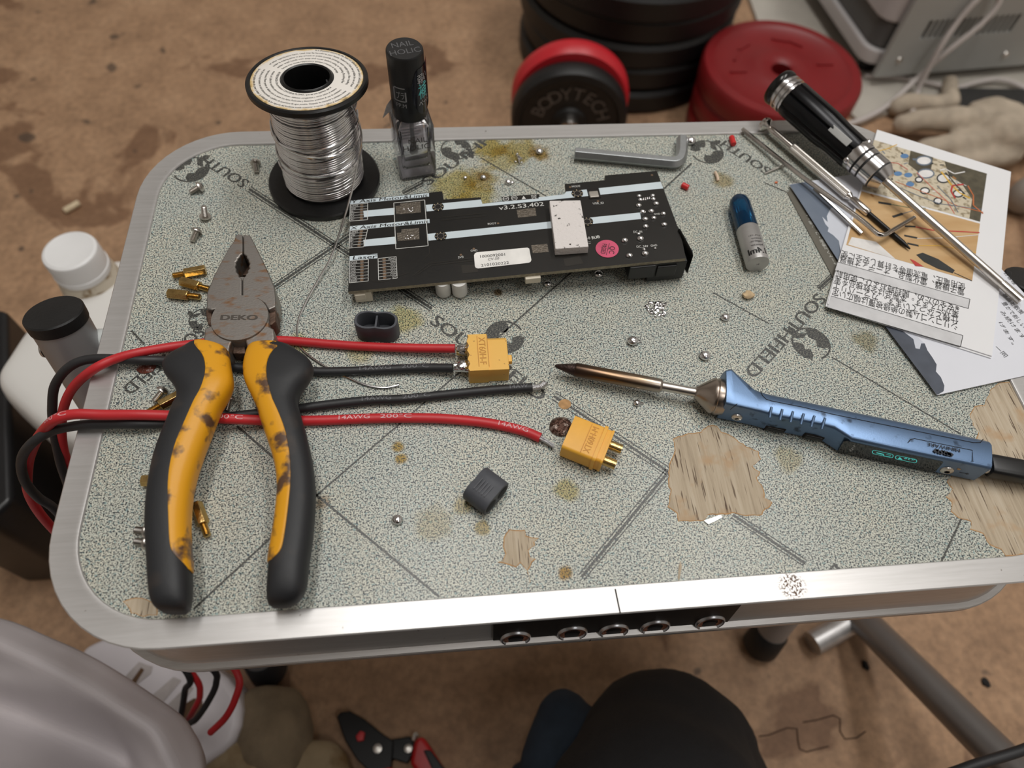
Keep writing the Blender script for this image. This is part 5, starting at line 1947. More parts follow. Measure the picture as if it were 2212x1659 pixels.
# ---------------------------------------------------------------- knurled precision driver
z4 = lambda x, y, z: T(1590 + x / 5.53, 140 + y / 5.53, z)
z5p = lambda x, y, z: T(1820 + x / 9.217, 380 + y / 9.217, z)
Ph, Ptip = z4(415, 770, 0.0042), z5p(1345, 1455, 0.0036)
dx = (Ptip - Ph).normalized()
M = Matrix.Translation(Ph) @ frame(dx.cross(UP), dx).to_4x4()
L_ = (Ptip - Ph).length
tl = lambda P: (P - Ph).dot(dx)
k0, k1 = tl(z4(625, 1010, 0.004)), tl(z4(1330, 1565, 0.004))
n1, e1_ = tl(z5p(215, 470, 0.0038)), tl(z5p(515, 755, 0.0038))
pd = thing('precision_screwdriver', 'slim chrome precision screwdriver with knurled grip and black shaft, lying across the card', 'screwdriver', Vector((Ph.x, Ph.y, TH)))
MB().lathe([(0.0005, -0.0052), (0.0030, -0.0050), (0.0034, -0.0042), (0.0034, -0.0030), (0.0022, -0.0022), (0.0012, -0.0014), (0.0013, 0.0)], M, 28).build('swivel_cap', CHROME, pd)
MB().lathe([(0.0012, -0.0006), (0.0016, 0.0002), (0.00165, 0.003), (0.00165, k0), ], M, 24).build('upper_barrel', CHROME, pd)
mb = MB()
ringsK = []
for z in (k0, k0 + 0.0004, k1 - 0.0004, k1):
    r = 0.00172 if z in (k0, k1) else 0.00195
    ringsK.append([M @ Vector((r * (1 + (0.05 if k % 2 else -0.03)) * math.cos(2 * PI * k / 48), r * (1 + (0.05 if k % 2 else -0.03)) * math.sin(2 * PI * k / 48), z)) for k in range(48)])
mb.rings(ringsK)
mb.build('knurled_grip', STEEL, pd, sharp=20)
MB().lathe([(0.0019, k1), (0.0019, k1 + 0.0004), (0.0012, k1 + 0.0016), (0.0012, n1 - 0.0008), (0.0017, n1), (0.0017, e1_ - 0.0004), (0.0014, e1_)], M, 24).build('ferrule', CHROME, pd)
MB().lathe([(0.00105, e1_ - 0.0002), (0.00105, L_ - 0.0042), (0.0009, L_ - 0.0032), (0.0003, L_)], M, 16).build('shaft', mat('blackened_steel', (24, 23, 23), 0.35, 0.5), pd)

# long thin L key, its short arm over the driver's shaft
H = []
key = [z4(75, 770, 0.0022), z4(300, 950, 0.0025), z4(800, 1345, 0.0042), z5p(300, 820, 0.0060), z5p(640, 1105, 0.0066), z5p(740, 1165, 0.0067), z5p(860, 1165, 0.0068), z5p(1000, 1080, 0.0068), z5p(1430, 830, 0.0068)]
mb = MB().tube(spl(key, 6), 0.00105, 6)
o = mb.build('hex_key', CHROME, bevel=0.0001, sharp=25)
tag(o, 'long thin chrome L-shaped key, its bent end over the black driver shaft', 'hex key')
o = MB().tube([z5p(-560, 250, 0.0036), z5p(385, 1145, 0.0036)], 0.00085, 8).build('steel_rod', CHROME)
tag(o, 'short straight shiny rod alongside the long thin key, ending on the leaflet', 'rod')
o = MB().tube([T(1651.5, 375, 0.0006), T(1700, 354, 0.0012)], 0.0005, 8).build('metal_pin', STEEL)
tag(o, 'thin grey metal pin poking out from under the long chrome key', 'pin')
# big silver hex key
z8 = lambda x, y, z: T(880 + x / 2.514, 260 + y / 2.514, z)
key = [z8(908, 180, 0.0030), z8(1405, 228, 0.0030), z8(1450, 230, 0.0030), z8(1478, 215, 0.0030), z8(1490, 180, 0.0030), z8(1492, 100, 0.0030)]
pts_ = [key[0], key[0].lerp(key[1], 0.5)] + spl(key[1:5], 5) + [key[5]]
o = MB().tube(pts_, 0.0028, 6).build('hex_key', mat('satin_zinc', (182, 186, 188), 0.36, 0.9, 0.06, 300), bevel=0.0002, sharp=25)
tag(o, 'thick silver L-shaped hex key behind the circuit board', 'hex key')

# ---------------------------------------------------------------- blue-capped tube
tb = thing('marker_tube', 'stubby silver tube with a transparent blue cap, lying right of the circuit board', 'tube', T(1615, 500, 0))
Pa, Pb = T(1594.5, 430, 0.0047), T(1637, 571, 0.0047)
dx = (Pb - Pa).normalized()
M = Matrix.Translation(Pa) @ frame(dx.cross(UP), dx).to_4x4()
L_ = (Pb - Pa).length
ls = (T(1617, 496, 0.0047) - Pa).length
BLU = bpy.data.materials.new('transparent_blue_plastic')
BLU.use_nodes = True
nt = BLU.node_tree
nt.nodes.remove(nt.nodes['Principled BSDF'])
tcg = nt.nodes.new('ShaderNodeTexCoord')
tr = nt.nodes.new('ShaderNodeBsdfTransparent')
nt.links.new(ramp(nt, noise(nt, tcg.outputs['Object'], 60), [(0.3, (70, 160, 196)), (0.7, (84, 172, 204))]), tr.inputs['Color'])
gl = nt.nodes.new('ShaderNodeBsdfGlossy')
gl.inputs['Roughness'].default_value = 0.08
df = nt.nodes.new('ShaderNodeBsdfDiffuse')
df.inputs['Color'].default_value = lin((10, 70, 112))
fr = nt.nodes.new('ShaderNodeFresnel')
fr.inputs['IOR'].default_value = 1.5
m1 = nt.nodes.new('ShaderNodeMixShader')
m1.inputs['Fac'].default_value = 0.35
m2 = nt.nodes.new('ShaderNodeMixShader')
nt.links.new(fr.outputs[0], m2.inputs['Fac'])
nt.links.new(tr.outputs[0], m1.inputs[1])
nt.links.new(df.outputs[0], m1.inputs[2])
nt.links.new(m1.outputs[0], m2.inputs[1])
nt.links.new(gl.outputs[0], m2.inputs[2])
nt.links.new(m2.outputs[0], nt.nodes['Material Output'].inputs['Surface'])
MB().lathe([(0.0005, -0.0012), (0.0025, -0.0008), (0.0040, 0.0012), (0.0045, 0.0040), (0.0046, ls)], M, 40, cap1=True).build('cap', BLU, tb)
MB().lathe([(0.0005, 0.0072), (0.0016, 0.0080), (0.0022, 0.0110), (0.0024, ls - 0.001)], M, 24).build('inner_nib', mat('dark_blue_core', (6, 24, 44), 0.3), tb)
mb = MB().lathe([(0.0044, ls), (0.0047, ls + 0.0005), (0.0047, L_ - 0.0006), (0.0046, L_ - 0.0001), (0.0042, L_), (0.0006, L_), (0.0005, L_ - 0.0003), (0, L_ - 0.0003)], M, 48)


def tubemap(a0, zoff):
    """lettering round the silver barrel: x along the girth, y along the axis towards the blue cap"""
    def f(q):
        an = a0 + q.x / 0.0047
        return M @ Vector((0.00476 * math.cos(an), 0.00476 * math.sin(an), zoff - q.y))
    return f


U_ = M.to_3x3().transposed() @ UP
au = math.atan2(U_.y, U_.x)
W2 = mat('tube_black_print', (22, 22, 22), 0.5)
for s, zz, w_, h_, bo, da in (('1.4ml', L_ - 0.0022, 0.0078, 0.0030, 0.05, -0.65), ('Protector', L_ - 0.0060, 0.0052, 0.0011, 0.01, -0.5), ('Nagelriss-', L_ - 0.0080, 0.0052, 0.0010, 0.0, -0.5), ('Protector', L_ - 0.0095, 0.0044, 0.0010, 0.0, -0.5), ('(0.3 FL. OZ.)', L_ - 0.0112, 0.0050, 0.0007, 0, -0.5)):
    mb.text(s, (0, 0, 0), (1, 0, 0), UP, width=w_, height=h_, bold=bo, mi=1, mapf=tubemap(au + da, zz))
for k in range(9):
    mb.text('acrylates ethyl lacquer', (0, 0, 0), (1, 0, 0), UP, width=0.0034, height=0.0006, mi=1, mapf=tubemap(au - 1.75, L_ - 0.0030 - 0.0013 * k))
mb.build('barrel', [mat('silver_barrel', (182, 180, 178), 0.4, 0.6), W2], tb)

# ---------------------------------------------------------------- soldering iron
IB = mat('blue_anodised_aluminium', (104, 128, 160), 0.34, 0.8, 0, 260, 0.03, 2600, c2=(62, 74, 92), thr=0.67, soft=0.06, detail=5)
IBD = mat('dark_blue_anodised', (42, 58, 84), 0.45, 0.7, 0.1, 200, 0.05, 2000)
iron = thing('soldering_iron', 'blue portable soldering iron with a lit display, pointing left', 'soldering iron', T(1830, 930, 0))
HH = 0.0112
fb = [(1547, 905), (1566, 909), (1622, 921), (1655, 930), (1700, 938.5), (1752, 949), (1776, 956), (1812, 979), (1900, 998), (2102, 1040)]
bt = [(1560, 806), (1572, 803), (1622, 835), (1655, 846), (1700, 855.5), (1752, 866), (1776, 871), (1812, 879), (1900, 897), (2130, 947)]
SEC = []
for a, b in zip(fb, bt):
    SEC.append((T(a[0], a[1], 0.0006), T(b[0], b[1], HH * 0.80)))


def isec(A, Bq, hf, head=False):
    w_ = Vector((Bq.x - A.x, Bq.y - A.y, 0))
    L = w_.length
    e = w_ / L
    z0 = TH + 0.0004
    o = []
    pf = ((0.0, 0.0010), (0.0, hf - 0.0006), (0.0002, hf - 0.0002), (0.0008, hf + 0.0004), (L * 0.35, hf + 0.0012), (L - 0.0020, hf + 0.0012), (L - 0.0012, hf + 0.0008), (L - 0.0003, hf * 0.85), (L, hf * 0.6), (L, 0.0015), (L - 0.0012, 0.0), (0.001, 0.0)) if head else ((0.0, 0.0010), (0.0, hf - 0.0012), (0.0004, hf - 0.0004), (0.0012, hf), (L * 0.35, hf + 0.0004), (L - 0.0042, hf + 0.0004), (L - 0.0026, hf - 0.0006), (L - 0.0008, hf * 0.74), (L, hf * 0.5), (L, 0.0015), (L - 0.0012, 0.0), (0.001, 0.0))
    for u, z in pf:
        o.append(Vector((A.x, A.y, z0)) + e * u + UP * z)
    return o


hs = [HH * 1.02, HH * 1.02, HH, HH, HH, HH, HH, HH, HH, HH]
mb = MB().rings([isec(a, b, h, i_ < 2) for i_, ((a, b), h) in enumerate(zip(SEC, hs))])
ib = mb.build('body', IB, iron, bevel=0.0003, sharp=25)
ax = (SEC[9][0] - SEC[7][0]).normalized()
ax.z = 0
fn = Vector((ax.y, -ax.x, 0)).normalized()


def onfront(px, py, k=7, j=9, lift=0.0):
    """photograph point on the iron's front face between two stations"""
    a, b = SEC[k][0], SEC[j][0]
    d = (b - a)
    n_ = Vector((d.y, -d.x, 0)).normalized()
    o_ = a + n_ * lift
    r_ = ray(px, py)
    t = (o_ - CAM_C).dot(n_) / r_.dot(n_)
    return CAM_C + r_ * t, n_


zi = lambda x, y: (1530 + x / 6.32, 780 + y / 6.32)
zj = lambda x, y: (1780 + x / 5.12, 870 + y / 5.12)
# head seam, top cover seam
ZT = HH + 0.00085
mb = MB()
for L in ([zi(300, 660), zi(450, 540), zi(560, 450), zi(580, 400), zi(575, 350)], [zi(712, 405), zi(740, 470), zi(790, 520), zi(870, 545), zi(1300, 630), zi(1700, 725), zi(2212, 830), zj(870, 283), zj(1650, 440), zj(1730, 440), zj(1762, 400)],
          [zj(930, 440), zj(960, 405), zj(1000, 396), zj(1640, 525), zj(1648, 655)]):
    P = [T(x, y, HH + 0.00085) for x, y in L]
    mb.tube(P, 0.00013, 4)
mb.build('seam', GAP, ib)
# head block
mb = MB()
hd = [zi(250, 140), zi(580, 345), zi(583, 395), zi(560, 450), zi(300, 660), zi(205, 640)]
# grip ribs
for k in range(6):
    a, b = T(*zi(862 + 146 * k, 632 + 30 * k), HH + 0.0005), T(*zi(836 + 142 * k, 778 + 31 * k), HH + 0.0005)
    MB().tube([a, b], 0.00050, 10).build('grip_rib', IB, ib)
# two buttons in dark wells along the finger recess
mb = MB()
A0, _n = onfront(*zi(910, 925), 2, 5)
for c_, nm in ((zi(910, 925), 'button'), (zi(1435, 1035), 'button')):
    P, n_ = onfront(c_[0], c_[1], 2, 5, 0.0001)
    e = Vector((-n_.y, n_.x, 0))
    M3 = Matrix((e, n_, UP)).transposed()
    MB().box(P, (0.0072, 0.0007, 0.0030), M3).build('button_well', GAP, ib, bevel=0.0008)
    MB().box(P + n_ * 0.0004, (0.0062, 0.0008, 0.0020), M3).build('button', BLACK, ib, bevel=0.0004)
for c_, k_, j_, r_ in ((zi(390, 765), 1, 2, 0.00185), (zj(1358, 745), 7, 9, 0.0021)):
    P, n_ = onfront(c_[0], c_[1], k_, j_, 0.0)
    M = Matrix.Translation(P) @ frame(UP, n_).to_4x4()
    mb = MB().lathe([(r_ * 1.1, -0.0002), (r_, 0.0004), (r_ * 0.6, 0.0008), (r_ * 0.42, 0.0008)], M, 28, cap0=False, cap1=False)
    mb.lathe([(r_ * 0.42, 0.0008), (r_ * 0.40, 0.0003), (0, 0.0003)], M, 6, 1, cap0=False)
    if r_ < 0.002:
        mb.box(P + n_ * 0.0008, (r_ * 1.7, 0.0002, 0.0003), Matrix((Vector((-n_.y, n_.x, 0)), n_, UP)).transposed(), 0)
    mb.build('screw_head', [STEEL, GAP], ib)
# display in the front face
mb = MB()
scr = [zj(145, 545), zj(215, 432), zj(260, 425), zj(1310, 650), zj(1320, 662), zj(1235, 760), zj(1200, 772)]
PS = [onfront(x, y, 7, 9, 0.00012)[0] for x, y in scr]
n_ = onfront(1900, 980, 7, 9)[1]
mb.prism([p - n_ * 0.0003 for p in PS], n_ * 0.0003)
inner = [zj(405, 570), zj(470, 487), zj(1165, 632), zj(1085, 715)]
mb.face([onfront(x, y, 7, 9, 0.00016)[0] for x, y in inner], 1)
OLED = bpy.data.materials.new('lit_display_segments')
OLED.use_nodes = True
b_ = OLED.node_tree.nodes['Principled BSDF']
nt = OLED.node_tree
tcg = nt.nodes.new('ShaderNodeTexCoord')
nt.links.new(ramp(nt, noise(nt, tcg.outputs['Object'], 90), [(0.3, (70, 205, 195)), (0.7, (90, 220, 210))]), b_.inputs['Emission Color'])
b_.inputs['Base Color'].default_value = lin((40, 90, 88))
b_.inputs['Emission Strength'].default_value = 0.55


def sline(px, w, mi, lift=0.0002, closed=False):
    P = [onfront(x, y, 7, 9, lift)[0] for x, y in px]
    if closed:
        P.append(P[0])
    for a, b in zip(P[:-1], P[1:]):
        s_ = (b - a).cross(n_).normalized() * w / 2
        mb.face([a - s_, b - s_, b + s_, a + s_], mi)


for c0, c1 in (((555, 545), (745, 588)), ((810, 605), (1005, 645))):
    a = Vector(c0)
    b = Vector(c1)
    d = (b - a).normalized()
    nn = Vector((-d.y, d.x))
    rr0 = 20
    loop = [a + (nn * math.cos(t) - d * math.sin(t)) * rr0 for t in [PI * k / 8 for k in range(9)]] + [b + (-nn * math.cos(t) + d * math.sin(t)) * rr0 for t in [PI * k / 8 for k in range(9)]]
    sline([zj(p.x, p.y) for p in loop], 0.00022, 2, closed=True)
sline([zj(580, 553), zj(660, 572)], 0.0006, 2)
sline([zj(655, 574), zj(665, 590), zj(735, 595)], 0.00025, 2)
sline([zj(690, 572), zj(740, 583)], 0.00025, 2)
mb.face([onfront(*zj(x, y), 7, 9, 0.0002)[0] for x, y in ((815, 622), (870, 632), (838, 600))], 2)
a, b = onfront(*zj(1008, 625), 7, 9, 0.0002)[0], onfront(*zj(900, 603), 7, 9, 0.0002)[0]
mb.text('639', a, b - a, n_, width=(b - a).length, height=0.0012, mi=2)
for zz in (([(340, 465), (325, 480), (345, 482), (300, 505), (325, 508), (310, 525), (280, 515), (300, 540)]),):
    sline([zj(x, y) for x, y in zz], 0.0003, 3)
mb.build('display', [mat('display_glass', (12, 13, 15), 0.12), mat('display_panel', (26, 30, 34), 0.15), OLED, mat('display_mark', (170, 170, 170), 0.4)], ib)
# maker's name on top
mb = MB()
ztext(mb, 'MINIWARE', zj(1503, 510), zj(1142, 437), zj(1497, 545), HH + 0.0010, 0, 0.012)
for L in ([zj(1225, 545), zj(1250, 515), zj(1285, 560), zj(1320, 530), zj(1350, 575), zj(1375, 545), zj(1395, 588), zj(1420, 560)],):
    for a, b in zip(L[:-1], L[1:]):
        A, Bq = T(*a, HH + 0.0010), T(*b, HH + 0.0010)
        s_ = (Bq - A).cross(UP).normalized() * 0.0006
        mb.face([A - s_, Bq - s_, Bq + s_, A + s_], 0)
mb.build('printed_name', mat('black_mark_on_blue', (24, 30, 42), 0.5), ib)
P, n_ = onfront(*zj(1490, 735), 7, 9, 0.0001)
e = Vector((-n_.y, n_.x, 0))
MB().box(P, (0.0010, 0.0002, 0.0006), Matrix((e, n_, UP)).transposed()).build('indicator', mat('amber_indicator', (196, 150, 92), 0.4), ib)
P, n_ = onfront(*zj(1555, 782), 7, 9, 0.0001)
mb = MB()
for s0, s1 in (((-0.0018, 0), (0.0012, 0)), ((0.0002, 0), (0.0008, 0.0006)), ((0.0004, 0), (0.001, -0.0006)), ((0.0012, 0.0004), (0.0012, -0.0004))):
    A_, B_2 = P + e * s0[0] + UP * s0[1], P + e * s1[0] + UP * s1[1]
    s_ = (B_2 - A_).cross(n_).normalized() * 0.0001
    mb.face([A_ - s_, B_2 - s_, B_2 + s_, A_ + s_])
mb.build('port_symbol', mat('black_mark_on_blue', (24, 30, 42), 0.5), ib)
# nose: nut, cartridge, tip
cN = (SEC[0][0] + SEC[0][1]) / 2
nose0 = T(1546, 856, 0.0062)
d0 = T(1198, 790, 0.0052)
dx = (d0 - nose0).normalized()
M = Matrix.Translation(nose0) @ frame(dx.cross(UP), dx).to_4x4()
L_ = (d0 - nose0).length
MB().lathe([(0.0062, -0.0030), (0.0066, -0.0012), (0.0066, 0.0), (0.0062, 0.0004), (0.0062, 0.0008), (0.0066, 0.0010), (0.0064, 0.0018), (0.0030, 0.0062), (0.0024, 0.0068), (0.0022, 0.0074)], M, 40).build('collar_nut', mat('warm_steel_nut', (170, 158, 148), 0.28, 1.0), iron)
la = (T(1430, 835, 0.0058) - nose0).length
MB().lathe([(0.0017, 0.004), (0.0017, la + 0.0008), (0.0020, la)], M, 24).build('cartridge_neck', STEEL, iron)
lb = (T(1241, 800, 0.0052) - nose0).length
HEAT = bpy.data.materials.new('heat_tinted_steel')
HEAT.use_nodes = True
nt = HEAT.node_tree
bs = nt.nodes['Principled BSDF']
tcg = nt.nodes.new('ShaderNodeTexCoord')
sx_ = nt.nodes.new('ShaderNodeVectorMath')
sx_.operation = 'DOT_PRODUCT'
nt.links.new(tcg.outputs['Object'], sx_.inputs[0])
sx_.inputs[1].default_value = dx
orgI = parent_org(iron)
v0, v1 = (nose0 + dx * la - orgI).dot(dx), (nose0 + dx * lb - orgI).dot(dx)
mr = nt.nodes.new('ShaderNodeMapRange')
mr.inputs['From Min'].default_value = v0
mr.inputs['From Max'].default_value = v1
nt.links.new(sx_.outputs['Value'], mr.inputs['Value'])
nt.links.new(ramp(nt, mr.outputs['Result'], [(0.0, (172, 164, 156)), (0.25, (156, 136, 114)), (0.6, (126, 102, 80)), (1.0, (80, 64, 56))]), bs.inputs['Base Color'])
bs.inputs['Metallic'].default_value = 1
bs.inputs['Roughness'].default_value = 0.3
MB().lathe([(0.0020, la), (0.0025, la + 0.0006), (0.0026, la + 0.001), (0.0026, lb - 0.0006), (0.0024, lb)], M, 32).build('heater_sleeve', HEAT, iron)
MB().lathe([(0.0023, lb), (0.0020, lb + 0.0015), (0.0008, L_ - 0.001), (0.0002, L_)], M, 24).build('tip', mat('oxidised_tip', (70, 56, 52), 0.4, 0.8, 0.3, 500, 0.3, 1500), iron)

# the supply cable plugged into its end
cab = thing('supply_cable', 'black cable with a moulded plug in the blue iron’s end', 'cable', T(2160, 1020, 0))
e_end = T(2130, 995, 0.0056)
p0, p1 = T(2124, 1003, 0.0058), T(2300, 1036, 0.0058)
dx = (p1 - p0).normalized()
M3 = frame(dx, UP)
MB().box(p0 + dx * 0.0002, (0.0036, 0.0060, 0.0024), M3).build('metal_shell', STEEL, cab, bevel=0.0006)


def pr(x, w, h):
    return [p0 + M3 @ Vector((x, w * math.copysign(abs(math.cos(a)) ** 0.55, math.cos(a)), h * math.copysign(abs(math.sin(a)) ** 0.55, math.sin(a)))) for a in [2 * PI * k / 28 for k in range(28)]]


MB().rings([pr(0.0014, 0.0032, 0.0022), pr(0.0018, 0.0037, 0.0028), pr(0.0028, 0.0039, 0.0030), pr(0.0120, 0.0039, 0.0031), pr(0.0220, 0.0036, 0.0030), pr(0.0260, 0.0028, 0.0028)]).build('plug', BLACK, cab)
q0 = p0 + dx * 0.026
cb = spl([q0, q0 + dx * 0.03 - UP * 0.003, q0 + dx * 0.06 - UP * 0.02, Vector((0.36, 0.10, TH - 0.06)), Vector((0.38, 0.03, TH - 0.09)), F(2330, 1570, 0.17), F(2212, 1619, 0.17), F(2085, 1660, 0.165), F(1950, 1720, 0.15), F(1700, 1900, 0.10)], 8)
MB().tube(cb, 0.0024, 12).build('cord', RUBBER, cab)

# ---------------------------------------------------------------- brass standoffs
so = bpy.data.objects.new('brass_standoff', None)
col.objects.link(so)
so.empty_display_size = 0.005
GS = 'brass hexagonal standoffs on the table'
MX = Matrix.Rotation(PI / 2, 4, 'Y')
mb = MB()
mb.lathe([(0.0006, 0), (0.0019, 0), (0.0021, 0.0004), (0.0021, 0.0076), (0.0019, 0.0080), (0.0011, 0.0080)], MX, 6)
o = mb.build('hex_body', BRASS, so, bevel=0.00015, sharp=20)
mb = MB()
pr_ = [(0.0009, 0.0078)]
for k in range(11):
    pr_ += [(0.00098, 0.0082 + 0.00036 * k), (0.00122, 0.0082 + 0.00036 * k + 0.00018)]
pr_ += [(0.0009, 0.0125)]
mb.lathe(pr_, MX, 16)
mb.build('thread', BRASS, so, sharp=60)


def lay(a, b, za, zb, roll=0.0):
    """placing matrix: local +X from pixel a towards pixel b at given heights"""
    A, Bq = T(a[0], a[1], za), T(b[0], b[1], zb)
    return Matrix.Translation(A) @ frame(Bq - A, UP).to_4x4() @ Matrix.Rotation(roll, 4, 'X')


ST = [((444.6, 582.5), (373.7, 595.7), 'uppermost of the three brass standoffs left of the plier jaws'),
      ((391.5, 607.5), (448, 623.5), 'middle one of the three brass standoffs left of the plier jaws'),
      ((363.5, 634), (438, 642), 'lowest of the three brass standoffs left of the plier jaws'),
      ((423, 1088), (449, 1160), 'brass standoff lying alone between the plier handles'),
      ((307, 1038), (345, 1038), 'brass standoff half hidden under the left grip of the pliers'),
      ((393, 851), (333, 883), 'brass standoff under the left grip with its threaded end showing')]
first = True
for a, b, lb_ in ST:
    M = lay(a, b, 0.0019, 0.0019, 0.5)
    if first:
        so.matrix_world = M
        tag(so, lb_, 'standoff', GS)
        first = False
    else:
        dup(so, M, lb_)

# ---------------------------------------------------------------- small screws
sc = bpy.data.objects.new('machine_screw', None)
col.objects.link(sc)
sc.empty_display_size = 0.005
mb = MB().lathe([(0.0023, 0.0), (0.0023, -0.0003), (0.0019, -0.0011), (0.0010, -0.0016), (0, -0.0016)], MX, 24)
mb.box(Vector((-0.00155, 0, 0)), (0.0003, 0.0018, 0.0004), None, 1)
mb.box(Vector((-0.00155, 0, 0)), (0.0003, 0.0004, 0.0018), None, 1)
mb.build('head', [STEEL, GAP], sc)
pr_ = [(0.0010, 0.0)]
for k in range(10):
    pr_ += [(0.00098, 0.0002 + 0.0004 * k), (0.00120, 0.0004 + 0.0004 * k)]
pr_ += [(0.0009, 0.0044)]
MB().lathe(pr_, MX, 14).build('shaft', STEEL, sc, sharp=60)
GM = 'small silver screws scattered on the table'
SC = [((552, 353), (554, 373), 'small silver screw left of the solder reel, nearest the reel'), ((430, 404), (414, 414), 'small silver screw by the left rim, upper one of three in a column'), ((444, 466), (440, 448), 'small silver screw standing on its head, middle of three by the left rim'),
      ((424, 501), (416, 519), 'small silver screw above the plier jaws, lowest of three by the left rim'), ((350, 846), (332, 869), 'small silver screw beside the left plier grip at the wires'), ((496, 864), (488, 892), 'small silver screw between the plier handles beside the black wire'),
      ((317, 1147), (289, 1145), 'upper one of two silver screws poking out under the left grip'), ((317, 1172), (289, 1169), 'lower one of two silver screws poking out under the left grip')]
first = True
for i, (a, b, lb_) in enumerate(SC):
    if i == 2:
        P = T(443, 466, 0.0017)
        M = Matrix.Translation(P) @ frame((0.15, 0.25, 1), (1, 0, 0)).to_4x4()
    else:
        M = lay(a, b, 0.0022, 0.0011)
    if first:
        sc.matrix_world = M
        tag(sc, lb_, 'screw', GM)
        first = False
    else:
        dup(sc, M, lb_)

# ---------------------------------------------------------------- scraps
RBIT = mat('red_plastic_scrap', (206, 40, 40), 0.4)
for a, b, lb_ in (((1580, 296), (1585, 312), 'tiny red tube scrap near the far edge, beside the chrome driver'), ((1473, 399), (1487, 406), 'tiny red tube scrap right of the circuit board’s far corner')):
    o = MB().tube([T(a[0], a[1], 0.0013), T(b[0], b[1], 0.0013)], 0.0013, 14).build('insulation_scrap', RBIT, bevel=0.0002)
    tag(o, lb_, 'scrap', 'red insulation scraps')
BE = [(1183, 613, 0.0015, 'bright solder bead at the circuit board’s front edge, left of its neighbour'), (1293, 592, 0.0017, 'bright solder bead at the front edge of the circuit board near the power jack'),
      (1367, 736, 0.0020, 'squashed solder bead above the soldering iron’s tip'), (1523, 768, 0.0020, 'round solder bead above the iron’s collar'), (1567, 685, 0.0017, 'round solder bead above and left of the right-hand lettering'),
      (858, 1123, 0.0017, 'lone solder bead in front of the wires near the small bare patch'), (1376, 870, 0.0013, 'small flat solder speck just below the iron’s steel neck'), (1165, 327, 0.0016, 'solder bead in a yellow flux stain near the far edge'),
      (1098, 393, 0.0014, 'angular solder flake behind the circuit board'), (1044, 383, 0.0012, 'solder bead in the brown flux stain beside the bottle'), (1005, 384, 0.0008, 'tiny solder bead in the yellow stain nearest the bottle'), (1492, 304, 0.0022, 'solder bead behind the bent end of the thick hex key')]
for i, (x, y, r_, lb_) in enumerate(BE):
    fl_ = 0.75
    mb = MB().ball(T(x, y, r_ * fl_ * 0.8), (r_ * 1.1, r_, r_ * fl_), 18, 11, 0, None, 0.05)
    if i in (2, 6, 8):
        mb.ball(T(x + 5, y + 1, r_ * 0.3), (r_ * 1.3, r_ * 0.5, r_ * 0.3), 12, 7, 0, None, 0.15)
    tag(mb.build('solder_bead', SOLDER), lb_, 'solder bead', 'solder beads on the table')
rnd = random.Random(21)
mb = MB()
for k in range(26):
    a, d = rnd.uniform(0, 6.28), rnd.uniform(0, 1) ** 0.7
    mb.ball(T(1416 + 24 * d * math.cos(a), 668 + 17 * d * math.sin(a), 0.0002), (rnd.uniform(0.0006, 0.0014), rnd.uniform(0.0005, 0.001), 0.0004), 9, 6, 0, Matrix.Rotation(rnd.uniform(0, 3), 3, 'Z'), 0.2)
tag(mb.build('solder_splash', SOLDER), 'flat shiny splash of solder in front of the circuit board’s right half', 'solder splash')
mb = MB()
for k in range(14):
    a, d = rnd.uniform(0, 6.28), rnd.uniform(0, 1)
    mb.ball(T(1121 + 10 * d * math.cos(a), 343 + 12 * d * math.sin(a), 0.0004), (0.0006, 0.0005, 0.0005 + 0.0012 * (1 - d)), 8, 6, 0, None, 0.2)
mb.tube([T(1119, 338, 0.0008), T(1122, 352, 0.0012)], [0.0007, 0.0003], 8)
tag(mb.build('solder_drip', SOLDER), 'thin pointed drip of solder near the far edge between stains', 'solder drip')
BURN = mat('burnt_flux', (86, 62, 52), 0.25, 0.75, 0, 420, 0.8, 900, c2=(176, 160, 150), thr=0.56, soft=0.08, detail=5)
mb = MB().ball(T(1212, 922, 0.0002), (0.0042, 0.0040, 0.0016), 26, 9, 0, None, 0.05)
tag(mb.build('burnt_solder_puddle', BURN), 'dark burnt puddle of solder and flux touching the loose orange-yellow plug', 'solder puddle')
ROS = mat('red_brown_rosin', (76, 40, 32), 0.12, 0, 0, 500, 0.6, 700, c2=(110, 58, 46), thr=0.5, soft=0.2)
mb = MB().ball(T(316, 794, 0.0001), (0.0034, 0.0026, 0.0010), 20, 8, 0, None, 0.10)
tag(mb.build('rosin_drop', ROS), 'glossy red-brown rosin drop between the wires beside the left rim', 'rosin drop')
CR_ = mat('pale_wood_crumb', (206, 180, 142), 0.8, 0, 0.15, 500)
mb = MB().ball(T(1617, 637, 0.0012), (0.0026, 0.0019, 0.0015), 10, 7, 0, None, 0.25)
tag(mb.build('wood_crumb', CR_), 'pale wood crumb in front of the blue-capped tube', 'crumb')
mb = MB().tube(spl([T(1545, 372, 0.0006), T(1549, 380, 0.0014), T(1551, 390, 0.0006)], 4), 0.0007, 7)
tag(mb.build('plastic_shaving', mat('cream_shaving', (222, 196, 172), 0.6)), 'curled cream shaving left of the blue cap’s far end', 'shaving')
mb = MB().ball(T(1677, 394, 0.0004), (0.0008, 0.0006, 0.0004), 8, 6, 0, None, 0.2)
tag(mb.build('orange_crumb', mat('orange_crumb', (206, 104, 58), 0.6)), 'tiny orange crumb between the red scraps and the sky card', 'crumb')
mb = MB().prism(ptable([(1520, 1125), (1540, 1118), (1556, 1112), (1560, 1118), (1545, 1126), (1530, 1133)], 0.0003), UP * 0.0002)
tag(mb.build('glue_film', mat('shiny_glue', (226, 230, 230), 0.1)), 'shiny film of glue at the lower edge of the largest bare patch', 'glue')
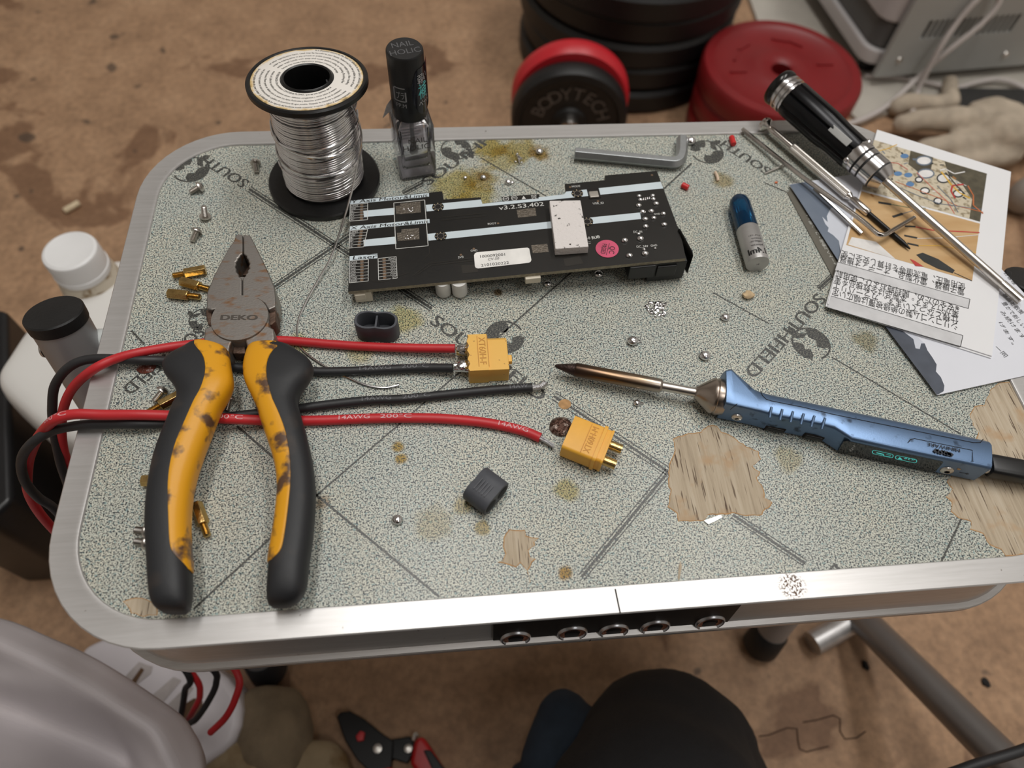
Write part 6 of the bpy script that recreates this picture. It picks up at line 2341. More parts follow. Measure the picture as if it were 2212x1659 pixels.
# ================================================================ things on the floor
def remesh(o, vox, smooth=6, disp=0.0, dscale=0.02):
    r = o.modifiers.new('merge', 'REMESH')
    r.mode = 'VOXEL'
    r.voxel_size = vox
    r.use_smooth_shade = True
    s = o.modifiers.new('soften', 'SMOOTH')
    s.iterations = smooth
    if disp:
        t = bpy.data.textures.new(o.name + '_folds', 'CLOUDS')
        t.noise_scale = dscale
        d = o.modifiers.new('folds', 'DISPLACE')
        d.texture = t
        d.strength = disp
        d.mid_level = 0.5
    return o


# pale floor board in the far right
mb = MB().prism([F(x, y, 0.006) - UP * 0.0058 for x, y in ((1600, -60), (1640, 52), (1720, 120), (1860, 265), (1890, 250), (2030, 215), (2330, 215), (2420, -60))], UP * 0.0055)
o = mb.build('floor_board', mat('grey_white_board', (186, 180, 170), 0.6, 0, 0.10, 22, 0.05, 300))
tag(o, 'pale grey board lying on the floor under the appliance in the far right', 'board')

# black weight plates in a stack
PLB = mat('black_plate_rubber', (13, 13, 14), 0.5, 0, 0.2, 30, 0.05, 300)
FX, FY, FR = 0.2190, 0.7720, 0.1215
labs = ['black weight plate at the bottom of the tall stack behind the table', 'black weight plate second from the floor in the tall stack', 'black weight plate third from the floor in the tall stack', 'black weight plate fourth from the floor, its pale-edged rim showing', 'black weight plate fifth from the floor in the tall stack', 'topmost black weight plate of the tall stack at the top edge of the photo']
z = 0.0
for i in range(6):
    t_ = 0.027
    r = FR * (1.0, 0.99, 1.0, 0.995, 1.03, 1.02)[i]
    pf = [(0.016, 0.002), (r * 0.55, 0.002), (r * 0.62, 0.004), (r * 0.80, 0.004), (r * 0.84, 0.0), (r * 0.97, 0.0), (r, 0.004), (r, t_ - 0.005), (r * 0.97, t_ - 0.0005), (r * 0.84, t_ - 0.0005), (r * 0.80, t_ - 0.004), (r * 0.62, t_ - 0.004), (r * 0.55, t_ - 0.002), (0.016, t_ - 0.002)]
    o = MB().rings([[Vector((FX + (0, .002, -.002, .001, -.002, .003)[i] + a * math.cos(2 * PI * k / 72), FY + (0, .002, .001, .002, -.001, .001)[i] + a * math.sin(2 * PI * k / 72), z + b)) for k in range(72)] for a, b in pf], closed=True).build('weight_plate', PLB)
    tag(o, labs[i], 'weight plate', 'black weight plates in the tall stack')
    z += t_ + 0.0002
# red weight plates
PLR = mat('red_plate_plastic', (124, 20, 24), 0.45, 0, 0.06, 30, 0.05, 250)
RX, RY, RR = 0.3492, 0.6208, 0.0815
for i in range(3):
    t_ = 0.0265
    r = RR * (0.98, 0.985, 1.0)[i]
    z0 = i * (t_ + 0.0003)
    pf = [(0.0105, 0.003), (0.020, 0.003), (0.022, 0.0), (r * 0.97, 0.0), (r, 0.004), (r, t_ - 0.004), (r * 0.97, t_ - 0.0005), (r * 0.86, t_), (r * 0.82, t_ - 0.0025), (r * 0.40, t_ - 0.0025), (r * 0.36, t_ - 0.001), (r * 0.24, t_ - 0.001), (0.0125, t_ - 0.0025), (0.0105, t_ - 0.004)]
    mb = MB().rings([[Vector((RX + a * math.cos(2 * PI * k / 72), RY + a * math.sin(2 * PI * k / 72), z0 + b)) for k in range(72)] for a, b in pf], closed=True)
    if i == 2:
        for a in (0.0, PI, 0.9, 1.25, 2.2, 2.6):
            c_ = Vector((RX + r * 0.58 * math.cos(a + 0.1), RY + r * 0.58 * math.sin(a + 0.1), z0 + t_ - 0.0022))
            mb.box(c_, (0.017, 0.0030, 0.0024), Matrix.Rotation(0 if a in (0.0, PI) else a + PI / 2, 3, 'Z'))
    o = mb.build('weight_plate', PLR)
    tag(o, ['red weight plate at the bottom of the red stack behind the table', 'middle red weight plate of the red stack', 'top red weight plate with a centre hole, behind the screwdriver'][i], 'weight plate', 'red weight plates in the low stack')

# dumbbell, seen from its end
db = thing('dumbbell', 'dumbbell with a red plate behind a black plate lettered in relief, behind the table', 'dumbbell', (0.128, 0.60, 0))
ax = Vector((-0.10, -1, 0)).normalized()
Rd = frame(ax.cross(UP) * -1, ax)
Cd = Vector((0.1245, 0.566, 0.0585))
Md = Matrix.Translation(Cd) @ Matrix((UP.cross(ax), UP, ax)).transposed().to_4x4()
RD = 0.0570
mb = MB().lathe([(0.012, -0.021), (RD * 0.95, -0.021), (RD * 1.0, -0.017), (RD * 1.0, -0.006), (RD * 0.96, -0.001), (RD * 0.86, 0.0), (RD * 0.82, -0.003), (RD * 0.30, -0.003), (RD * 0.26, 0.0), (0.012, 0.0)], Md, 72, cap0=False, cap1=False)
for k, ch in enumerate('BODYTECH'):
    a = PI / 2 + 1.22 - k * 0.345
    v, f = text_mesh(ch)
    w_ = max(p.x for p in v)
    sc_ = 0.0185
    rr0 = RD * 0.47
    vv, ff = [], []
    for zz in (0.0, 1.0):
        for p in v:
            q = Vector(((p.x - w_ / 2) * sc_, p.y * sc_))
            ca, sa = math.cos(a - PI / 2), math.sin(a - PI / 2)
            vv.append(Md @ Vector((rr0 * math.cos(a) + q.x * ca - q.y * sa, rr0 * math.sin(a) + q.x * sa + q.y * ca, -0.003 + 0.0012 * zz)))
    n_ = len(v)
    mb.add(vv, [tuple(i + n_ for i in t) for t in f], 1, False)
mb.build('black_plate', [PLB, mat('worn_relief_letters', (96, 90, 86), 0.5, 0, 0.15)], db, recalc=False)
Mr = Md @ Matrix.Translation((0.001, 0.0005, -0.0225))
MB().lathe([(0.012, -0.022), (RD * 0.96, -0.022), (RD * 1.02, -0.016), (RD * 1.02, -0.006), (RD * 0.96, 0.0), (0.012, 0.0)], Matrix.Translation((0, 0, 0.006)) @ Mr, 72, cap0=False, cap1=False).build('red_plate', mat('bright_red_plate', (190, 34, 44), 0.4, 0, 0.05, 30), db)
MB().lathe([(0.0125, -0.085), (0.0125, 0.004), (0.0105, 0.010), (0.004, 0.012), (0, 0.012)], Md, 32).build('bar', CHROME, db)

# white appliance, its back panel towards the table
ap = thing('appliance', 'white and grey appliance with a slotted metal back panel, in the far right corner', 'appliance', (0.60, 0.80, 0))
C0, C1 = F(1891, 147, 0.026), F(2240, 118, 0.026)
ex = (C1 - C0)
ex.z = 0
ex.normalize()
ey = UP.cross(ex)
WP = mat('light_grey_panel', (176, 178, 176), 0.45, 0.1, 0.03, 30)
WS = mat('white_case', (206, 202, 202), 0.4, 0, 0.03, 30)
GB = mat('grey_band', (92, 94, 95), 0.45, 0, 0.08, 30)
WD, DP, HT = 0.27, 0.26, 0.22
Mx = Matrix((ex, ey, UP)).transposed()
P = lambda x, y, z: C0 + ex * x + ey * y + UP * z


def rbox(x0, x1, y0, y1, z0, z1, r, name, m_, par, only=None):
    ring_ = []
    for z in (z0, z1):
        o = []
        for cx, cy, a0 in ((x1 - r, y1 - r, 0), (x0 + r, y1 - r, 90), (x0 + r, y0 + r, 180), (x1 - r, y0 + r, 270)):
            for k in range(7):
                a = math.radians(a0 + 15 * k)
                o.append(P(cx + r * math.cos(a), cy + r * math.sin(a), z))
        ring_.append(o)
    return MB().rings(ring_).build(name, m_, par, bevel=0.003)


rbox(-0.014, WD, 0.004, DP, 0.0, 0.018, 0.02, 'lower_case', WS, ap)
rbox(-0.010, WD, 0.006, DP, 0.018, 0.050, 0.02, 'grey_band', GB, ap)
rbox(-0.014, WD, 0.004, DP, 0.050, HT, 0.022, 'upper_case', WS, ap)
mb = MB()
# back panel with an array of real slots: bars between top and bottom strips
sl = [front(x, y, C0.y) - C0 for x, y in ((1978, 90), (2192, 74), (2100, 80), (2112, 40))]
xs0, xs1, zs0, zs1 = sl[0].x, sl[1].x, sl[2].z, sl[3].z
mb.box(P(WD / 2, -0.003, zs0 / 2 - 0.004), (WD, 0.006, zs0 + 0.008), Mx)
mb.box(P(WD / 2, -0.003, (zs1 + HT) / 2), (WD, 0.006, HT - zs1), Mx)
mb.box(P(xs0 / 2, -0.003, (zs0 + zs1) / 2), (xs0, 0.006, zs1 - zs0), Mx)
mb.box(P((xs1 + WD) / 2, -0.003, (zs0 + zs1) / 2), (WD - xs1, 0.006, zs1 - zs0), Mx)
ns = 17
for k in range(1, ns):
    x = xs0 + (xs1 - xs0) * k / ns
    mb.box(P(x, -0.003, (zs0 + zs1) / 2), (0.0026, 0.006, zs1 - zs0), Mx)
bpn = mb.build('back_panel', WP, ap)
MB().box(P((xs0 + xs1) / 2, 0.0028, (zs0 + zs1) / 2), (xs1 - xs0, 0.002, zs1 - zs0), Mx).build('slot_backing', mat('dim_inside', (58, 52, 40), 0.8), bpn)
for x, z in ((0.020, 0.012), (0.158, 0.008)):
    MB().lathe([(0.0042, 0), (0.0036, 0.0016), (0, 0.0022)], Matrix.Translation(P(x, -0.006, z)) @ frame(ex, -ey).to_4x4(), 20).build('screw_head', STEEL, bpn)
mb = MB()
for (x0, x1, z) in ((0.05, 0.13, 0.094), (0.05, 0.13, 0.103), (0.05, 0.11, 0.086), (0.15, 0.24, 0.090), (0.15, 0.24, 0.099)):
    mb.box(P((x0 + x1) / 2, -0.00605, z), (x1 - x0, 0.0002, 0.002), Mx)
mb.build('rating_print', mat('faded_panel_print', (140, 140, 132), 0.6), bpn)
for x, y in ((0.012, 0.03), (0.15, 0.02), (0.012, 0.22), (0.24, 0.22)):
    MB().lathe([(0.009, -0.0205), (0.011, -0.0035), (0.011, 0.0)], Matrix.Translation(P(x, y, 0)), 20).build('foot', RUBBER, ap)
WC = mat('white_cord_sheath', (196, 188, 184), 0.5, 0, 0.04, 60)
cw = [F(1770, 260, 0.015), F(1830, 268, 0.010), F(1905, 236, 0.011), F(1975, 175, 0.020), P(0.060, -0.022, 0.030), P(0.082, -0.022, 0.062), P(0.090, -0.018, 0.083), P(0.080, -0.012, 0.092), P(0.068, -0.012, 0.084), P(0.058, -0.014, 0.060), P(0.050, -0.02, 0.035), F(1985, 190, 0.016), F(1980, 215, 0.011), F(1965, 260, 0.010)]
o = MB().tube(spl(cw, 8), 0.0030, 10).build('looped_white_cable', WC)
tag(o, 'white cable looped against the appliance’s slotted back and trailing to the floor', 'cable')
o = MB().tube(spl([F(1868, 164, 0.009), F(1940, 168, 0.009), F(2010, 180, 0.010), F(2060, 190, 0.010), F(2110, 178, 0.012), F(2160, 172, 0.013), F(2215, 192, 0.010), F(2300, 250, 0.009)], 8), 0.0030, 10).build('white_cable', WC)
tag(o, 'white cable running along the pale board in front of the appliance', 'cable')
o = MB().prism([F(x, y, 0.016) - UP * 0.009 for x, y in ((2070, 188), (2212, 190), (2290, 215), (2280, 260), (2140, 235), (2074, 232))], UP * 0.009).build('dark_strip', mat('charcoal_strip', (40, 39, 38), 0.6), bevel=0.002)
tag(o, 'flat charcoal strip lying behind the beige work glove', 'strip')

# work gloves
GLV = mat('beige_glove_knit', (178, 164, 146), 0.9, 0, 0.16, 70, 0.6, 420)
GLD = mat('soiled_glove_knit', (126, 110, 88), 0.9, 0, 0.22, 60, 0.6, 380)


def fing(mb, pts, r0, r1):
    P_ = spl([F(x, y, z) for x, y, z in pts], 5)
    n = len(P_)
    mb.tube(P_, [r0 + (r1 - r0) * i / (n - 1) for i in range(n)], 14)
    mb.ball(P_[-1], r1 * 0.98, 14, 9)
    mb.ball(P_[0], r0, 14, 9)


mb = MB()
fing(mb, [(2140, 262, .030), (2060, 258, .030), (1990, 260, .024), (1950, 268, .018)], 0.0145, 0.0115)
fing(mb, [(2150, 300, .026), (2080, 308, .022), (2020, 318, .018), (1990, 325, .015)], 0.0135, 0.0105)
fing(mb, [(2180, 335, .020), (2120, 345, .016), (2070, 350, .013)], 0.0125, 0.010)
fing(mb, [(2190, 250, .040), (2150, 235, .038), (2110, 238, .030)], 0.014, 0.011)
mb.ball(F(2190, 280, .034), (0.034, 0.028, 0.020), 18, 11)
mb.ball(F(2260, 270, .034), (0.036, 0.030, 0.022), 18, 11)
mb.ball(F(2330, 275, .030), (0.036, 0.028, 0.020), 18, 11)
o = remesh(mb.build('work_glove', GLV), 0.0032, 8, 0.004, 0.02)
tag(o, 'beige knitted work glove with fingers pointing left, on the floor beyond the leaflet', 'glove')
mb = MB()
fing(mb, [(2050, 205, .014), (2052, 222, .014), (2010, 225, .014), (1960, 222, .013), (1935, 232, .011)], 0.0105, 0.010)
fing(mb, [(2052, 178, .013), (2050, 215, .013)], 0.0085, 0.010)
o = remesh(mb.build('work_glove', GLV), 0.003, 6, 0.003, 0.02)
tag(o, 'second beige glove, mostly hidden, bent finger behind the larger glove', 'glove')
# grey things at the right edge
o = MB().ball(F(2222, 420, 0.022), (0.020, 0.016, 0.022), 20, 12).build('grey_ball', mat('stone_grey_lump', (150, 142, 134), 0.6, 0, 0.06))
tag(o, 'rounded grey lump cut by the right edge beside the leaflet', 'lump')

# lower left: gloves
mb = MB()
mb.ball(F(588, 1590, .020), (0.026, 0.030, 0.024), 20, 12)
mb.ball(F(570, 1530, .022), (0.017, 0.014, 0.015), 18, 11)
mb.ball(F(610, 1560, .016), (0.018, 0.022, 0.016), 18, 11)
mb.ball(F(560, 1620, .018), (0.026, 0.02, 0.02), 18, 11)
o = remesh(mb.build('work_glove', GLD), 0.003, 8, 0.004, 0.02)
tag(o, 'dirty beige glove cuff standing up on the floor beside the white slotted step', 'glove')
mb = MB()
fing(mb, [(470, 1655, .026), (520, 1632, .030), (560, 1640, .026), (600, 1665, .02)], 0.012, 0.011)
fing(mb, [(520, 1680, .022), (545, 1660, .030), (560, 1690, .02)], 0.012, 0.010)
fing(mb, [(600, 1650, .020), (660, 1640, .018), (700, 1640, .016), (718, 1652, .013)], 0.0115, 0.0105)
fing(mb, [(620, 1690, .016), (690, 1690, .016), (740, 1690, .012)], 0.012, 0.010)
mb.ball(F(560, 1720, .018), (0.04, 0.02, 0.018), 18, 11)
o = remesh(mb.build('work_glove', mat('stained_glove_knit', (150, 132, 104), 0.9, 0, 0, 50, 0.6, 380, c2=(112, 88, 56), thr=0.55, soft=0.1)), 0.0028, 6, 0.004, 0.018)
tag(o, 'crumpled stained work glove at the bottom edge left of the wire stripper', 'glove')

# white plastic step with slots
ws = thing('plastic_step', 'white plastic step with slots and a rounded end, under the table’s front left corner', 'step', F(380, 1500, 0))
STW = mat('white_step_plastic', (214, 208, 212), 0.45, 0, 0.03, 30)
zs = 0.045
ol = [(180, 1395), (260, 1360), (360, 1370), (450, 1430), (490, 1462), (512, 1492), (521, 1530), (519, 1566), (505, 1600), (480, 1625), (440, 1650), (380, 1690), (280, 1700), (150, 1600), (150, 1450)]
Pp = [F(x, y, zs) for x, y in ol]
MB().prism([p - UP * (zs - 0.0004) for p in Pp], UP * (zs - 0.0004)).build('body', STW, ws, bevel=0.005, seg=3)
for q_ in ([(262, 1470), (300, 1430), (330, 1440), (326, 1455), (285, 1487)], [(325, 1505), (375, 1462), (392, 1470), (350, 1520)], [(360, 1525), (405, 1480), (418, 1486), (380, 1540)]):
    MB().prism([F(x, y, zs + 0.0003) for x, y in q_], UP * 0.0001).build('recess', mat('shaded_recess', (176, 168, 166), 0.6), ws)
MB().prism([F(x, y, zs + 0.0003) for x, y in ((285, 1470), (305, 1442), (312, 1447), (290, 1482))], UP * 0.00025).build('through_slot', mat('floor_brown_slot', (92, 66, 42), 0.8), ws)
MB().prism([F(x, y, zs + 0.0003) for x, y in ((385, 1545), (400, 1520), (420, 1508), (438, 1515), (436, 1540), (410, 1560))], UP * 0.00025).build('through_slot', mat('floor_brown_slot', (92, 66, 42), 0.8), ws)

# translucent white bag in the near left corner
rows = []
edge = [(-140, 1290), (-40, 1318), (40, 1338), (110, 1368), (180, 1400), (250, 1440), (320, 1484), (375, 1520), (408, 1548), (428, 1590), (440, 1640), (446, 1700), (440, 1780)]
E_ = [F(x, y, 0.145) for x, y in edge]
E_ = spl(E_, 4)
rnd = random.Random(4)
for j in range(29):
    t = j / 28
    rw = []
    for i, p in enumerate(E_):
        s_ = i / (len(E_) - 1)
        d = Vector((-0.105 * t * (1.1 - 0.5 * s_), -0.085 * t * (1.1 - 0.3 * s_), 0))
        z = 0.010 * math.sin(t * 3.0) + 0.014 * math.exp(-((t - 0.10) / 0.05) ** 2) - 0.02 * math.exp(-((t - 0.25 - 0.1 * s_) / 0.09) ** 2) + 0.012 * math.exp(-((t - 0.42 - 0.12 * math.sin(s_ * 2)) / 0.06) ** 2) + 0.008 * math.sin(9 * s_ + 6 * t) * t + 0.016 * abs(math.sin(7 * s_ - 5 * t + 0.6)) * min(1, t * 4) - 0.018 * abs(math.sin(4.2 * s_ + 9 * t)) * min(1, t * 3) + 0.004 * math.sin(31 * s_ - 19 * t) * t
        rw.append(p + d + UP * z)
    rows.append(rw)
down = []
for k in range(1, 7):
    down.append([p + Vector((-0.006 * k * 0.6, -0.004 * k, -0.085 * k / 6 + 0.002)) + Vector((0.003 * math.sin(17 * i / len(E_) + k), 0, 0)) for i, p in enumerate(E_)])
allr = down[::-1] + rows + [[p + Vector((-0.02, -0.02, -0.15)) for p in rows[-1]]]
v = [p for r in allr for p in r]
n_ = len(E_)
f = [(i * n_ + k, i * n_ + k + 1, (i + 1) * n_ + k + 1, (i + 1) * n_ + k) for i in range(len(allr) - 1) for k in range(n_ - 1)]
BAG = mat('milky_plastic_film', (180, 173, 175), 0.6, 0, 0.04, 30, 0.3, 60)
BAG.node_tree.nodes['Principled BSDF'].inputs['Transmission Weight'].default_value = 0.12
o = MB().add(v, f).build('plastic_bag', BAG, sub=1, recalc=False, sharp=180)
tag(o, 'crumpled milky white plastic bag filling the near left corner', 'bag')

# white canister
cn = thing('plastic_canister', 'white plastic canister with a ribbed white screw cap, left of the table', 'canister', F(150, 800, 0))
CAN = mat('white_polyethylene', (222, 220, 216), 0.4, 0, 0.03, 20, 0.03, 60)
ZB = 0.15


def cring(px, z):
    P_ = spl([F(x, y, z) for x, y in px] + [F(px[0][0], px[0][1], z)], 5)[:-1]
    return P_


tp = [(118, 640), (180, 585), (262, 545), (330, 600), (345, 760), (300, 930), (190, 960), (95, 930), (30, 880), (-20, 820), (10, 760), (60, 690)]
T1 = cring(tp, ZB)
c_ = sum(T1, Vector()) / len(T1)
sh = lambda k, dz: [c_ + (p - c_) * k + UP * dz for p in T1]
low = [Vector((p.x, p.y, 0.0)) for p in T1]
MB().rings([[Vector((p.x * 1.0, p.y, 0.0005)) for p in sh(0.97, 0)], [Vector((p.x, p.y, 0.01)) for p in sh(1.02, 0)], [Vector((p.x, p.y, 0.085)) for p in sh(1.03, 0)], [Vector((p.x, p.y, 0.090)) for p in sh(1.015, 0)], [Vector((p.x, p.y, 0.094)) for p in sh(1.03, 0)], sh(1.03, -0.02), sh(0.98, -0.006), sh(0.90, 0.0), sh(0.6, 0.003), sh(0.25, 0.004)]).build('body', CAN, cn, sub=1, sharp=80)
cc = F(180, 583, ZB + 0.010)
RCAP = 0.0163
Mc = Matrix.Translation(cc)
MB().lathe([(RCAP * 1.15, -0.012), (RCAP * 1.08, -0.004), (RCAP * 0.95, 0.002)], Mc, 40, cap0=False, cap1=False).build('neck', mat('dusty_neck', (206, 196, 178), 0.6, 0, 0, 160, c2=(140, 116, 84), thr=0.6, soft=0.06), cn)
mb = MB()
rg = []
for r, z, rib in ((1.02, 0.0, 0), (1.04, 0.001, 0), (1.04, 0.004, 0), (1.0, 0.0045, 1), (1.0, 0.0165, 1), (0.97, 0.018, 0), (0.86, 0.0188, 0), (0.80, 0.0184, 0), (0.0, 0.0184, 0)):
    rg.append([Mc @ Vector((RCAP * (r + (0.012 * (k % 2) if rib else 0)) * math.cos(2 * PI * k / 96) + 1e-6, RCAP * (r + (0.012 * (k % 2) if rib else 0)) * math.sin(2 * PI * k / 96), z)) for k in range(96)])
mb.rings(rg)
mb.build('screw_cap', mat('white_cap_plastic', (232, 232, 232), 0.45, 0, 0.02, 60), cn)
# dark crate at the left edge
o = MB().prism([F(x, y, 0.115) - UP * 0.1148 for x, y in ((-180, 650), (14, 668), (26, 1080), (-30, 1130), (-180, 1140))], UP * 0.1148).build('black_crate', mat('black_crate_plastic', (22, 22, 24), 0.35, 0, 0.2, 30, 0.1, 120), bevel=0.004)
tag(o, 'black crate cut by the left edge beside the white canister', 'crate')
o = MB().tube([F(139, 456, 0.003), F(171, 438, 0.003)], 0.0030, 10).build('wood_stick', mat('pale_stick', (214, 196, 164), 0.7), bevel=0.0004)
tag(o, 'short pale stick on the bare floor above the canister’s cap', 'stick')
o = MB().ball(F(632, 1510, 0.004), (0.004, 0.004, 0.004), 12, 8, 0, None, 0.2).build('clear_bead', mat('milky_crumb', (196, 192, 200), 0.2))
tag(o, 'small milky crumb on the floor near the glove cuff', 'crumb')
o = MB().prism([F(x, y, 0.004) - UP * 0.0038 for x, y in ((205, 1405), (230, 1385), (260, 1392), (215, 1430))], UP * 0.0038).build('red_card', mat('dull_red_card', (122, 52, 48), 0.7))
tag(o, 'dull red scrap wedged between the bag and the white step', 'scrap')

# wire stripper on the floor
stp = thing('wire_stripper', 'wire stripper with black jaws and red handles, on the floor at the bottom edge', 'wire stripper', F(830, 1620, 0))
BS = mat('black_tool_steel', (16, 15, 15), 0.45, 0.4, 0.1)
fl = lambda px, z0, z1: MB().prism([F(x, y, z1) - UP * (z1 - z0) for x, y in px], UP * (z1 - z0))
fl([(727, 1548), (735, 1538), (755, 1536), (785, 1552), (830, 1588), (850, 1600), (845, 1660), (800, 1670), (770, 1640), (745, 1600)], 0.006, 0.0095).build('jaw', BS, stp, bevel=0.0008)
fl([(800, 1610), (850, 1596), (885, 1590), (900, 1612), (880, 1650), (850, 1640), (820, 1680)], 0.003, 0.006).build('jaw', BS, stp, bevel=0.0008)
fl([(895, 1598), (912, 1588), (925, 1605), (960, 1660), (1000, 1720), (940, 1720), (885, 1650)], 0.002, 0.014).build('handle', mat('red_handle_plastic', (186, 22, 26), 0.4), stp, bevel=0.003)
fl([(914, 1620), (930, 1620), (975, 1680), (1000, 1720), (960, 1720)], 0.013, 0.0155).build('grip_inlay', RUBBER, stp, bevel=0.001)
fl([(795, 1665), (850, 1655), (845, 1720), (790, 1720)], 0.002, 0.012).build('handle', mat('red_handle_plastic', (186, 22, 26), 0.4), stp, bevel=0.003)
for x, y, r in ((816, 1617, 0.0030), (882, 1617, 0.0028)):
    MB().lathe([(r, 0), (r * 0.9, 0.0012), (r * 0.4, 0.0014), (r * 0.35, 0.0008), (0, 0.0008)], Matrix.Translation(F(x, y, 0.0095)), 20).build('pivot', STEEL, stp)
fl([(768, 1590), (778, 1578), (788, 1582), (785, 1600), (772, 1602)], 0.0095, 0.0125).build('lock_lever', mat('red_handle_plastic', (186, 22, 26), 0.4), stp, bevel=0.0006)
MB().tube(spl([F(893, 1600, 0.008), F(897, 1585, 0.008), F(903, 1590, 0.008)], 4), 0.0012, 8).build('spring', STEEL, stp)

# grey tube of a folding stand
gs = thing('folding_stand', 'long grey metal tube slanting over the floor beside the table’s right foot', 'stand', F(1850, 1400, 0))
TUBE = mat('grey_stand_tube', (150, 148, 148), 0.42, 0.9, 0.05, 30)
A0, A1 = F(1845, 1320, 0.0095), F(2215, 1690, 0.110)
MB().tube([A0 - (A1 - A0) * 0.25, A0, A1, A1 + (A1 - A0) * 0.3], 0.0108, 32, flat=0.9).build('main_tube', TUBE, gs)
MB().tube([F(1860, 1330, 0.010), F(1795, 1368, 0.010), F(1755, 1390, 0.009)], 0.0085, 24).build('side_tube', mat('pale_stand_tube', (196, 194, 194), 0.4, 0.8), gs)
# floor marks: bits of dirt
for x, y, lb in ((1870, 1437, 'small dark speck of dirt on the floor left of the grey tube'), (2130, 1475, 'dark flake of dirt on the floor right of the grey tube')):
    o = MB().ball(F(x, y, 0.001), (0.0025, 0.0035, 0.001), 9, 6, 0, None, 0.3).build('dirt_flake', GAP)
    tag(o, lb, 'dirt')

# person at the near edge
pn = thing('person', 'person dressed in black, only a knee and a blue garment showing at the bottom edge', 'person', F(1420, 1800, 0))
mb = MB()


def limb(pts, rs):
    P_ = spl([F(x, y, z) for x, y, z in pts], 5)
    n = len(P_)
    rr0 = []
    for i in range(n):
        t = i / (n - 1) * (len(rs) - 1)
        k = min(int(t), len(rs) - 2)
        rr0.append(rs[k] + (rs[k + 1] - rs[k]) * (t - k))
    mb.tube(P_, rr0, 20)
    mb.ball(P_[0], rr0[0], 18, 11)
    mb.ball(P_[-1], rr0[-1], 18, 11)


limb([(1415, 2400, .14), (1430, 2060, .13), (1425, 1790, .115), (1428, 1640, .095)], [0.082, 0.074, 0.062, 0.045])
limb([(1365, 1572, .090), (1440, 1590, .090), (1535, 1600, .088)], [0.024, 0.024, 0.025])
limb([(1440, 1630, .090), (1490, 1740, .050), (1500, 1900, .040), (1500, 2200, .036)], [0.045, 0.050, 0.042, 0.032])
# unseen hips, trunk, shoulders, neck and head behind the camera, added to block light
V3 = lambda x, y, z: Vector((x, y, z))


def rod(pts, rs, fl_=1.0):
    P_ = spl(pts, 5)
    n = len(P_)
    rr0 = []
    for i in range(n):
        t = i / (n - 1) * (len(rs) - 1)
        k = min(int(t), len(rs) - 2)
        rr0.append(rs[k] + (rs[k + 1] - rs[k]) * (t - k))
    mb.tube(P_, rr0, 20, flat=fl_)
    mb.ball(P_[0], rr0[0], 18, 11)
    mb.ball(P_[-1], rr0[-1], 18, 11)


HP = V3(0.04, -0.36, 0.13)
mb.ball(HP, (0.17, 0.12, 0.11), 20, 12)
mb.ball(HP + V3(0, -0.01, 0.20), (0.15, 0.10, 0.17), 20, 12)
mb.ball(HP + V3(0, 0.03, 0.42), (0.18, 0.10, 0.15), 20, 12)
rod([HP + V3(-0.17, 0.05, 0.52), HP + V3(0.17, 0.05, 0.52)], [0.055, 0.055])
for s_ in (-1, 1):
    rod([HP + V3(s_ * 0.19, 0.05, 0.51), HP + V3(s_ * 0.25, 0.02, 0.22)], [0.052, 0.040])
    rod([HP + V3(s_ * 0.25, 0.02, 0.22), HP + V3(s_ * 0.19, 0.20, 0.11)], [0.040, 0.030])
    rod([HP + V3(s_ * 0.09, 0.02, 0.02), HP + V3(s_ * 0.11, 0.16, 0.03)], [0.085, 0.082])
limb([(700, 2400, .14), (900, 2200, .12), (1000, 2000, .10)], [0.082, 0.070, 0.050])
limb([(1000, 2000, .10), (1100, 2150, .05), (1300, 2300, .04)], [0.050, 0.042, 0.034])
o = mb.build('body', mat('black_trouser_cloth', (16, 16, 19), 0.85, 0, 0.15, 120, 0.3, 900), pn)
remesh(o, 0.006, 8, 0.006, 0.05)
SKIN = mat('skin', (206, 158, 132), 0.5, 0, 0.05, 60)
mb = MB()
hd_ = HP + V3(0, 0.11, 0.70)
rod([HP + V3(0, 0.05, 0.54), HP + V3(0, 0.08, 0.64)], [0.056, 0.052])
mb.ball(hd_, (0.074, 0.092, 0.112), 24, 16)
mb.ball(hd_ + V3(0, 0.060, -0.060), (0.046, 0.036, 0.046), 18, 11)
mb.ball(hd_ + V3(0, 0.098, -0.018), (0.013, 0.016, 0.022), 14, 9)
mb.ball(hd_ + V3(0, 0.092, -0.060), (0.024, 0.010, 0.009), 14, 9)
for s_ in (-1, 1):
    mb.ball(hd_ + V3(s_ * 0.076, -0.005, -0.010), (0.010, 0.018, 0.030), 14, 9)
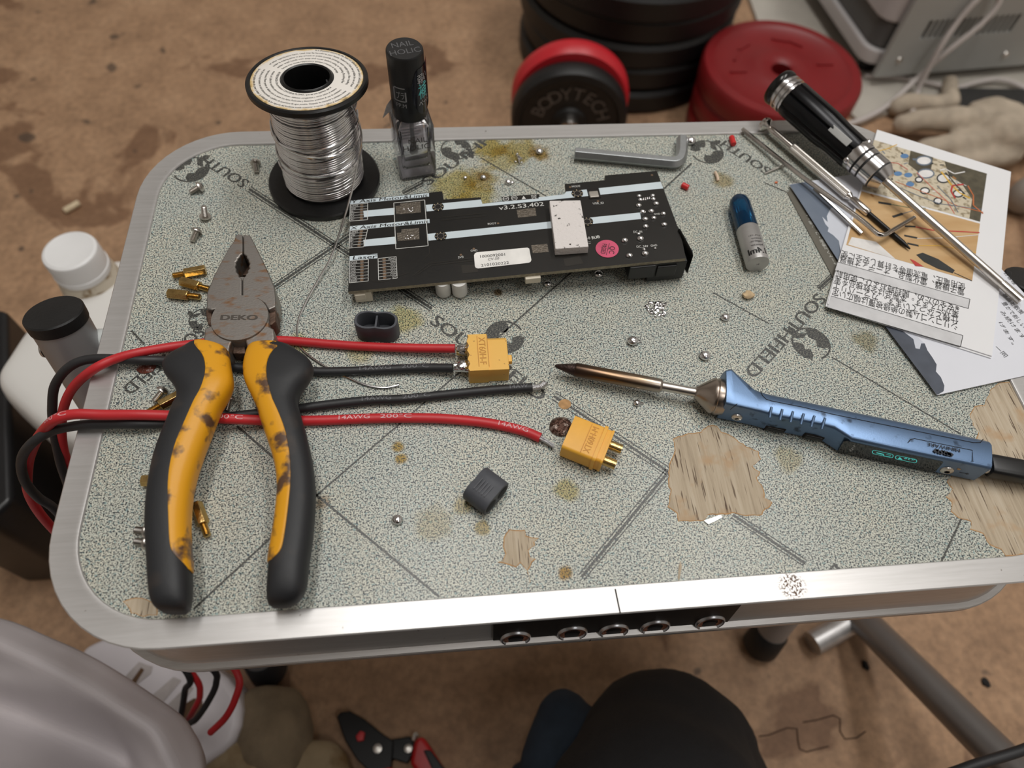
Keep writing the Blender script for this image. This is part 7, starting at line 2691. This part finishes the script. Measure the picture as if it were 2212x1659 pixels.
remesh(mb.build('head', SKIN, pn), 0.005, 3)
for s_ in (-1, 1):
    MB().ball(hd_ + V3(s_ * 0.031, 0.083, 0.008), 0.010, 14, 9).build('eye', mat('dark_eye', (40, 30, 26), 0.2), pn)
    mb = MB().ball(HP + V3(s_ * 0.185, 0.235, 0.105), (0.038, 0.046, 0.018), 16, 10)
    for k in range(4):
        a_ = HP + V3(s_ * (0.160 + 0.017 * k), 0.270, 0.108)
        mb.tube(spl([a_, a_ + V3(0, 0.030, 0.006), a_ + V3(-s_ * 0.004, 0.052 + 0.006 * (k in (1, 2)), -0.006)], 4), 0.0085, 10)
    a_ = HP + V3(s_ * 0.155, 0.225, 0.108)
    mb.tube(spl([a_, a_ + V3(-s_ * 0.020, 0.026, 0.0), a_ + V3(-s_ * 0.026, 0.050, -0.004)], 4), 0.0095, 10)
    remesh(mb.build('hand', SKIN, pn), 0.0035, 3)
mb = MB()
mb.ball(hd_ + V3(0, -0.012, 0.022), (0.081, 0.096, 0.104), 24, 16)
hr = mb.build('hair', mat('black_hair', (20, 18, 17), 0.5, 0, 0.2, 300, 0.4, 900), pn)
bm = bmesh.new()
bm.from_mesh(hr.data)
bmesh.ops.delete(bm, geom=[v_ for v_ in bm.verts if (v_.co + pn.location).z < hd_.z - 0.02 or ((v_.co + pn.location).y > hd_.y + 0.055 and (v_.co + pn.location).z < hd_.z + 0.05)], context='VERTS')
bm.to_mesh(hr.data)
bm.free()
mb = MB()
limb([(1205, 1800, .060), (1200, 1660, .066), (1216, 1545, .066)], [0.026, 0.021, 0.016])
limb([(1218, 1550, .066), (1270, 1600, .070)], [0.013, 0.018])
limb([(1130, 1680, .02), (1180, 1665, .045)], [0.010, 0.014])
o = mb.build('blue_garment', mat('dark_blue_cloth', (34, 46, 60), 0.85, 0, 0.12, 120, 0.3, 900), pn)
remesh(o, 0.004, 8, 0.003, 0.04)
if _txt is not None:
    _c = _txt.data
    bpy.data.objects.remove(_txt)
    bpy.data.curves.remove(_c)
